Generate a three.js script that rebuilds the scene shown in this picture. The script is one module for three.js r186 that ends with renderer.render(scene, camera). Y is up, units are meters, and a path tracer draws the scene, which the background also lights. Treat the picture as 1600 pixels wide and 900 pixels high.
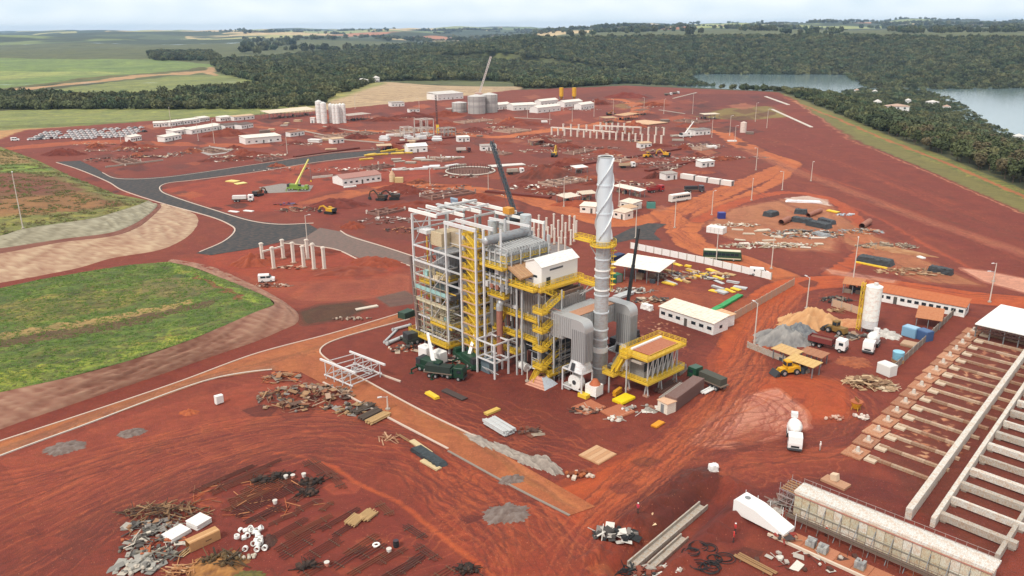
import * as THREE from 'three';
import { mergeGeometries } from 'three/addons/utils/BufferGeometryUtils.js';
import { createNoise2D } from 'simplex-noise';

// ---------- camera, sky, sun, exposure ----------
const FOCAL = 1250, EYE = 72, PITCH = Math.atan(406 / FOCAL), ROLL = -0.007;
const scene = new THREE.Scene();
const camera = new THREE.PerspectiveCamera(2 * Math.atan(450 / FOCAL) * 180 / Math.PI, 16 / 9, 1, 40000);
camera.position.set(0, EYE, 0);
camera.rotation.set(-PITCH, 0, ROLL, 'YXZ');
const renderer = new THREE.WebGLRenderer({ antialias: true });
renderer.setSize(1024, 576);
renderer.toneMapping = THREE.LinearToneMapping;
renderer.toneMappingExposure = 1.88;
renderer.shadowMap.enabled = true;

let seed = 7;
const rnd = () => { seed = (seed + 0x6d2b79f5) | 0; let t = Math.imul(seed ^ (seed >>> 15), 1 | seed); t = (t + Math.imul(t ^ (t >>> 7), 61 | t)) ^ t; return ((t ^ (t >>> 14)) >>> 0) / 4294967296; };
const rr = (a, b) => a + (b - a) * rnd();
const pick = (a) => a[Math.floor(rnd() * a.length)];
const n2 = createNoise2D(rnd), n2b = createNoise2D(rnd);
const clamp = (x, a = 0, b = 1) => Math.min(b, Math.max(a, x));
const sm = (a, b, x) => { const t = clamp((x - a) / (b - a)); return t * t * (3 - 2 * t); };
const fbm = (x, y, o = 4) => { let s = 0, a = 0.5; for (let i = 0; i < o; i++) { s += a * n2(x, y); x = x * 2.03 + 17; y = y * 2.03 - 9; a *= 0.5; } return s; };

{ // overcast sky: thin bright cloud sheets over pale blue, the same kind of sky all round
  const W = 1024, H = 512, d = new Float32Array(W * H * 4);
  for (let j = 0; j < H; j++) for (let i = 0; i < W; i++) {
    const el = ((j + 0.5) / H - 0.5) * Math.PI, az = ((i + 0.5) / W) * 2 * Math.PI, y = Math.sin(el), x = Math.cos(el) * Math.cos(az), z = Math.cos(el) * Math.sin(az);
    const k = 1 / (Math.max(y, 0) + 0.09), cl = clamp(0.58 + 0.75 * fbm(x * k * 0.55 + 3, z * k * 0.55, 5) + 0.25 * n2b(x * k * 2.2, z * k * 2.2)), o = (j * W + i) * 4;
    const up = sm(0, 0.5, y), hz = 1 - sm(0, 0.05, y);
    const blue = [0.56 + 0.06 * up, 0.67 + 0.0 * up, 0.75 - 0.06 * up], white = [0.84 + 0.22 * up, 0.87 + 0.17 * up, 0.88 + 0.12 * up], pale = [0.74, 0.83, 0.88];
    for (let c = 0; c < 3; c++) { let v = blue[c] + (white[c] - blue[c]) * cl; v += (pale[c] - v) * hz * 0.6; d[o + c] = v * 0.69; }
    d[o + 3] = 1;
  }
  const t = new THREE.DataTexture(d, W, H, THREE.RGBAFormat, THREE.FloatType);
  t.mapping = THREE.EquirectangularReflectionMapping; t.magFilter = THREE.LinearFilter; t.needsUpdate = true;
  scene.background = t; scene.environment = t;
}
const sun = new THREE.DirectionalLight(new THREE.Color(1, 0.95, 0.87), 1.5);
sun.position.set(-190, 330, 60); sun.target.position.set(0, 0, -160); sun.castShadow = true; sun.shadow.radius = 20;
Object.assign(sun.shadow.camera, { left: -300, right: 300, top: 300, bottom: -300, near: 1, far: 1200 }); sun.shadow.mapSize.set(4096, 4096);
scene.add(sun, sun.target);
scene.fog = new THREE.FogExp2(new THREE.Color(0.47, 0.66, 0.92), 0.000045);

// ---------- surveying: where a point of the 1600 x 900 photograph lies on the level plane y = h ----------
const cP = Math.cos(PITCH), sP = Math.sin(PITCH), cR = Math.cos(ROLL), sR = Math.sin(ROLL);
function S(u, v, h = 0) {
  const a = (u - 800) / FOCAL, b = -(v - 450) / FOCAL, x = cR * a - sR * b, y = sR * a + cR * b;
  const dy = y * cP - sP, dz = -(cP + y * sP), t = (h - EYE) / dy;
  return new THREE.Vector3(x * t, h, dz * t);
}
function toPhoto(x, y, z) { // the reverse: used to find how far surveyed areas reach on sloping land
  const yy = y - EYE, dep = -(z * cP) - yy * sP, up = yy * cP - z * sP, a0 = x / dep, b0 = up / dep;
  return [800 + FOCAL * (cR * a0 + sR * b0), 450 - FOCAL * (-sR * a0 + cR * b0), dep];
}
const SS = (pts, h = 0) => pts.map(([u, v, k]) => S(u, v, k ?? h));
const inPoly = (x, y, p) => { let c = false; for (let i = 0, j = p.length - 1; i < p.length; j = i++) { const [xi, yi] = p[i], [xj, yj] = p[j]; if ((yi > y) !== (yj > y) && x < ((xj - xi) * (y - yi)) / (yj - yi) + xi) c = !c; } return c; };
const segDist = (x, z, a, b) => { const dx = b[0] - a[0], dz = b[1] - a[1], t = clamp(((x - a[0]) * dx + (z - a[1]) * dz) / (dx * dx + dz * dz)); return Math.hypot(x - a[0] - t * dx, z - a[1] - t * dz); };
const polyDist = (x, z, p, closed = true) => { let d = 1e9; for (let i = 0; i < p.length - (closed ? 0 : 1); i++) d = Math.min(d, segDist(x, z, p[i], p[(i + 1) % p.length])); return d; };

// ---------- materials ----------
const hexRGB = (h) => [(h >> 16) & 255, (h >> 8) & 255, h & 255];
function dataTex(W, H, fn, srgb) {
  const d = new Uint8Array(W * H * 4);
  for (let j = 0; j < H; j++) for (let i = 0; i < W; i++) { const c = fn(i, j), o = (j * W + i) * 4; d[o] = clamp(c[0], 0, 255); d[o + 1] = clamp(c[1], 0, 255); d[o + 2] = clamp(c[2], 0, 255); d[o + 3] = 255; }
  const t = new THREE.DataTexture(d, W, H); t.magFilter = THREE.LinearFilter; t.minFilter = THREE.LinearMipmapLinearFilter; t.wrapS = t.wrapT = THREE.RepeatWrapping; if (srgb) t.colorSpace = THREE.SRGBColorSpace; t.needsUpdate = true; return t;
}
const tileNoise = (i, j, n, f) => { const a = (i / n) * 2 * Math.PI, b = (j / n) * 2 * Math.PI, s = f / 6.28; return n2(Math.cos(a) * s + 5 + Math.cos(b) * s * 0.7, Math.sin(a) * s + Math.sin(b) * s * 0.9) ; };
// red dust and grime that lies in specks and smears on everything on the site
const GRIME = dataTex(256, 256, (i, j) => { const a = fbm(i / 40, j / 40, 4), b = fbm(i / 9 + 40, j / 22, 3), m = clamp(0.1 + a + 0.5 * b - 0.1) * 0.4, s = 255 * (0.95 + 0.08 * b); return [s * (1 - m * 0.22), s * (1 - m * 0.52), s * (1 - m * 0.62)]; }, true);
const GRAIN = dataTex(256, 256, (i, j) => { const s = 225 + 45 * fbm(i / 60, j / 3, 3) + 25 * fbm(i / 12 + 9, j / 12, 2); return [s, s * 0.98, s * 0.96]; }, true);
// rain streaks, mud splashes and pale patches on bare concrete, 4 m to the tile
const STAIN = dataTex(512, 512, (i, j) => { const a = fbm(i / 150, j / 190, 4), b = fbm(i / 34, j / 60 + 50, 4), c = fbm(i / 6 + 7, j / 6, 2), mud = clamp(0.35 + 1.1 * a + 0.6 * b), dk = clamp(0.3 + b - 0.5 * a), s = 240 + 16 * c; return [s * (1 - 0.1 * dk) * (1 - 0.07 * mud), s * (1 - 0.1 * dk) * (1 - 0.16 * mud), s * (1 - 0.1 * dk) * (1 - 0.22 * mud)]; }, true);
const BUMP = dataTex(512, 512, (i, j) => { const s = 128 + 110 * fbm(i / 24, j / 24, 5); return [s, s, s]; });
const mats = {};
function mat(hex, rough = 0.8, metal = 0, o = {}) {
  const k = hex + '/' + rough + '/' + metal + '/' + JSON.stringify(o);
  if (!mats[k]) mats[k] = new THREE.MeshStandardMaterial({ color: hex, roughness: rough, metalness: metal, map: o.plain ? null : o.grain ? GRAIN : o.stain ? STAIN : GRIME, side: THREE.DoubleSide });
  return mats[k];
}

// ---------- building blocks ----------
const used = {};
const numbered = (n) => { const k = (used[n] = (used[n] ?? -1) + 1); return k ? n + '_' + String(k).padStart(3, '0') : n; };
const shade = (o) => { o.castShadow = o.receiveShadow = true; return o; };
function tag(o, label, category, group, kind) { if (label) o.userData.label = label; if (category) o.userData.category = category; if (group) o.userData.group = group; if (kind) o.userData.kind = kind; return o; }
// a thing: a Group at its base; x runs from photo point p towards q (on level h), so -z runs away to the back
function T(name, label, category, o = {}) {
  const g = new THREE.Group(); g.name = numbered(name); scene.add(g);
  const p = o.p ? S(o.p[0], o.p[1], o.h ?? 0) : new THREE.Vector3(...(o.at ?? [0, 0, 0]));
  g.position.copy(p);
  if (o.q) { const q = S(o.q[0], o.q[1], o.h ?? 0); g.rotation.y = Math.atan2(-(q.z - p.z), q.x - p.x); g.L = q.distanceTo(p); }
  if (o.yaw !== undefined) g.rotation.y = o.yaw;
  if (o.p && !o.h && !o.flat) g.position.y += dug(p.x, p.z);
  if (o.lift) g.position.y += o.lift;
  return tag(g, label, category, o.g, o.kind ?? 'thing');
}
const UNIT = new THREE.BoxGeometry(1, 1, 1);
function add(parent, name, geo, m, pos, rot) { const o = shade(new THREE.Mesh(geo, m)); o.name = parent === scene ? numbered(name) : name; if (pos) o.position.set(...pos); if (rot) o.rotation.set(...rot); parent.add(o); return o; }
// box: size [x, y, z], pos = middle of its underside
function metricBox(w, h, d) { const g = new THREE.BoxGeometry(w, h, d), uv = g.attributes.uv, n = g.attributes.normal, ox = rnd() * 4, oy = rnd() * 4; for (let i = 0; i < uv.count; i++) { const ax = Math.abs(n.getX(i)) > 0.5 ? 0 : Math.abs(n.getY(i)) > 0.5 ? 1 : 2, a = ax === 0 ? d : w, b = ax === 1 ? d : h; uv.setXY(i, (uv.getX(i) * a) / 4 + ox, (uv.getY(i) * b) / 4 + oy); } return g; }
function B(parent, name, m, size, pos, rot) { if (m.map === STAIN && Math.max(...size) > 1.2) return add(parent, name, metricBox(...size), m, [pos[0], pos[1] + size[1] / 2, pos[2]], rot); const o = add(parent, name, UNIT, m, [pos[0], pos[1] + size[1] / 2, pos[2]], rot); o.scale.set(...size); return o; }
const cyls = {};
function cylGeo(ratio, seg, open) { const k = ratio.toFixed(3) + '/' + seg + open; return (cyls[k] ??= new THREE.CylinderGeometry(ratio, 1, 1, seg, 1, !!open)); }
function C(parent, name, m, r, h, pos, o = {}) { const x = add(parent, name, cylGeo((o.top ?? r) / r, o.seg ?? 14, o.open), m, [pos[0], pos[1] + h / 2, pos[2]], o.rot); x.scale.set(r, h, r); return x; }
const UPV = new THREE.Vector3(0, 1, 0), _a = new THREE.Vector3(), _b = new THREE.Vector3(), _q = new THREE.Quaternion(), _m = new THREE.Matrix4();
// straight member from a to b; round when r is a number, else [w, d] box section
function R(parent, name, m, a, b, r) {
  _a.set(...a); _b.set(...b); const L = _a.distanceTo(_b), round = typeof r === 'number';
  const o = add(parent, name, round ? cylGeo(1, 8) : UNIT, m, [(a[0] + b[0]) / 2, (a[1] + b[1]) / 2, (a[2] + b[2]) / 2]);
  const d = _b.clone().sub(_a).normalize();
  if (round) o.quaternion.setFromUnitVectors(UPV, d); else { const yaw = Math.atan2(d.x, d.z), el = Math.acos(clamp(d.y, -1, 1)); o.rotation.set(el, yaw, 0, 'YXZ'); }
  o.scale.set(round ? r : r[0], L, round ? r : r[1]); return o;
}
// collects boxes and bars that make up one part
class MB {
  constructor() { this.g = []; }
  put(geo, mtx) { const g = geo.clone().applyMatrix4(mtx); this.g.push(g.index ? g.toNonIndexed() : g); return this; }
  box(size, pos, rot = [0, 0, 0]) { return this.put(UNIT, new THREE.Matrix4().compose(new THREE.Vector3(pos[0], pos[1] + size[1] / 2, pos[2]), new THREE.Quaternion().setFromEuler(new THREE.Euler(...rot)), new THREE.Vector3(...size))); }
  bar(a, b, r) {
    _a.set(...a); _b.set(...b); const L = _a.distanceTo(_b), d = _b.clone().sub(_a).normalize(), q = new THREE.Quaternion(), round = typeof r === 'number';
    if (round) q.setFromUnitVectors(UPV, d); else q.setFromEuler(new THREE.Euler(Math.acos(clamp(d.y, -1, 1)), Math.atan2(d.x, d.z), 0, 'YXZ'));
    return this.put(round ? cylGeo(1, 6) : UNIT, new THREE.Matrix4().compose(_a.clone().add(_b).multiplyScalar(0.5), q, new THREE.Vector3(round ? r : r[0], L, round ? r : r[1])));
  }
  cyl(r, h, pos, seg = 12, top) { return this.put(cylGeo((top ?? r) / r, seg), new THREE.Matrix4().compose(new THREE.Vector3(pos[0], pos[1] + h / 2, pos[2]), new THREE.Quaternion(), new THREE.Vector3(r, h, r))); }
  done(parent, name, m, pos, rot) { return add(parent, name, mergeGeometries(this.g), m, pos, rot); }
}
function copyOf(src, label, o) {
  const c = src.clone(); c.name = numbered(src.name.replace(/_\d{3}$/, '')); c.userData = { ...src.userData }; if (label) c.userData.label = label; scene.add(c);
  if (o.p) c.position.copy(S(o.p[0], o.p[1], o.h ?? 0)); if (o.at) c.position.set(...o.at);
  if (o.q) { const p = c.position, q = S(o.q[0], o.q[1], o.h ?? 0); c.rotation.y = Math.atan2(-(q.z - p.z), q.x - p.x); }
  if (o.yaw !== undefined) c.rotation.y = o.yaw;
  if (o.scale) c.scale.setScalar(o.scale);
  return c;
}

// ---------- the land ----------
const RED = [122, 54, 40], DRED = [86, 37, 31], ORANGE = [178, 103, 62], TAN = [186, 130, 98], PINK = [193, 135, 122], GREYD = [150, 140, 134];
const FIELD = [118, 134, 84], FLOOR = [66, 74, 48];
const W2 = (pts, h = 0) => SS(pts, h).map((p) => [p.x, p.z]);
const feats = [];
const poly = (col, alpha, feather, pts, h) => feats.push({ col, alpha, feather, pts: W2(pts, h) });
const line = (col, alpha, width, pts, h, feather = 0) => feats.push({ col, alpha, width, feather, pts: W2(pts, h), line: true });
// worn wheel tracks: pairs of ruts that follow a course, each wandering a little
function tracks(pts, n, spread, dark = 0.5, col) {
  const w = new THREE.CatmullRomCurve3(SS(pts)).getSpacedPoints(60);
  for (let k = 0; k < n; k++) {
    const off = rr(-spread, spread), ph = rr(0, 100), s0 = Math.floor(rr(0, 15)), s1 = Math.floor(rr(42, 60)), c = col ?? (rnd() < dark ? [100, 46, 38] : [176, 96, 62]);
    for (const side of [-0.95, 0.95]) {
      const q = [];
      for (let i = s0; i <= s1; i++) { const a = w[Math.max(0, i - 1)], b = w[Math.min(60, i + 1)], l = Math.hypot(b.x - a.x, b.z - a.z) || 1, o = off + side + 1.3 * n2(i * 0.09 + ph, k * 3.1); q.push([w[i].x - ((b.z - a.z) / l) * o, w[i].z + ((b.x - a.x) / l) * o]); }
      feats.push({ col: c, alpha: rr(0.14, 0.42), width: rr(0.16, 0.5), feather: 0.1, pts: q, line: true });
    }
  }
}
const SITE = [[-900, 262], [-300, 240], [0, 218], [45, 203], [240, 189], [400, 180], [480, 175], [690, 155], [800, 141], [980, 134], [1215, 144], [1240, 155], [1330, 218], [1450, 268], [1600, 334], [1900, 468], [3000, 950], [3000, 1400], [-1600, 1400], [-1600, 300]];
const SITEW = W2(SITE);
const dry = (a, b, k) => a.map((v, i) => v + (b[i] - v) * k);
// fields and woods beyond the site
poly([126, 140, 86], 1, 6, [[-700, 172], [0, 172], [500, 166], [420, 176], [240, 190], [0, 203], [-700, 232]]);
poly([106, 120, 66], 1, 3, [[-700, 223], [0, 197], [200, 190], [420, 178], [420, 180], [200, 193], [0, 201], [-700, 228]]);
poly([176, 142, 104], 1, 4, [[-700, 236], [0, 204], [240, 191], [250, 195], [45, 208], [0, 222], [-700, 262]]);
poly([120, 136, 84], 1, 8, [[-300, 160], [20, 150], [335, 110], [420, 132], [400, 142], [250, 160], [0, 164]]);
poly([110, 138, 80], 1, 10, [[-900, 146], [0, 139], [320, 104], [335, 99], [230, 92], [-900, 92]]);
poly([142, 160, 100], 0.8, 25, [[-900, 118], [0, 113], [200, 112], [120, 118], [0, 124], [-900, 128]]);
poly([178, 150, 118], 1, 5, [[-700, 190], [0, 141], [150, 126], [330, 102], [336, 116], [322, 108], [150, 129], [0, 145], [-700, 197]]);
poly([92, 96, 54], 1, 4, [[-700, 181], [0, 137.5], [318, 102], [318, 104], [0, 140], [-700, 185]]);
poly([178, 163, 142], 1, 6, [[440, 176], [500, 156], [590, 129], [640, 127], [810, 128], [830, 133], [800, 141], [690, 155], [480, 175]]);
for (let i = 0; i < 9; i++) line([118, 92, 76], 0.7, 2.4, [[500 + i * 8, 166 - i * 4], [640 + i * 12, 152 - i * 2.6], [800, 140 - i * 1.3]]);
poly([140, 150, 92], 0.8, 8, [[440, 176], [500, 155], [585, 128], [600, 130], [520, 156], [470, 172]]);
// the site itself
feats.push({ col: RED, alpha: 1, feather: 3, pts: SITEW });
const edgeGreen = [[1225, 146], [1330, 186], [1450, 232], [1600, 296], [1900, 420], [1900, 462], [1600, 330], [1450, 264], [1330, 214], [1240, 154]];
poly([112, 112, 64], 1, 2, edgeGreen);
poly([108, 122, 62], 0.75, 4, [[1260, 166], [1370, 214], [1500, 266], [1600, 308], [1900, 440], [1900, 425], [1600, 298], [1480, 248], [1330, 188]]);
line([165, 103, 67], 0.9, 3.2, [[1225, 152], [1300, 182], [1400, 222], [1500, 262], [1700, 350]]);
line([198, 150, 128], 0.8, 1.2, [[1240, 157], [1330, 219], [1450, 269], [1600, 335], [1900, 470]]);
poly([117, 49, 36], 0.75, 8, [[1180, 215], [1240, 170], [1330, 222], [1600, 340], [1700, 400], [1700, 450], [1560, 420], [1400, 340], [1230, 255]]);
poly([104, 44, 36], 0.6, 6, [[890, 150], [980, 138], [1000, 150], [930, 160]]);
poly([104, 43, 36], 0.8, 6, [[1060, 158], [1080, 147], [1210, 148], [1235, 160], [1180, 168], [1080, 166]]);
poly([128, 130, 74], 0.75, 5, [[1085, 182], [1130, 170], [1200, 166], [1230, 182], [1160, 188]]);
poly([136, 116, 70], 0.7, 5, [[960, 165], [1000, 156], [1020, 165], [975, 170]]);
const road = (pts, w, c = ORANGE, a = 0.85) => { pts = new THREE.CatmullRomCurve3(pts.map(([u, v]) => new THREE.Vector3(u, v, 0)), false, 'centripetal').getPoints(60).map((p) => [p.x, p.y]); line([92, 40, 32], 0.5, w * 1.5, pts, 0, w * 0.2); line(c, Math.min(1, a + 0.15), w * 1.15, pts, 0, w * 0.12); };
road([[-60, 240], [60, 228], [150, 222], [300, 226], [400, 228]], 16, [169, 89, 54], 0.7);
road([[560, 205], [680, 206], [780, 214], [860, 203], [960, 189], [1000, 172], [985, 158], [960, 155]], 11);
road([[400, 198], [500, 205], [600, 222]], 7, ORANGE, 0.6);
road([[560, 300], [640, 290], [740, 296], [820, 309], [900, 333], [960, 348], [1020, 341], [1070, 326], [1140, 296], [1215, 266], [1235, 256], [1190, 240], [1150, 222], [1120, 200]], 10);
road([[470, 322], [560, 300]], 12, ORANGE, 0.6);
road([[1040, 332], [1058, 350], [1085, 382], [1160, 408], [1240, 440]], 9);
road([[1080, 360], [1100, 332], [1160, 308], [1215, 282], [1240, 258]], 5);
road([[1090, 345], [1160, 314], [1235, 301], [1310, 318], [1345, 356], [1350, 392], [1300, 430]], 5, [167, 79, 43], 0.8);
road([[1160, 540], [1185, 486], [1225, 452], [1300, 440], [1400, 447], [1530, 466], [1700, 480]], 9, [176, 84, 41], 0.9);
line([159, 99, 80], 0.75, 6, [[1160, 232], [1230, 262], [1330, 300], [1450, 346], [1600, 396], [1800, 460]], 0, 3);
line([163, 77, 46], 0.7, 1.6, [[1305, 312], [1380, 345], [1440, 378], [1500, 410], [1560, 445]], 0, 1);
line([163, 77, 46], 0.6, 1.4, [[1200, 240], [1280, 275], [1350, 297]], 0, 1);
poly([204, 158, 148], 0.9, 2, [[1505, 420], [1540, 424], [1600, 436], [1640, 450], [1640, 464], [1600, 456], [1540, 440]]);
poly([168, 118, 90], 0.85, 3, [[1105, 352], [1150, 326], [1230, 311], [1292, 322], [1306, 360], [1300, 392], [1240, 390], [1150, 374]]);
poly([170, 118, 88], 0.7, 3, [[1300, 326], [1330, 352], [1400, 385], [1470, 420], [1530, 445], [1440, 440], [1360, 410], [1318, 372]]);
poly([200, 190, 196], 0.9, 1, [[1226, 310], [1262, 306], [1290, 312], [1296, 322], [1270, 316], [1235, 314]]);
poly([192, 150, 146], 0.6, 2, [[1290, 420], [1340, 428], [1400, 438], [1395, 442], [1300, 428]]);
// middle of the site
poly([111, 48, 36], 0.7, 8, [[200, 262], [330, 250], [500, 230], [640, 232], [560, 250], [300, 290], [250, 300]]);
poly([145, 60, 40], 0.7, 6, [[258, 296], [420, 262], [620, 245], [700, 262], [640, 285], [500, 300], [430, 330], [360, 330]]);
poly([111, 49, 36], 0.7, 6, [[700, 262], [840, 250], [920, 262], [930, 300], [860, 306], [760, 288]]);
poly([119, 51, 38], 0.6, 6, [[470, 320], [560, 312], [640, 330], [640, 380], [560, 360], [500, 340]]);
poly([104, 56, 41], 0.6, 4, [[540, 345], [600, 335], [660, 345], [640, 375], [580, 370]]);
poly([159, 89, 67], 0.6, 8, [[380, 430], [430, 400], [560, 420], [640, 430], [640, 460], [540, 470], [470, 470]]);
poly([145, 60, 40], 0.7, 5, [[300, 405], [400, 380], [520, 395], [640, 410], [600, 430], [440, 440], [380, 430]]);
poly([74, 54, 36], 0.85, 2.5, [[470, 488], [500, 478], [560, 472], [575, 480], [540, 496], [480, 506]]);
poly([96, 84, 84], 0.8, 1, [[590, 465], [632, 455], [645, 462], [645, 474], [610, 479]]);
poly([104, 44, 35], 0.55, 6, [[660, 560], [760, 600], [860, 610], [930, 660], [820, 720], [700, 640], [620, 600]]);
poly([104, 46, 36], 0.6, 5, [[960, 480], [1060, 490], [1110, 530], [1060, 560], [980, 530]]);
for (let i = 0; i < 90; i++) { const u = rr(975, 1075), v = rr(490, 545); poly(pick([[196, 160, 140], [150, 90, 72], [176, 130, 112]]), 0.8, 0.2, [[u, v], [u + rr(2, 5), v + rr(-1, 1)], [u + rr(1, 4), v + rr(1, 3)]]); }
poly(dry(RED, ORANGE, 0.5), 0.8, 6, [[960, 440], [1080, 455], [1180, 470], [1140, 520], [1030, 480]]);
// haul roads round the boiler yard
poly([170, 80, 41], 0.85, 3, [[870, 770], [960, 726], [1050, 690], [1090, 655], [1130, 608], [1120, 560], [1150, 520], [1185, 484], [1215, 448], [1250, 452], [1215, 495], [1175, 545], [1190, 590], [1260, 588], [1320, 600], [1322, 650], [1270, 655], [1215, 618], [1150, 640], [1095, 690], [1030, 745], [985, 792], [940, 830], [890, 818]]);
poly([200, 146, 136], 0.85, 1.2, [[1078, 694], [1105, 655], [1160, 620], [1215, 608], [1258, 642], [1262, 668], [1190, 690], [1130, 700]]);
poly([139, 67, 49], 0.6, 3, [[1130, 690], [1180, 672], [1220, 676], [1180, 690]]);
poly([159, 80, 52], 0.6, 3, [[1080, 745], [1180, 700], [1330, 700], [1330, 712], [1230, 725], [1120, 745]]);
poly([87, 37, 30], 0.85, 1, [[945, 835], [965, 800], [1010, 762], [1060, 735], [1110, 728], [1125, 760], [1080, 790], [1020, 850], [990, 880]]);
poly([102, 44, 35], 0.8, 1.2, [[1080, 850], [1120, 780], [1180, 770], [1230, 750], [1330, 740], [1420, 760], [1420, 810], [1240, 760], [1150, 850]]);
poly([163, 75, 40], 0.42, 6, [[610, 690], [700, 712], [890, 806], [1000, 830], [960, 920], [760, 920], [700, 830], [640, 760]]);
poly([169, 84, 49], 0.55, 5, [[700, 745], [740, 745], [780, 790], [740, 800], [690, 770]]);
poly([124, 53, 38], 0.5, 6, [[0, 900], [140, 800], [330, 735], [520, 690], [640, 700], [560, 760], [380, 860], [300, 940]]);
poly([156, 79, 57], 0.5, 8, [[0, 720], [200, 650], [420, 590], [560, 640], [500, 690], [260, 760], [60, 800]]);
poly([119, 51, 40], 0.6, 4, [[250, 790], [330, 745], [470, 715], [600, 780], [740, 900], [260, 940]]);
line([182, 89, 48], 0.75, 0.7, [[300, 786], [330, 758], [400, 706], [455, 709], [525, 731], [552, 752], [622, 784], [690, 836], [770, 900]], 0, 0.4);
tracks([[-60, 880], [150, 780], [330, 705], [520, 668], [640, 690]], 46, 11, 0.6);
tracks([[-160, 800], [60, 742], [260, 690], [450, 655], [620, 668], [760, 740]], 26, 5, 0.5);
tracks([[-100, 960], [60, 880], [190, 800], [330, 742], [480, 700], [600, 712]], 30, 5, 0.75);
tracks([[540, 690], [640, 700], [740, 770], [830, 850], [860, 940]], 34, 8, 0.55);
tracks([[860, 900], [930, 815], [1010, 745], [1080, 690], [1150, 610], [1200, 520], [1250, 440]], 40, 3.6, 0.5);
tracks([[620, 620], [740, 660], [860, 700], [960, 725]], 20, 8, 0.6);
tracks([[1060, 760], [1140, 715], [1240, 705], [1330, 690], [1390, 640]], 18, 5, 0.6);
tracks([[1120, 640], [1170, 620], [1220, 640], [1190, 680], [1110, 690]], 12, 3, 0.7, [136, 66, 56]);
poly([104, 50, 40], 0.7, 1.5, [[1385, 715], [1530, 520], [1600, 540], [1660, 560], [1560, 880], [1440, 800]]);
for (let i = 0; i < 120; i++) { const t = rnd(), u = 1400 + t * 130 + rr(-5, 75), v = 700 - t * 170 + rr(-20, 45); poly(pick([[196, 150, 122], [176, 120, 94], [206, 176, 150]]), rr(0.4, 0.8), 0.3, [[u, v], [u + rr(4, 14), v + rr(0, 3)], [u + rr(3, 9), v + rr(2, 5)]]); }
tracks([[60, 900], [120, 850], [180, 800], [320, 745], [480, 700]], 8, 4, 0.9);
tracks([[115, 900], [112, 850], [135, 820], [200, 790]], 3, 1.2, 1);
tracks([[640, 690], [760, 760], [850, 840], [900, 920]], 12, 7);
tracks([[890, 920], [930, 820], [1020, 735], [1100, 660], [1170, 570], [1225, 450]], 18, 4.5, 0.45);
tracks([[560, 900], [700, 850], [800, 800], [900, 830]], 6, 5);
tracks([[1090, 610], [1180, 580], [1280, 590], [1360, 640], [1330, 700]], 8, 4);
tracks([[1060, 690], [1120, 660], [1200, 640], [1260, 600]], 6, 5, 0.6);
tracks([[640, 600], [760, 640], [900, 690], [960, 720]], 7, 6);
tracks([[1240, 445], [1160, 410], [1085, 380], [1058, 345], [1120, 305], [1230, 258]], 12, 3.4);
tracks([[960, 346], [860, 322], [740, 297], [600, 294]], 10, 4);
tracks([[1230, 445], [1330, 443], [1530, 467], [1680, 478]], 8, 3.5);
tracks([[1160, 232], [1330, 300], [1600, 396]], 6, 3);
tracks([[1200, 215], [1350, 270], [1600, 370]], 10, 12);
for (let i = 0; i < 26; i++) { const u = rr(1150, 1500), v = rr(220, 400); line(pick([[100, 46, 40], [146, 68, 49]]), 0.35, rr(0.6, 2), [[u, v], [u + 60, v + 25 + rr(-3, 3)], [u + 130, v + 54 + rr(-6, 6)]], 0, 0.6); }
for (let i = 0; i < 420; i++) { const u = rr(120, 1180), v = 150 + 200 * rnd() * Math.sqrt(rnd()), w = rr(8, 46); if (![[u, v - 5], [u + w, v - 4], [u, v + 4]].every(([a, b]) => inPoly(a, b, SITE))) continue; poly(pick([DRED, DRED, [164, 88, 54], [150, 70, 46], [160, 104, 80], [96, 50, 42], [70, 29, 24]]), rr(0.3, 0.75), 1.2, [[u, v], [u + w * 0.6, v - w * 0.12], [u + w, v + 1], [u + w * 0.5, v + w * 0.14]]); }

for (let i = 0; i < 70; i++) { const u = rr(-100, 1500), v = rr(360, 900), w = rr(14, 70); poly(pick([[84, 36, 30], [96, 42, 34], [164, 90, 60], [150, 72, 48], [76, 33, 28]]), rr(0.25, 0.6), 0.6, [[u, v], [u + w * 0.5, v - w * 0.16], [u + w, v - w * 0.05], [u + w * 0.8, v + w * 0.16], [u + w * 0.3, v + w * 0.2]]); }
for (let i = 0; i < 40; i++) { const u = rr(-60, 900), v = rr(600, 900), a = rr(-0.7, 0.2), L = rr(60, 240); tracks([[u, v], [u + L * 0.5, v + L * 0.5 * a + rr(-8, 8)], [u + L, v + L * a + rr(-20, 20)]], 1, 0.4, 0.7); }
for (let i = 0; i < 60; i++) { const u = rr(560, 1330), v = rr(430, 760), a = rr(-0.6, 0.6), L = rr(40, 140); tracks([[u, v], [u + L * 0.5, v + L * 0.5 * a + rr(-5, 5)], [u + L, v + L * a + rr(-10, 10)]], 1, 0.4, 0.65); }
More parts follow.
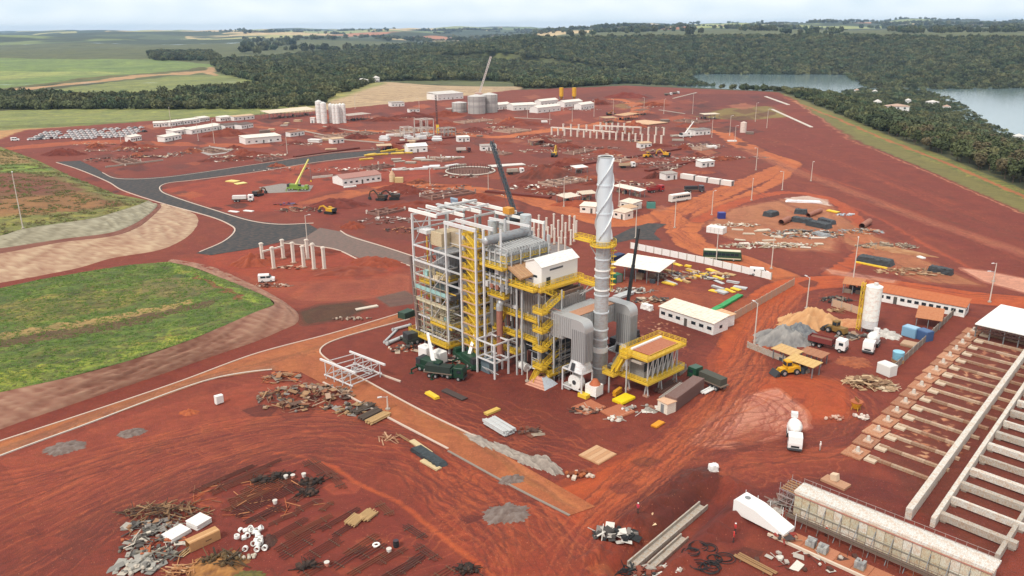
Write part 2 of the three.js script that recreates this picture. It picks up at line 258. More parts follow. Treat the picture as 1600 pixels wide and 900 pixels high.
function paint(x0, x1, z0, z1, W, H, base, warp, grain, list = feats) {
  const c = document.createElement('canvas'); c.width = W; c.height = H; const k = c.getContext('2d'), sx = W / (x1 - x0), sz = H / (z1 - z0);
  k.fillStyle = `rgb(${base})`; k.fillRect(0, 0, W, H); k.lineCap = k.lineJoin = 'round';
  for (const f of list) {
    let a = 1e9, b = -1e9, e = 1e9, g = -1e9; for (const [x, z] of f.pts) { a = Math.min(a, x); b = Math.max(b, x); e = Math.min(e, z); g = Math.max(g, z); }
    const pad = (f.width ?? 0) + f.feather * 2; if (b < x0 - pad || a > x1 + pad || g < z0 - pad || e > z1 + pad) continue;
    const path = new Path2D(); f.pts.forEach(([x, z], i) => { const X = (x - x0) * sx, Y = (z - z0) * sz; i ? path.lineTo(X, Y) : path.moveTo(X, Y); });
    const n = f.feather * sx > 1.5 ? 4 : 1, s = (sx + sz) / 2;
    for (let q = 0; q < n; q++) {
      k.strokeStyle = k.fillStyle = `rgba(${f.col},${n === 1 ? f.alpha : 1 - Math.pow(1 - Math.min(f.alpha, 0.995), 1 / n)})`;
      const grow = n === 1 ? 0 : f.feather * (1 - (2 * (q + 0.5)) / n);
      if (f.line) { k.lineWidth = Math.max(0.6, (f.width + 2 * grow * 0.8) * s); if (f.width + 2 * grow * 0.8 > 0) k.stroke(path); }
      else { path.closePath(); if (grow > 0) { k.lineWidth = grow * 2 * s; k.fill(path); k.stroke(path); } else k.fill(path); }
    }
  }
  const src = k.getImageData(0, 0, W, H).data, d = new Uint8Array(W * H * 4), mx = (x1 - x0) / W, mz = (z1 - z0) / H;
  for (let j = 0; j < H; j++) for (let i = 0; i < W; i++) {
    const x = x0 + (i + 0.5) * mx, z = z0 + (j + 0.5) * mz, f0 = n2(x / (grain * 44) + 3, z / (grain * 44)), f1 = n2b(x / (grain * 15), z / (grain * 15) + f0), f2 = n2b(x / (grain * 4.7) + f1, z / (grain * 4.7)), f3 = n2(x / (grain * 1.3) + 31 + f2, z / (grain * 1.3));
    const wx = warp * (0.9 * f1 + 0.6 * f2 + 0.25 * f3), wz = warp * (0.9 * f2 - 0.6 * f1 + 0.25 * f3), ii = clamp(Math.round(i + wx * sx), 0, W - 1), jj = clamp(Math.round(j + wz * sz), 0, H - 1), s = (jj * W + ii) * 4, o = (j * W + i) * 4;
    let hs = Math.imul(i + 1, 0x27d4eb2d) ^ Math.imul(j + 7, 0x165667b1); hs = Math.imul(hs ^ (hs >>> 15), 0x2c1b3c6d); const sp = (hs ^ (hs >>> 13)) & 255, m = 1 + 0.05 * f0 * f1 + 0.045 * f1 + 0.05 * f2 + 0.05 * f3 + (sp - 128) * 0.0005, red = src[s] > src[s + 1] * 1.35 ? 1 : 0;
    d[o] = clamp(src[s] * m, 0, 255); d[o + 1] = clamp(src[s + 1] * m + red * 2.5 * f1, 0, 255); d[o + 2] = clamp(src[s + 2] * m + red * 2 * f2, 0, 255); d[o + 3] = 255;
    if (!red && src[s + 1] > src[s]) { const ga = grain > 1.5 ? 0.25 : 0.6, gk = 1 + ga * (0.2 * f2 + 0.16 * f3 + 0.1 * f1); d[o] = clamp(d[o] * gk * (1 + 0.12 * ga * f1), 0, 255); d[o + 1] = clamp(d[o + 1] * gk, 0, 255); d[o + 2] = clamp(d[o + 2] * gk * (1 - 0.1 * f2), 0, 255); }
    if (red && sp > 253 && f3 > 0.35) { d[o] = 200; d[o + 1] = 150; d[o + 2] = 128; }
  }
  const t = new THREE.DataTexture(d, W, H); t.colorSpace = THREE.SRGBColorSpace; t.magFilter = THREE.LinearFilter; t.minFilter = THREE.LinearMipmapLinearFilter; t.wrapS = t.wrapT = THREE.MirroredRepeatWrapping; t.needsUpdate = true;
  return t;
}
// lie of the land: level site, a reservoir 38 m lower to the right, a wooded rise and rolling farmland beyond
const WATER = W2([[1080, 118], [1110, 116], [1318, 117], [1332, 127], [1352, 138], [1450, 140], [1600, 139], [1750, 141], [1900, 146], [2400, 150], [2300, 225], [1900, 256], [1700, 243], [1600, 215], [1560, 194], [1520, 168], [1492, 153], [1450, 142], [1360, 140], [1325, 140], [1290, 148], [1240, 147], [1130, 135], [1085, 126]], -38);
const AXIS = [[-200, 1300], [-700, 800], [-1000, 790], [-1250, 780], [-1500, 720], [-1750, 560], [-1950, 350], [-2150, 0], [-2300, -900], [-2600, -9000]];
const axisX = (z) => { if (z > AXIS[0][0]) return AXIS[0][1]; for (let i = 1; i < AXIS.length; i++) if (z > AXIS[i][0]) { const [a, b] = AXIS[i - 1], [c, e] = AXIS[i]; return b + (e - b) * ((z - a) / (c - a)); } return -9000; };
const xz = (u, v) => { const p = S(u, v); return [p.x, p.z]; };
const TRENCH = [xz(985, 888), xz(1112, 776)], PIT = xz(968, 838), BAYS = W2([[1385, 720], [1560, 528], [1680, 540], [1560, 900], [1440, 800]]);
const dug = (x, z) => { if (z > -80 || z < -240 || x < 0) return 0; const d = segDist(x, z, ...TRENCH), p = Math.hypot(x - PIT[0], z - PIT[1]); return -1.5 * (1 - sm(1.8, 3.4, d)) + 1.5 * sm(3, 5, d) * (1 - sm(5, 9, d)) * (0.55 + 0.6 * n2(x / 3, z / 3)) - 0.9 * (1 - sm(2, 4.5, p)); };
function land(x, z) {
  const r = Math.hypot(x, z); let h = 0.05 * n2(x / 3, z / 3) * sm(60, 120, r) + dug(x, z);
  if (z < -480 || x > 200) {
    const inside = inPoly(x, z, WATER), d = inside ? 0 : polyDist(x, z, WATER), cap = 45 * sm(1700, 2500, -z) * sm(-700, 150, x + 0.15 * (z + 1700)) - 12 * sm(-900, -300, x) * sm(1300, 1700, -z) * (1 - sm(-200, 300, x)), far = sm(2400, 7000, r);
    const s = inside ? 999 : polyDist(x, z, SITEW) * (inPoly(x, z, SITEW) ? -1 : 1);
    const fx = x - axisX(z), low = -43 + d * (fx > 0 ? 0.11 : 0.062), roll = sm(0, 120, s) * 4 * fbm(x / 260, z / 260, 3) * (inside ? 0 : sm(20, 160, d));
    if (s > 0) { const top = cap + (fx > 0 && z > -1700 ? 25 * sm(0, 300, fx) : 0), out = Math.min(top, low) + roll; h += (fx > 0 ? out : out * sm(0, 240, s)); }
    h += far * (18 + 60 * fbm(x / 2600 + 4, z / 2100, 4)) + sm(3500, 12000, r) * 45 * (0.6 + fbm(x / 5200 - 3, z / 4000, 3));
  }
  return h;
}
function landTile(name, x0, x1, z0, z1, X0, X1, Z0, Z1, nx, nz, m, kindLabel) {
  const g = new THREE.PlaneGeometry(1, 1, nx, nz), p = g.attributes.position, uv = g.attributes.uv;
  for (let j = 0, k = 0; j <= nz; j++) for (let i = 0; i <= nx; i++, k++) {
    const x = X0 + (X1 - X0) * (i / nx), z = Z0 + (Z1 - Z0) * (j / nz);
    p.setXYZ(k, x, land(x, z), z); uv.setXY(k, (x - x0) / (x1 - x0), (z - z0) / (z1 - z0));
  }
  g.computeVertexNormals();
  const o = add(scene, name, g, m); tag(o, kindLabel, 'ground', null, 'structure'); return o;
}
const soil = (t) => new THREE.MeshStandardMaterial({ map: t, color: new THREE.Color().setRGB(0.84, 0.7, 0.55), roughness: 0.96, side: THREE.DoubleSide });
const soilB = (t) => { const b = BUMP.clone(); b.repeat.set(24, 22); const m = soil(t); m.bumpMap = b; m.bumpScale = 0.1; return m; };
landTile('ground', -170, 0, -240, -85, -300, 0, -240, -20, 240, 180, soilB(paint(-170, 0, -240, -85, 2048, 1872, RED, 0.2, 0.45)), 'trodden red earth of the near yard on the timber side');
landTile('ground', 0, 170, -240, -85, 0, 300, -240, -20, 360, 260, soilB(paint(0, 170, -240, -85, 2048, 1872, RED, 0.2, 0.45)), 'trodden red earth of the near yard on the warehouse side');
landTile('ground', -350, 0, -490, -240, -520, 0, -490, -240, 120, 60, soil(paint(-350, 0, -490, -240, 1792, 1280, FLOOR, 0.9, 0.9)), 'red earth of the middle of the site by the asphalt road');
landTile('ground', 0, 350, -490, -240, 0, 560, -490, -240, 140, 60, soil(paint(0, 350, -490, -240, 1792, 1280, FLOOR, 0.9, 0.9)), 'red earth of the middle of the site by the haul road');
landTile('ground', -900, 900, -1200, -490, -1500, 1500, -1200, -490, 200, 60, soil(paint(-900, 900, -1200, -490, 2048, 1024, FLOOR, 2.5, 3)), 'far red earth and field edges of the construction site');

// farmland and woods to the horizon
{
  const g0 = [118, 140, 88];
  landTile('farmland', -2700, 2700, -4400, -1200, -3600, 3600, -4400, -1200, 240, 110, soil(paint(-2700, 2700, -4400, -1200, 2048, 1280, [86, 98, 62], 6, 9)), 'green cane fields and woodland behind the site');
  // patchwork of far fields, pasture and woods
  const W = 2048, H = 1024, X0 = -11000, X1 = 11000, Z0 = -17000, Z1 = -4400, d = new Uint8Array(W * H * 4), cells = [];
  for (let i = 0; i < 420; i++) cells.push([rr(X0, X1), rr(Z0, Z1), pick([[136, 154, 98], [168, 176, 124], [118, 140, 90], [58, 76, 54], [66, 84, 60], [196, 184, 150], [178, 128, 104], [150, 168, 112], [84, 102, 70], [60, 78, 58]])]);
  for (let j = 0; j < H; j++) for (let i = 0; i < W; i++) {
    const x = X0 + ((X1 - X0) * (i + 0.5)) / W, z = Z0 + ((Z1 - Z0) * (j + 0.5)) / H, wx = x + 260 * n2(x / 700, z / 700), wz = z + 260 * n2b(x / 700, z / 700); let best = 1e18, c;
    for (const q of cells) { const dx = (q[0] - wx) * 0.8, dz = q[1] - wz, e = dx * dx + dz * dz; if (e < best) { best = e; c = q[2]; } }
    const wood = sm(0.12, 0.3, fbm(x / 1500 + 7, z / 900, 4)), m = 1 + 0.08 * n2(x / 120, z / 120), o = (j * W + i) * 4;
    for (let k = 0; k < 3; k++) d[o + k] = (c[k] + ([56, 72, 52][k] - c[k]) * wood) * m; d[o + 3] = 255;
  }
  const t = new THREE.DataTexture(d, W, H); t.colorSpace = THREE.SRGBColorSpace; t.magFilter = THREE.LinearFilter; t.minFilter = THREE.LinearMipmapLinearFilter; t.wrapS = t.wrapT = THREE.MirroredRepeatWrapping; t.needsUpdate = true;
  landTile('farmland', X0, X1, Z0, Z1, -14000, 14000, -17000, -4400, 280, 120, soil(t), 'distant rolling farmland with pale fields up to the horizon');
}
{ // reservoir
  const g = new THREE.PlaneGeometry(3600, 2600); g.rotateX(-Math.PI / 2);
  const w = add(scene, 'water', g, new THREE.MeshPhysicalMaterial({ color: 0x71858a, roughness: 0.04, metalness: 0, ior: 1.33, bumpMap: (() => { const b = BUMP.clone(); b.repeat.set(160, 120); return b; })(), bumpScale: 0.02 }), [1300, -38, -1300]);
  tag(w, 'still pale water of the reservoir among the woods', 'water', null, 'structure');
}
// ---------- trees ----------
function leafCrown(n, rx, ry, size, lumps) { // leaf clumps spread through a lumpy crown, a few deep inside
  const pos = [], nor = [], col = [], cs = []; for (let i = 0; i < lumps; i++) { const a = rr(0, 6.28), e = rr(-0.4, 1); cs.push([Math.cos(a) * rx * 0.55, ry * 0.55 * e, Math.sin(a) * rx * 0.55, rr(0.42, 0.62)]); }
  for (let i = 0; i < n; i++) {
    const c = cs[i % lumps], a = rr(0, 6.28), y = rr(-1, 1), q = Math.sqrt(1 - y * y), f = rr(0.72, 1.05) * c[3], dir = new THREE.Vector3(Math.cos(a) * q, y, Math.sin(a) * q), p = new THREE.Vector3(c[0] + dir.x * rx * f, c[1] + dir.y * ry * f, c[2] + dir.z * rx * f);
    const nn = dir.clone().add(new THREE.Vector3(rr(-0.9, 0.9), rr(-0.3, 0.9), rr(-0.9, 0.9))).normalize(), t = new THREE.Vector3(rr(-1, 1), rr(-1, 1), rr(-1, 1)).cross(nn).normalize(), b = nn.clone().cross(t), s = size * rr(0.6, 1.3), tone = rr(0.72, 1.25);
    const P4 = [[-1, -0.55], [0.9, -0.7], [1.05, 0.6], [-0.8, 0.75]].map(([i1, j1]) => p.clone().addScaledVector(t, i1 * s).addScaledVector(b, j1 * s));
    for (const k of [0, 1, 2, 0, 2, 3]) { pos.push(P4[k].x, P4[k].y, P4[k].z); nor.push(nn.x, nn.y, nn.z); col.push(tone, tone, tone * 0.94); }
  }
  const g = new THREE.BufferGeometry(); g.setAttribute('position', new THREE.Float32BufferAttribute(pos, 3)); g.setAttribute('normal', new THREE.Float32BufferAttribute(nor, 3)); g.setAttribute('color', new THREE.Float32BufferAttribute(col, 3)); return g;
}
const leafMat = (r, g, b) => new THREE.MeshPhysicalMaterial({ color: new THREE.Color().setRGB(r, g, b), roughness: 0.9, vertexColors: true, side: THREE.DoubleSide, transmission: 0.15, thickness: 0, specularIntensity: 0.3 });
const barkMat = mat(0x6a5c50, 0.95, 0, { grain: 1 });
const crownGeos = [leafCrown(420, 4.4, 4.0, 0.62, 9), leafCrown(420, 5.2, 3.4, 0.66, 11), leafCrown(380, 3.6, 4.8, 0.6, 8)];
const wideGeos = [leafCrown(300, 6.2, 5.2, 1.0, 10), leafCrown(300, 7.2, 4.6, 1.05, 12), leafCrown(280, 5.4, 6.0, 0.95, 9)];
const GREENS = [[0.085, 0.1, 0.045], [0.1, 0.112, 0.05], [0.07, 0.085, 0.04], [0.13, 0.125, 0.06], [0.13, 0.105, 0.06]].map((c) => leafMat(...c));
function trunkGeo(h, r) { const m = [], cyl = (a, b, r0, r1) => { const g = new THREE.CylinderGeometry(r1, r0, 1, 6, 1).toNonIndexed(); const d = b.clone().sub(a); g.applyMatrix4(new THREE.Matrix4().compose(a.clone().add(b).multiplyScalar(0.5), new THREE.Quaternion().setFromUnitVectors(UPV, d.clone().normalize()), new THREE.Vector3(1, d.length(), 1))); m.push(g); };
  const v = (x, y, z) => new THREE.Vector3(x, y, z); cyl(v(0, -0.5, 0), v(0.2, h, 0.1), r, r * 0.55); for (let i = 0; i < 5; i++) { const a = i * 1.26 + 0.3; cyl(v(0.15, h * 0.75, 0.08), v(Math.cos(a) * 2.4, h + rr(1.2, 2.8), Math.sin(a) * 2.4), r * 0.45, r * 0.15); } return mergeGeometries(m); }
const trunks = [trunkGeo(3.6, 0.3), trunkGeo(4.6, 0.35), trunkGeo(3, 0.26)];
const WOODS = [
  [[-600, 176], [-300, 168], [0, 147], [90, 152], [160, 155], [230, 152], [300, 143], [410, 137], [430, 150], [470, 158], [520, 150], [500, 164], [450, 170], [300, 171], [0, 172], [-600, 190]],
  [[330, 102], [345, 95], [420, 92], [450, 88], [500, 84], [640, 75], [760, 66], [900, 60], [1120, 58], [1330, 57], [1600, 62], [2200, 70], [2200, 300], [1900, 440], [1760, 372], [1600, 300], [1450, 236], [1330, 188], [1235, 150], [1215, 143], [980, 131], [860, 138], [810, 138], [800, 127], [640, 126], [590, 127], [520, 152], [470, 160], [430, 150], [415, 130], [350, 117]],
  [[230, 83], [330, 82], [345, 95], [240, 95]], [[20, 63], [55, 62], [55, 70], [22, 70]], [[85, 57], [108, 57], [108, 60], [85, 60]]];
const nearTrees = [], EDGEW = W2([[1200, 142], [1225, 145], [1330, 185], [1450, 231], [1600, 294], [1900, 415], [1900, 470], [1600, 334], [1330, 218], [1240, 155]]);
{
  const far = [[], [], []], put = (x, z, s, step) => {
    if (inPoly(x, z, WATER) || polyDist(x, z, WATER) < 6) return; const y = land(x, z), [u, v] = toPhoto(x, y, z);
    if (!WOODS.some((w) => inPoly(u, v, w))) return; if (inPoly(x, z, SITEW) || inPoly(x, z, EDGEW)) return;
    if (fbm(x / 90 + 60, z / 90, 2) < -0.42) return;
    const k = Math.floor(rnd() * 3), d = Math.hypot(x, z); if (d > 700 && z > -1750 && u > 1000) s *= 0.72;
    if (d < 640 && u > 1180 && u < 1680) nearTrees.push([x, y, z, s, d]); else far[k].push([x, y, z, s * step]);
  };
  for (let z = -240; z > -1300; z -= 7.5) for (let x = -900; x < 1400; x += 7.5) put(x + rr(-4, 4), z + rr(-4, 4), rr(0.62, 1.15), 0.85);
  for (let z = -1300; z > -3000; z -= 13) for (let x = -1500; x < 2200; x += 13) put(x + rr(-6, 6), z + rr(-6, 6), rr(0.7, 1.25), 1.12);
  for (let z = -3000; z > -5600; z -= 26) for (let x = -2400; x < 3200; x += 26) put(x + rr(-12, 12), z + rr(-12, 12), rr(0.8, 1.2), 2.1);
  for (let z = -2600; z > -9500; z -= 34) for (let x = z * 0.9; x < -z * 0.9; x += 34) { const q = fbm(x / 520 + 90, z / 380, 3), b = fbm(x / 1900 - 12, z / 1500, 2); if (q + 0.5 * b < 0.36 || rnd() < 0.25) continue; const X = x + rr(-15, 15), Z = z + rr(-15, 15), [pu, pv] = toPhoto(X, 0, Z); if (pu < 380 && pv > 58) continue; far[Math.floor(rnd() * 3)].push([X, land(X, Z), Z, rr(1.6, 2.6)]); }
  far.forEach((list, k) => {
    const im = new THREE.InstancedMesh(wideGeos[k], leafMat(1, 1, 1), list.length), c = new THREE.Color();
    list.forEach(([x, y, z, s], i) => {
      _m.compose(_a.set(x, y + 4.6 * s, z), _q.setFromAxisAngle(UPV, rr(0, 6.28)), _b.set(s * rr(0.7, 1.25), s * rr(0.7, 1.35), s * rr(0.7, 1.25))); im.setMatrixAt(i, _m);
      const hue = fbm(x / 70, z / 70, 2), k2 = rr(0.5, 1.5); im.setColorAt(i, c.setRGB((0.094 + 0.075 * hue) * k2, (0.106 + 0.042 * hue) * k2, (0.054 + 0.014 * hue) * k2));
    });
    shade(im); im.name = numbered('forest'); tag(im, ['dense dark green woodland round the reservoir and behind the site', 'broad crowned trees of the dark woodland behind the site', 'tall crowned trees of the dark woodland behind the site'][k], 'forest', null, 'stuff'); scene.add(im);
  });
  nearTrees.sort((a, b) => a[4] - b[4]);
  const extra = nearTrees.splice(240);
  nearTrees.forEach(([x, y, z, s], i) => {
    const k = i % 3, ci = Math.floor(rnd() * 5), look = ['mid green', 'leaf green', 'dark green', 'olive', 'brownish'][ci] + ' ' + ['bushy', 'broad crowned', 'upright'][k], t = T('tree', look + ' tree on the wooded slope along the red earthwork edge', 'tree', { at: [x, y, z], g: look + ' trees of the wooded slope', yaw: rr(0, 6.28) });
    t.scale.setScalar(s * 1.05); add(t, 'trunk', trunks[k], barkMat); add(t, 'crown', crownGeos[k], GREENS[ci], [0, 5.6, 0]);
  });
  if (extra.length) {
    const im = new THREE.InstancedMesh(crownGeos[1], leafMat(1, 1, 1), extra.length), c = new THREE.Color();
    extra.forEach(([x, y, z, s], i) => { _m.compose(_a.set(x, y + 5 * s, z), _q.setFromAxisAngle(UPV, rr(0, 6.28)), _b.set(s, s, s)); im.setMatrixAt(i, _m); const k2 = rr(0.75, 1.3); im.setColorAt(i, c.setRGB(0.085 * k2, 0.095 * k2, 0.048 * k2)); });
    shade(im); im.name = numbered('forest'); tag(im, 'trees further down the wooded slope towards the reservoir', 'forest', null, 'stuff'); scene.add(im);
  }
}
console.log('woods done', nearTrees.length);

// ---------- roads, kerbs and banks ----------
function sheet(name, label, m, pts, h, y, cat = 'road', uvBox) { // level polygon lying on the ground
  const w = SS(pts, h), shape = new THREE.Shape(w.map((p) => new THREE.Vector2(p.x, -p.z))), g = new THREE.ShapeGeometry(shape); g.rotateX(-Math.PI / 2); g.translate(0, y, 0);
  const p = g.attributes.position, uv = g.attributes.uv; for (let i = 0; i < p.count; i++) uvBox ? uv.setXY(i, (p.getX(i) - uvBox[0]) / (uvBox[1] - uvBox[0]), (p.getZ(i) - uvBox[2]) / (uvBox[3] - uvBox[2])) : uv.setXY(i, p.getX(i) / 14, p.getZ(i) / 14);
  const o = add(scene, name, g, m); return tag(o, label, cat, null, 'structure');
}
function kerb(name, label, m, pts, width, high, h = 0, smooth = true, y0 = 0) {
  let w = SS(pts, h); if (smooth) w = new THREE.CatmullRomCurve3(w, false, 'centripetal').getSpacedPoints(Math.max(6, pts.length * 7));
  const b = new MB(); for (let i = 0; i + 1 < w.length; i++) b.bar([w[i].x, h + y0 + high / 2, w[i].z], [w[i + 1].x, h + y0 + high / 2, w[i + 1].z], [width, high]);
  return tag(b.done(scene, name, m), label, 'kerb', null, 'structure');
}
const ASPHALT = new THREE.MeshStandardMaterial({ roughness: 0.93, side: THREE.DoubleSide, map: dataTex(512, 512, (i, j) => { const a = fbm(i / 120, j / 60, 4), b = fbm(i / 8, j / 8, 2), m = clamp(a * 1.3 + 0.2) * 0.7, s = 50 + 7 * b + 9 * a; return [s * 1.0 + m * 46, s + m * 20, s * 1.03 + m * 6]; }, true) });
const DUSTY = new THREE.MeshStandardMaterial({ roughness: 0.95, side: THREE.DoubleSide, map: dataTex(512, 512, (i, j) => { const a = fbm(i / 90, j / 50, 4), b = fbm(i / 6, j / 6, 2), s = 96 + 9 * b + 10 * a; return [s * 1.12 + 14 * a, s * 0.92, s * 0.84]; }, true) });
const CONC = mat(0xb9b1a6, 0.9, 0, { stain: 1 }), CONCW = mat(0xdad5cc, 0.85, 0, { stain: 1 }), CONCD = mat(0x968d84, 0.92, 0, { stain: 1 });
sheet('road', 'dark asphalt road sweeping through the junction beside the terraces', ASPHALT, [[88, 253], [125, 251], [150, 263], [166, 273], [182, 278], [215, 279], [260, 276], [320, 268], [400, 257], [520, 240], [640, 231], [640, 236], [500, 252], [400, 268], [300, 281], [264, 285], [252, 291], [254, 299], [272, 307], [330, 326], [400, 346], [440, 350], [482, 350], [500, 360], [478, 370], [440, 378], [398, 388], [330, 399], [306, 396], [345, 379], [362, 366], [366, 357], [358, 350], [335, 340], [250, 316], [190, 296], [170, 284], [120, 263]], 0, 0.07);
sheet('road', 'dusty asphalt road running from the junction towards the boiler', DUSTY, [[478, 370], [500, 356], [532, 362], [560, 372], [646, 400], [700, 418], [700, 434], [640, 414], [574, 408], [520, 388], [440, 379]], 0, 0.075);
sheet('road', 'dark asphalt patch at the bend behind the chimney', ASPHALT, [[955, 372], [985, 357], [1012, 349], [1042, 350], [1026, 359], [1022, 366], [1034, 376], [990, 374], [962, 380]], 0, 0.07);
sheet('road', 'grey gravel hardstand under the green telescopic crane', mat(0x8d857f, 0.95), [[404, 293], [440, 287], [490, 290], [484, 299], [420, 302]], 0, 0.06);
sheet('road', 'grey concrete slab by the rubble and dark scrap', mat(0xa39a95, 0.95), [[300, 234], [330, 229], [366, 233], [352, 240], [326, 243]], 0, 0.06);
const KERB = mat(0xcdb9aa, 0.85);
kerb('kerb', 'pale kerb along the terrace side of the asphalt road', KERB, [[88, 254], [120, 264], [170, 285], [190, 297], [250, 317], [335, 341], [358, 351], [367, 358], [362, 368], [345, 380], [312, 394]], 0.5, 0.22);
kerb('kerb', 'pale kerb round the island at the asphalt junction', KERB, [[640, 237], [500, 253], [400, 269], [300, 282], [264, 286], [251, 291], [253, 300], [272, 308], [330, 327], [400, 347], [440, 351], [490, 349]], 0.5, 0.22);
kerb('kerb', 'pale kerb on the far side of the asphalt branch road', KERB, [[160, 270], [182, 279], [215, 280], [260, 277], [400, 257], [520, 239], [640, 230]], 0.4, 0.2);
kerb('kerb', 'pale kerb on the pit side of the dusty road', KERB, [[532, 361], [545, 369], [600, 386], [646, 401], [700, 419]], 0.45, 0.22);
kerb('kerb', 'pale kerb on the column side of the dusty road', KERB, [[440, 380], [520, 389], [574, 409], [600, 405], [645, 417]], 0.45, 0.22);
const DIRTROAD = (() => { // compacted road of orange earth
  const box = [-150, 20, -225, -100], list = [], trk = (pts, n, sp) => { const w = new THREE.CatmullRomCurve3(SS(pts)).getSpacedPoints(50); for (let k = 0; k < n; k++) { const off = rr(-sp, sp), ph = rr(0, 99), q = w.map((p, i) => [p.x + off + 0.6 * n2(i * 0.1 + ph, 1), p.z + off * 0.6]); list.push({ col: rnd() < 0.5 ? [120, 76, 58] : [186, 122, 84], alpha: rr(0.15, 0.35), width: rr(0.3, 0.9), feather: 0.2, pts: q, line: true }); } };
  list.push({ col: [138, 108, 90], alpha: 0.55, width: 2.6, feather: 1, line: true, pts: W2([[-100, 749], [0, 707], [120, 664], [330, 590], [420, 576]]) });
  trk([[-100, 735], [0, 701], [280, 600], [480, 548], [640, 492]], 16, 2.2); trk([[520, 560], [620, 620], [760, 700], [890, 790]], 16, 2.4);
  const m = soil(paint(box[0], box[1], box[2], box[3], 1536, 1152, [160, 98, 66], 0.5, 0.5, list)); m.userData = { box }; return m;
})();
sheet('road', 'orange earth road with pale kerbs crossing below the boiler', DIRTROAD, [[-160, 743], [0, 690], [120, 651], [280, 597], [400, 553], [520, 521], [645, 484], [700, 465], [700, 478], [645, 497], [580, 514], [535, 527], [510, 537], [500, 548], [505, 557], [575, 597], [660, 643], [745, 686], [835, 738], [930, 792], [890, 806], [800, 760], [700, 704], [610, 656], [540, 618], [505, 600], [470, 582], [420, 579], [330, 593], [120, 669], [0, 713], [-160, 778]], 0, 0.07, 'road', [-150, 20, -225, -100]);
kerb('kerb', 'pale kerb below the green terrace along the orange earth road', KERB, [[-160, 743], [0, 690], [120, 651], [280, 597], [400, 553], [520, 521], [645, 484]], 0.35, 0.2);
kerb('kerb', 'white kerb on the timber yard side of the orange earth road', CONCW, [[-160, 778], [0, 713], [120, 669], [330, 593], [395, 581], [425, 578]], 0.32, 0.22);
kerb('kerb', 'pale kerb rounding the corner in front of the boiler', KERB, [[640, 499], [580, 515], [535, 528], [510, 538], [500, 548], [506, 558], [575, 597], [660, 643], [745, 684]], 0.35, 0.22);
kerb('kerb', 'pale kerb between the rubble pile and the orange road', KERB, [[505, 598], [540, 617], [610, 655], [700, 702]], 0.4, 0.24);
kerb('kerb', 'grey broken kerb end near the road junction', CONCD, [[700, 705], [800, 760], [890, 806]], 0.4, 0.16, 0, true);
// banks: a face lofted between toe and top, joined to a level
function bank(label, toe, top, cols, seg = 170) {
  const ct = new THREE.CatmullRomCurve3(SS(toe), false, 'centripetal').getSpacedPoints(seg), cu = new THREE.CatmullRomCurve3(SS(top), false, 'centripetal').getSpacedPoints(seg), nv = 16, pos = [], col = [], idx = [], c = new THREE.Color();
  for (let i = 0; i <= seg; i++) for (let j = 0; j <= nv; j++) {
    const t = j / nv, p = ct[i].clone().lerp(cu[i], t), edge = Math.sin(Math.PI * t), f = fbm(p.x / 9, p.z / 9 + p.y, 4), g = fbm(p.x / 2.3 + p.y, p.z / 2.3, 3);
    p.y += edge * (0.6 * f + 0.3 * g) - (j === 0 ? 0.3 : 0); p.x += edge * 0.4 * f; pos.push(p.x, p.y, p.z);
    const k = clamp(0.5 + f * 0.5 + 0.5 * g + 0.14 * n2(p.x / 0.7, p.z / 0.7 + p.y * 2)), a = hexRGB(cols[0]), b = hexRGB(cols[1]); c.setRGB((a[0] + (b[0] - a[0]) * k) / 255, (a[1] + (b[1] - a[1]) * k) / 255, (a[2] + (b[2] - a[2]) * k) / 255, THREE.SRGBColorSpace); col.push(c.r, c.g, c.b);
    if (i < seg && j < nv) { const o = i * (nv + 1) + j; idx.push(o, o + nv + 1, o + 1, o + 1, o + nv + 1, o + nv + 2); }
  }
  const g = new THREE.BufferGeometry(); g.setAttribute('position', new THREE.Float32BufferAttribute(pos, 3)); g.setAttribute('color', new THREE.Float32BufferAttribute(col, 3)); g.setIndex(idx); g.computeVertexNormals();
  return tag(add(scene, 'hill', g, new THREE.MeshStandardMaterial({ vertexColors: true, roughness: 0.97, side: THREE.DoubleSide })), label, 'bank', null, 'structure');
}
function terrace(label, pts, tex, box) {
  const w = SS(pts), tri = THREE.ShapeUtils.triangulateShape(w.map((p) => new THREE.Vector2(p.x, p.z)), []), pos = [], uv = [];
  for (const f of tri) for (const k of f) { pos.push(w[k].x, w[k].y, w[k].z); uv.push((w[k].x - box[0]) / (box[1] - box[0]), (w[k].z - box[2]) / (box[3] - box[2])); }
  const g = new THREE.BufferGeometry(); g.setAttribute('position', new THREE.Float32BufferAttribute(pos, 3)); g.setAttribute('uv', new THREE.Float32BufferAttribute(uv, 2)); g.computeVertexNormals();
  return [tag(add(scene, 'terrain', g, soil(tex)), label, 'terrace', null, 'structure'), w, tri];
}
const area2 = (a, b, c) => Math.abs((b.x - a.x) * (c.z - a.z) - (c.x - a.x) * (b.z - a.z)) / 2;
function onTerrace(w, tri) { const ar = tri.map(([a, b, c]) => area2(w[a], w[b], w[c])), tot = ar.reduce((x, y) => x + y); return () => { let r = rnd() * tot, k = 0; while (k < ar.length - 1 && r > ar[k]) r -= ar[k++]; const [a, b, c] = tri[k]; let s = rnd(), t = rnd(); if (s + t > 1) { s = 1 - s; t = 1 - t; } return new THREE.Vector3().copy(w[a]).addScaledVector(w[b].clone().sub(w[a]), s).addScaledVector(w[c].clone().sub(w[a]), t); }; }
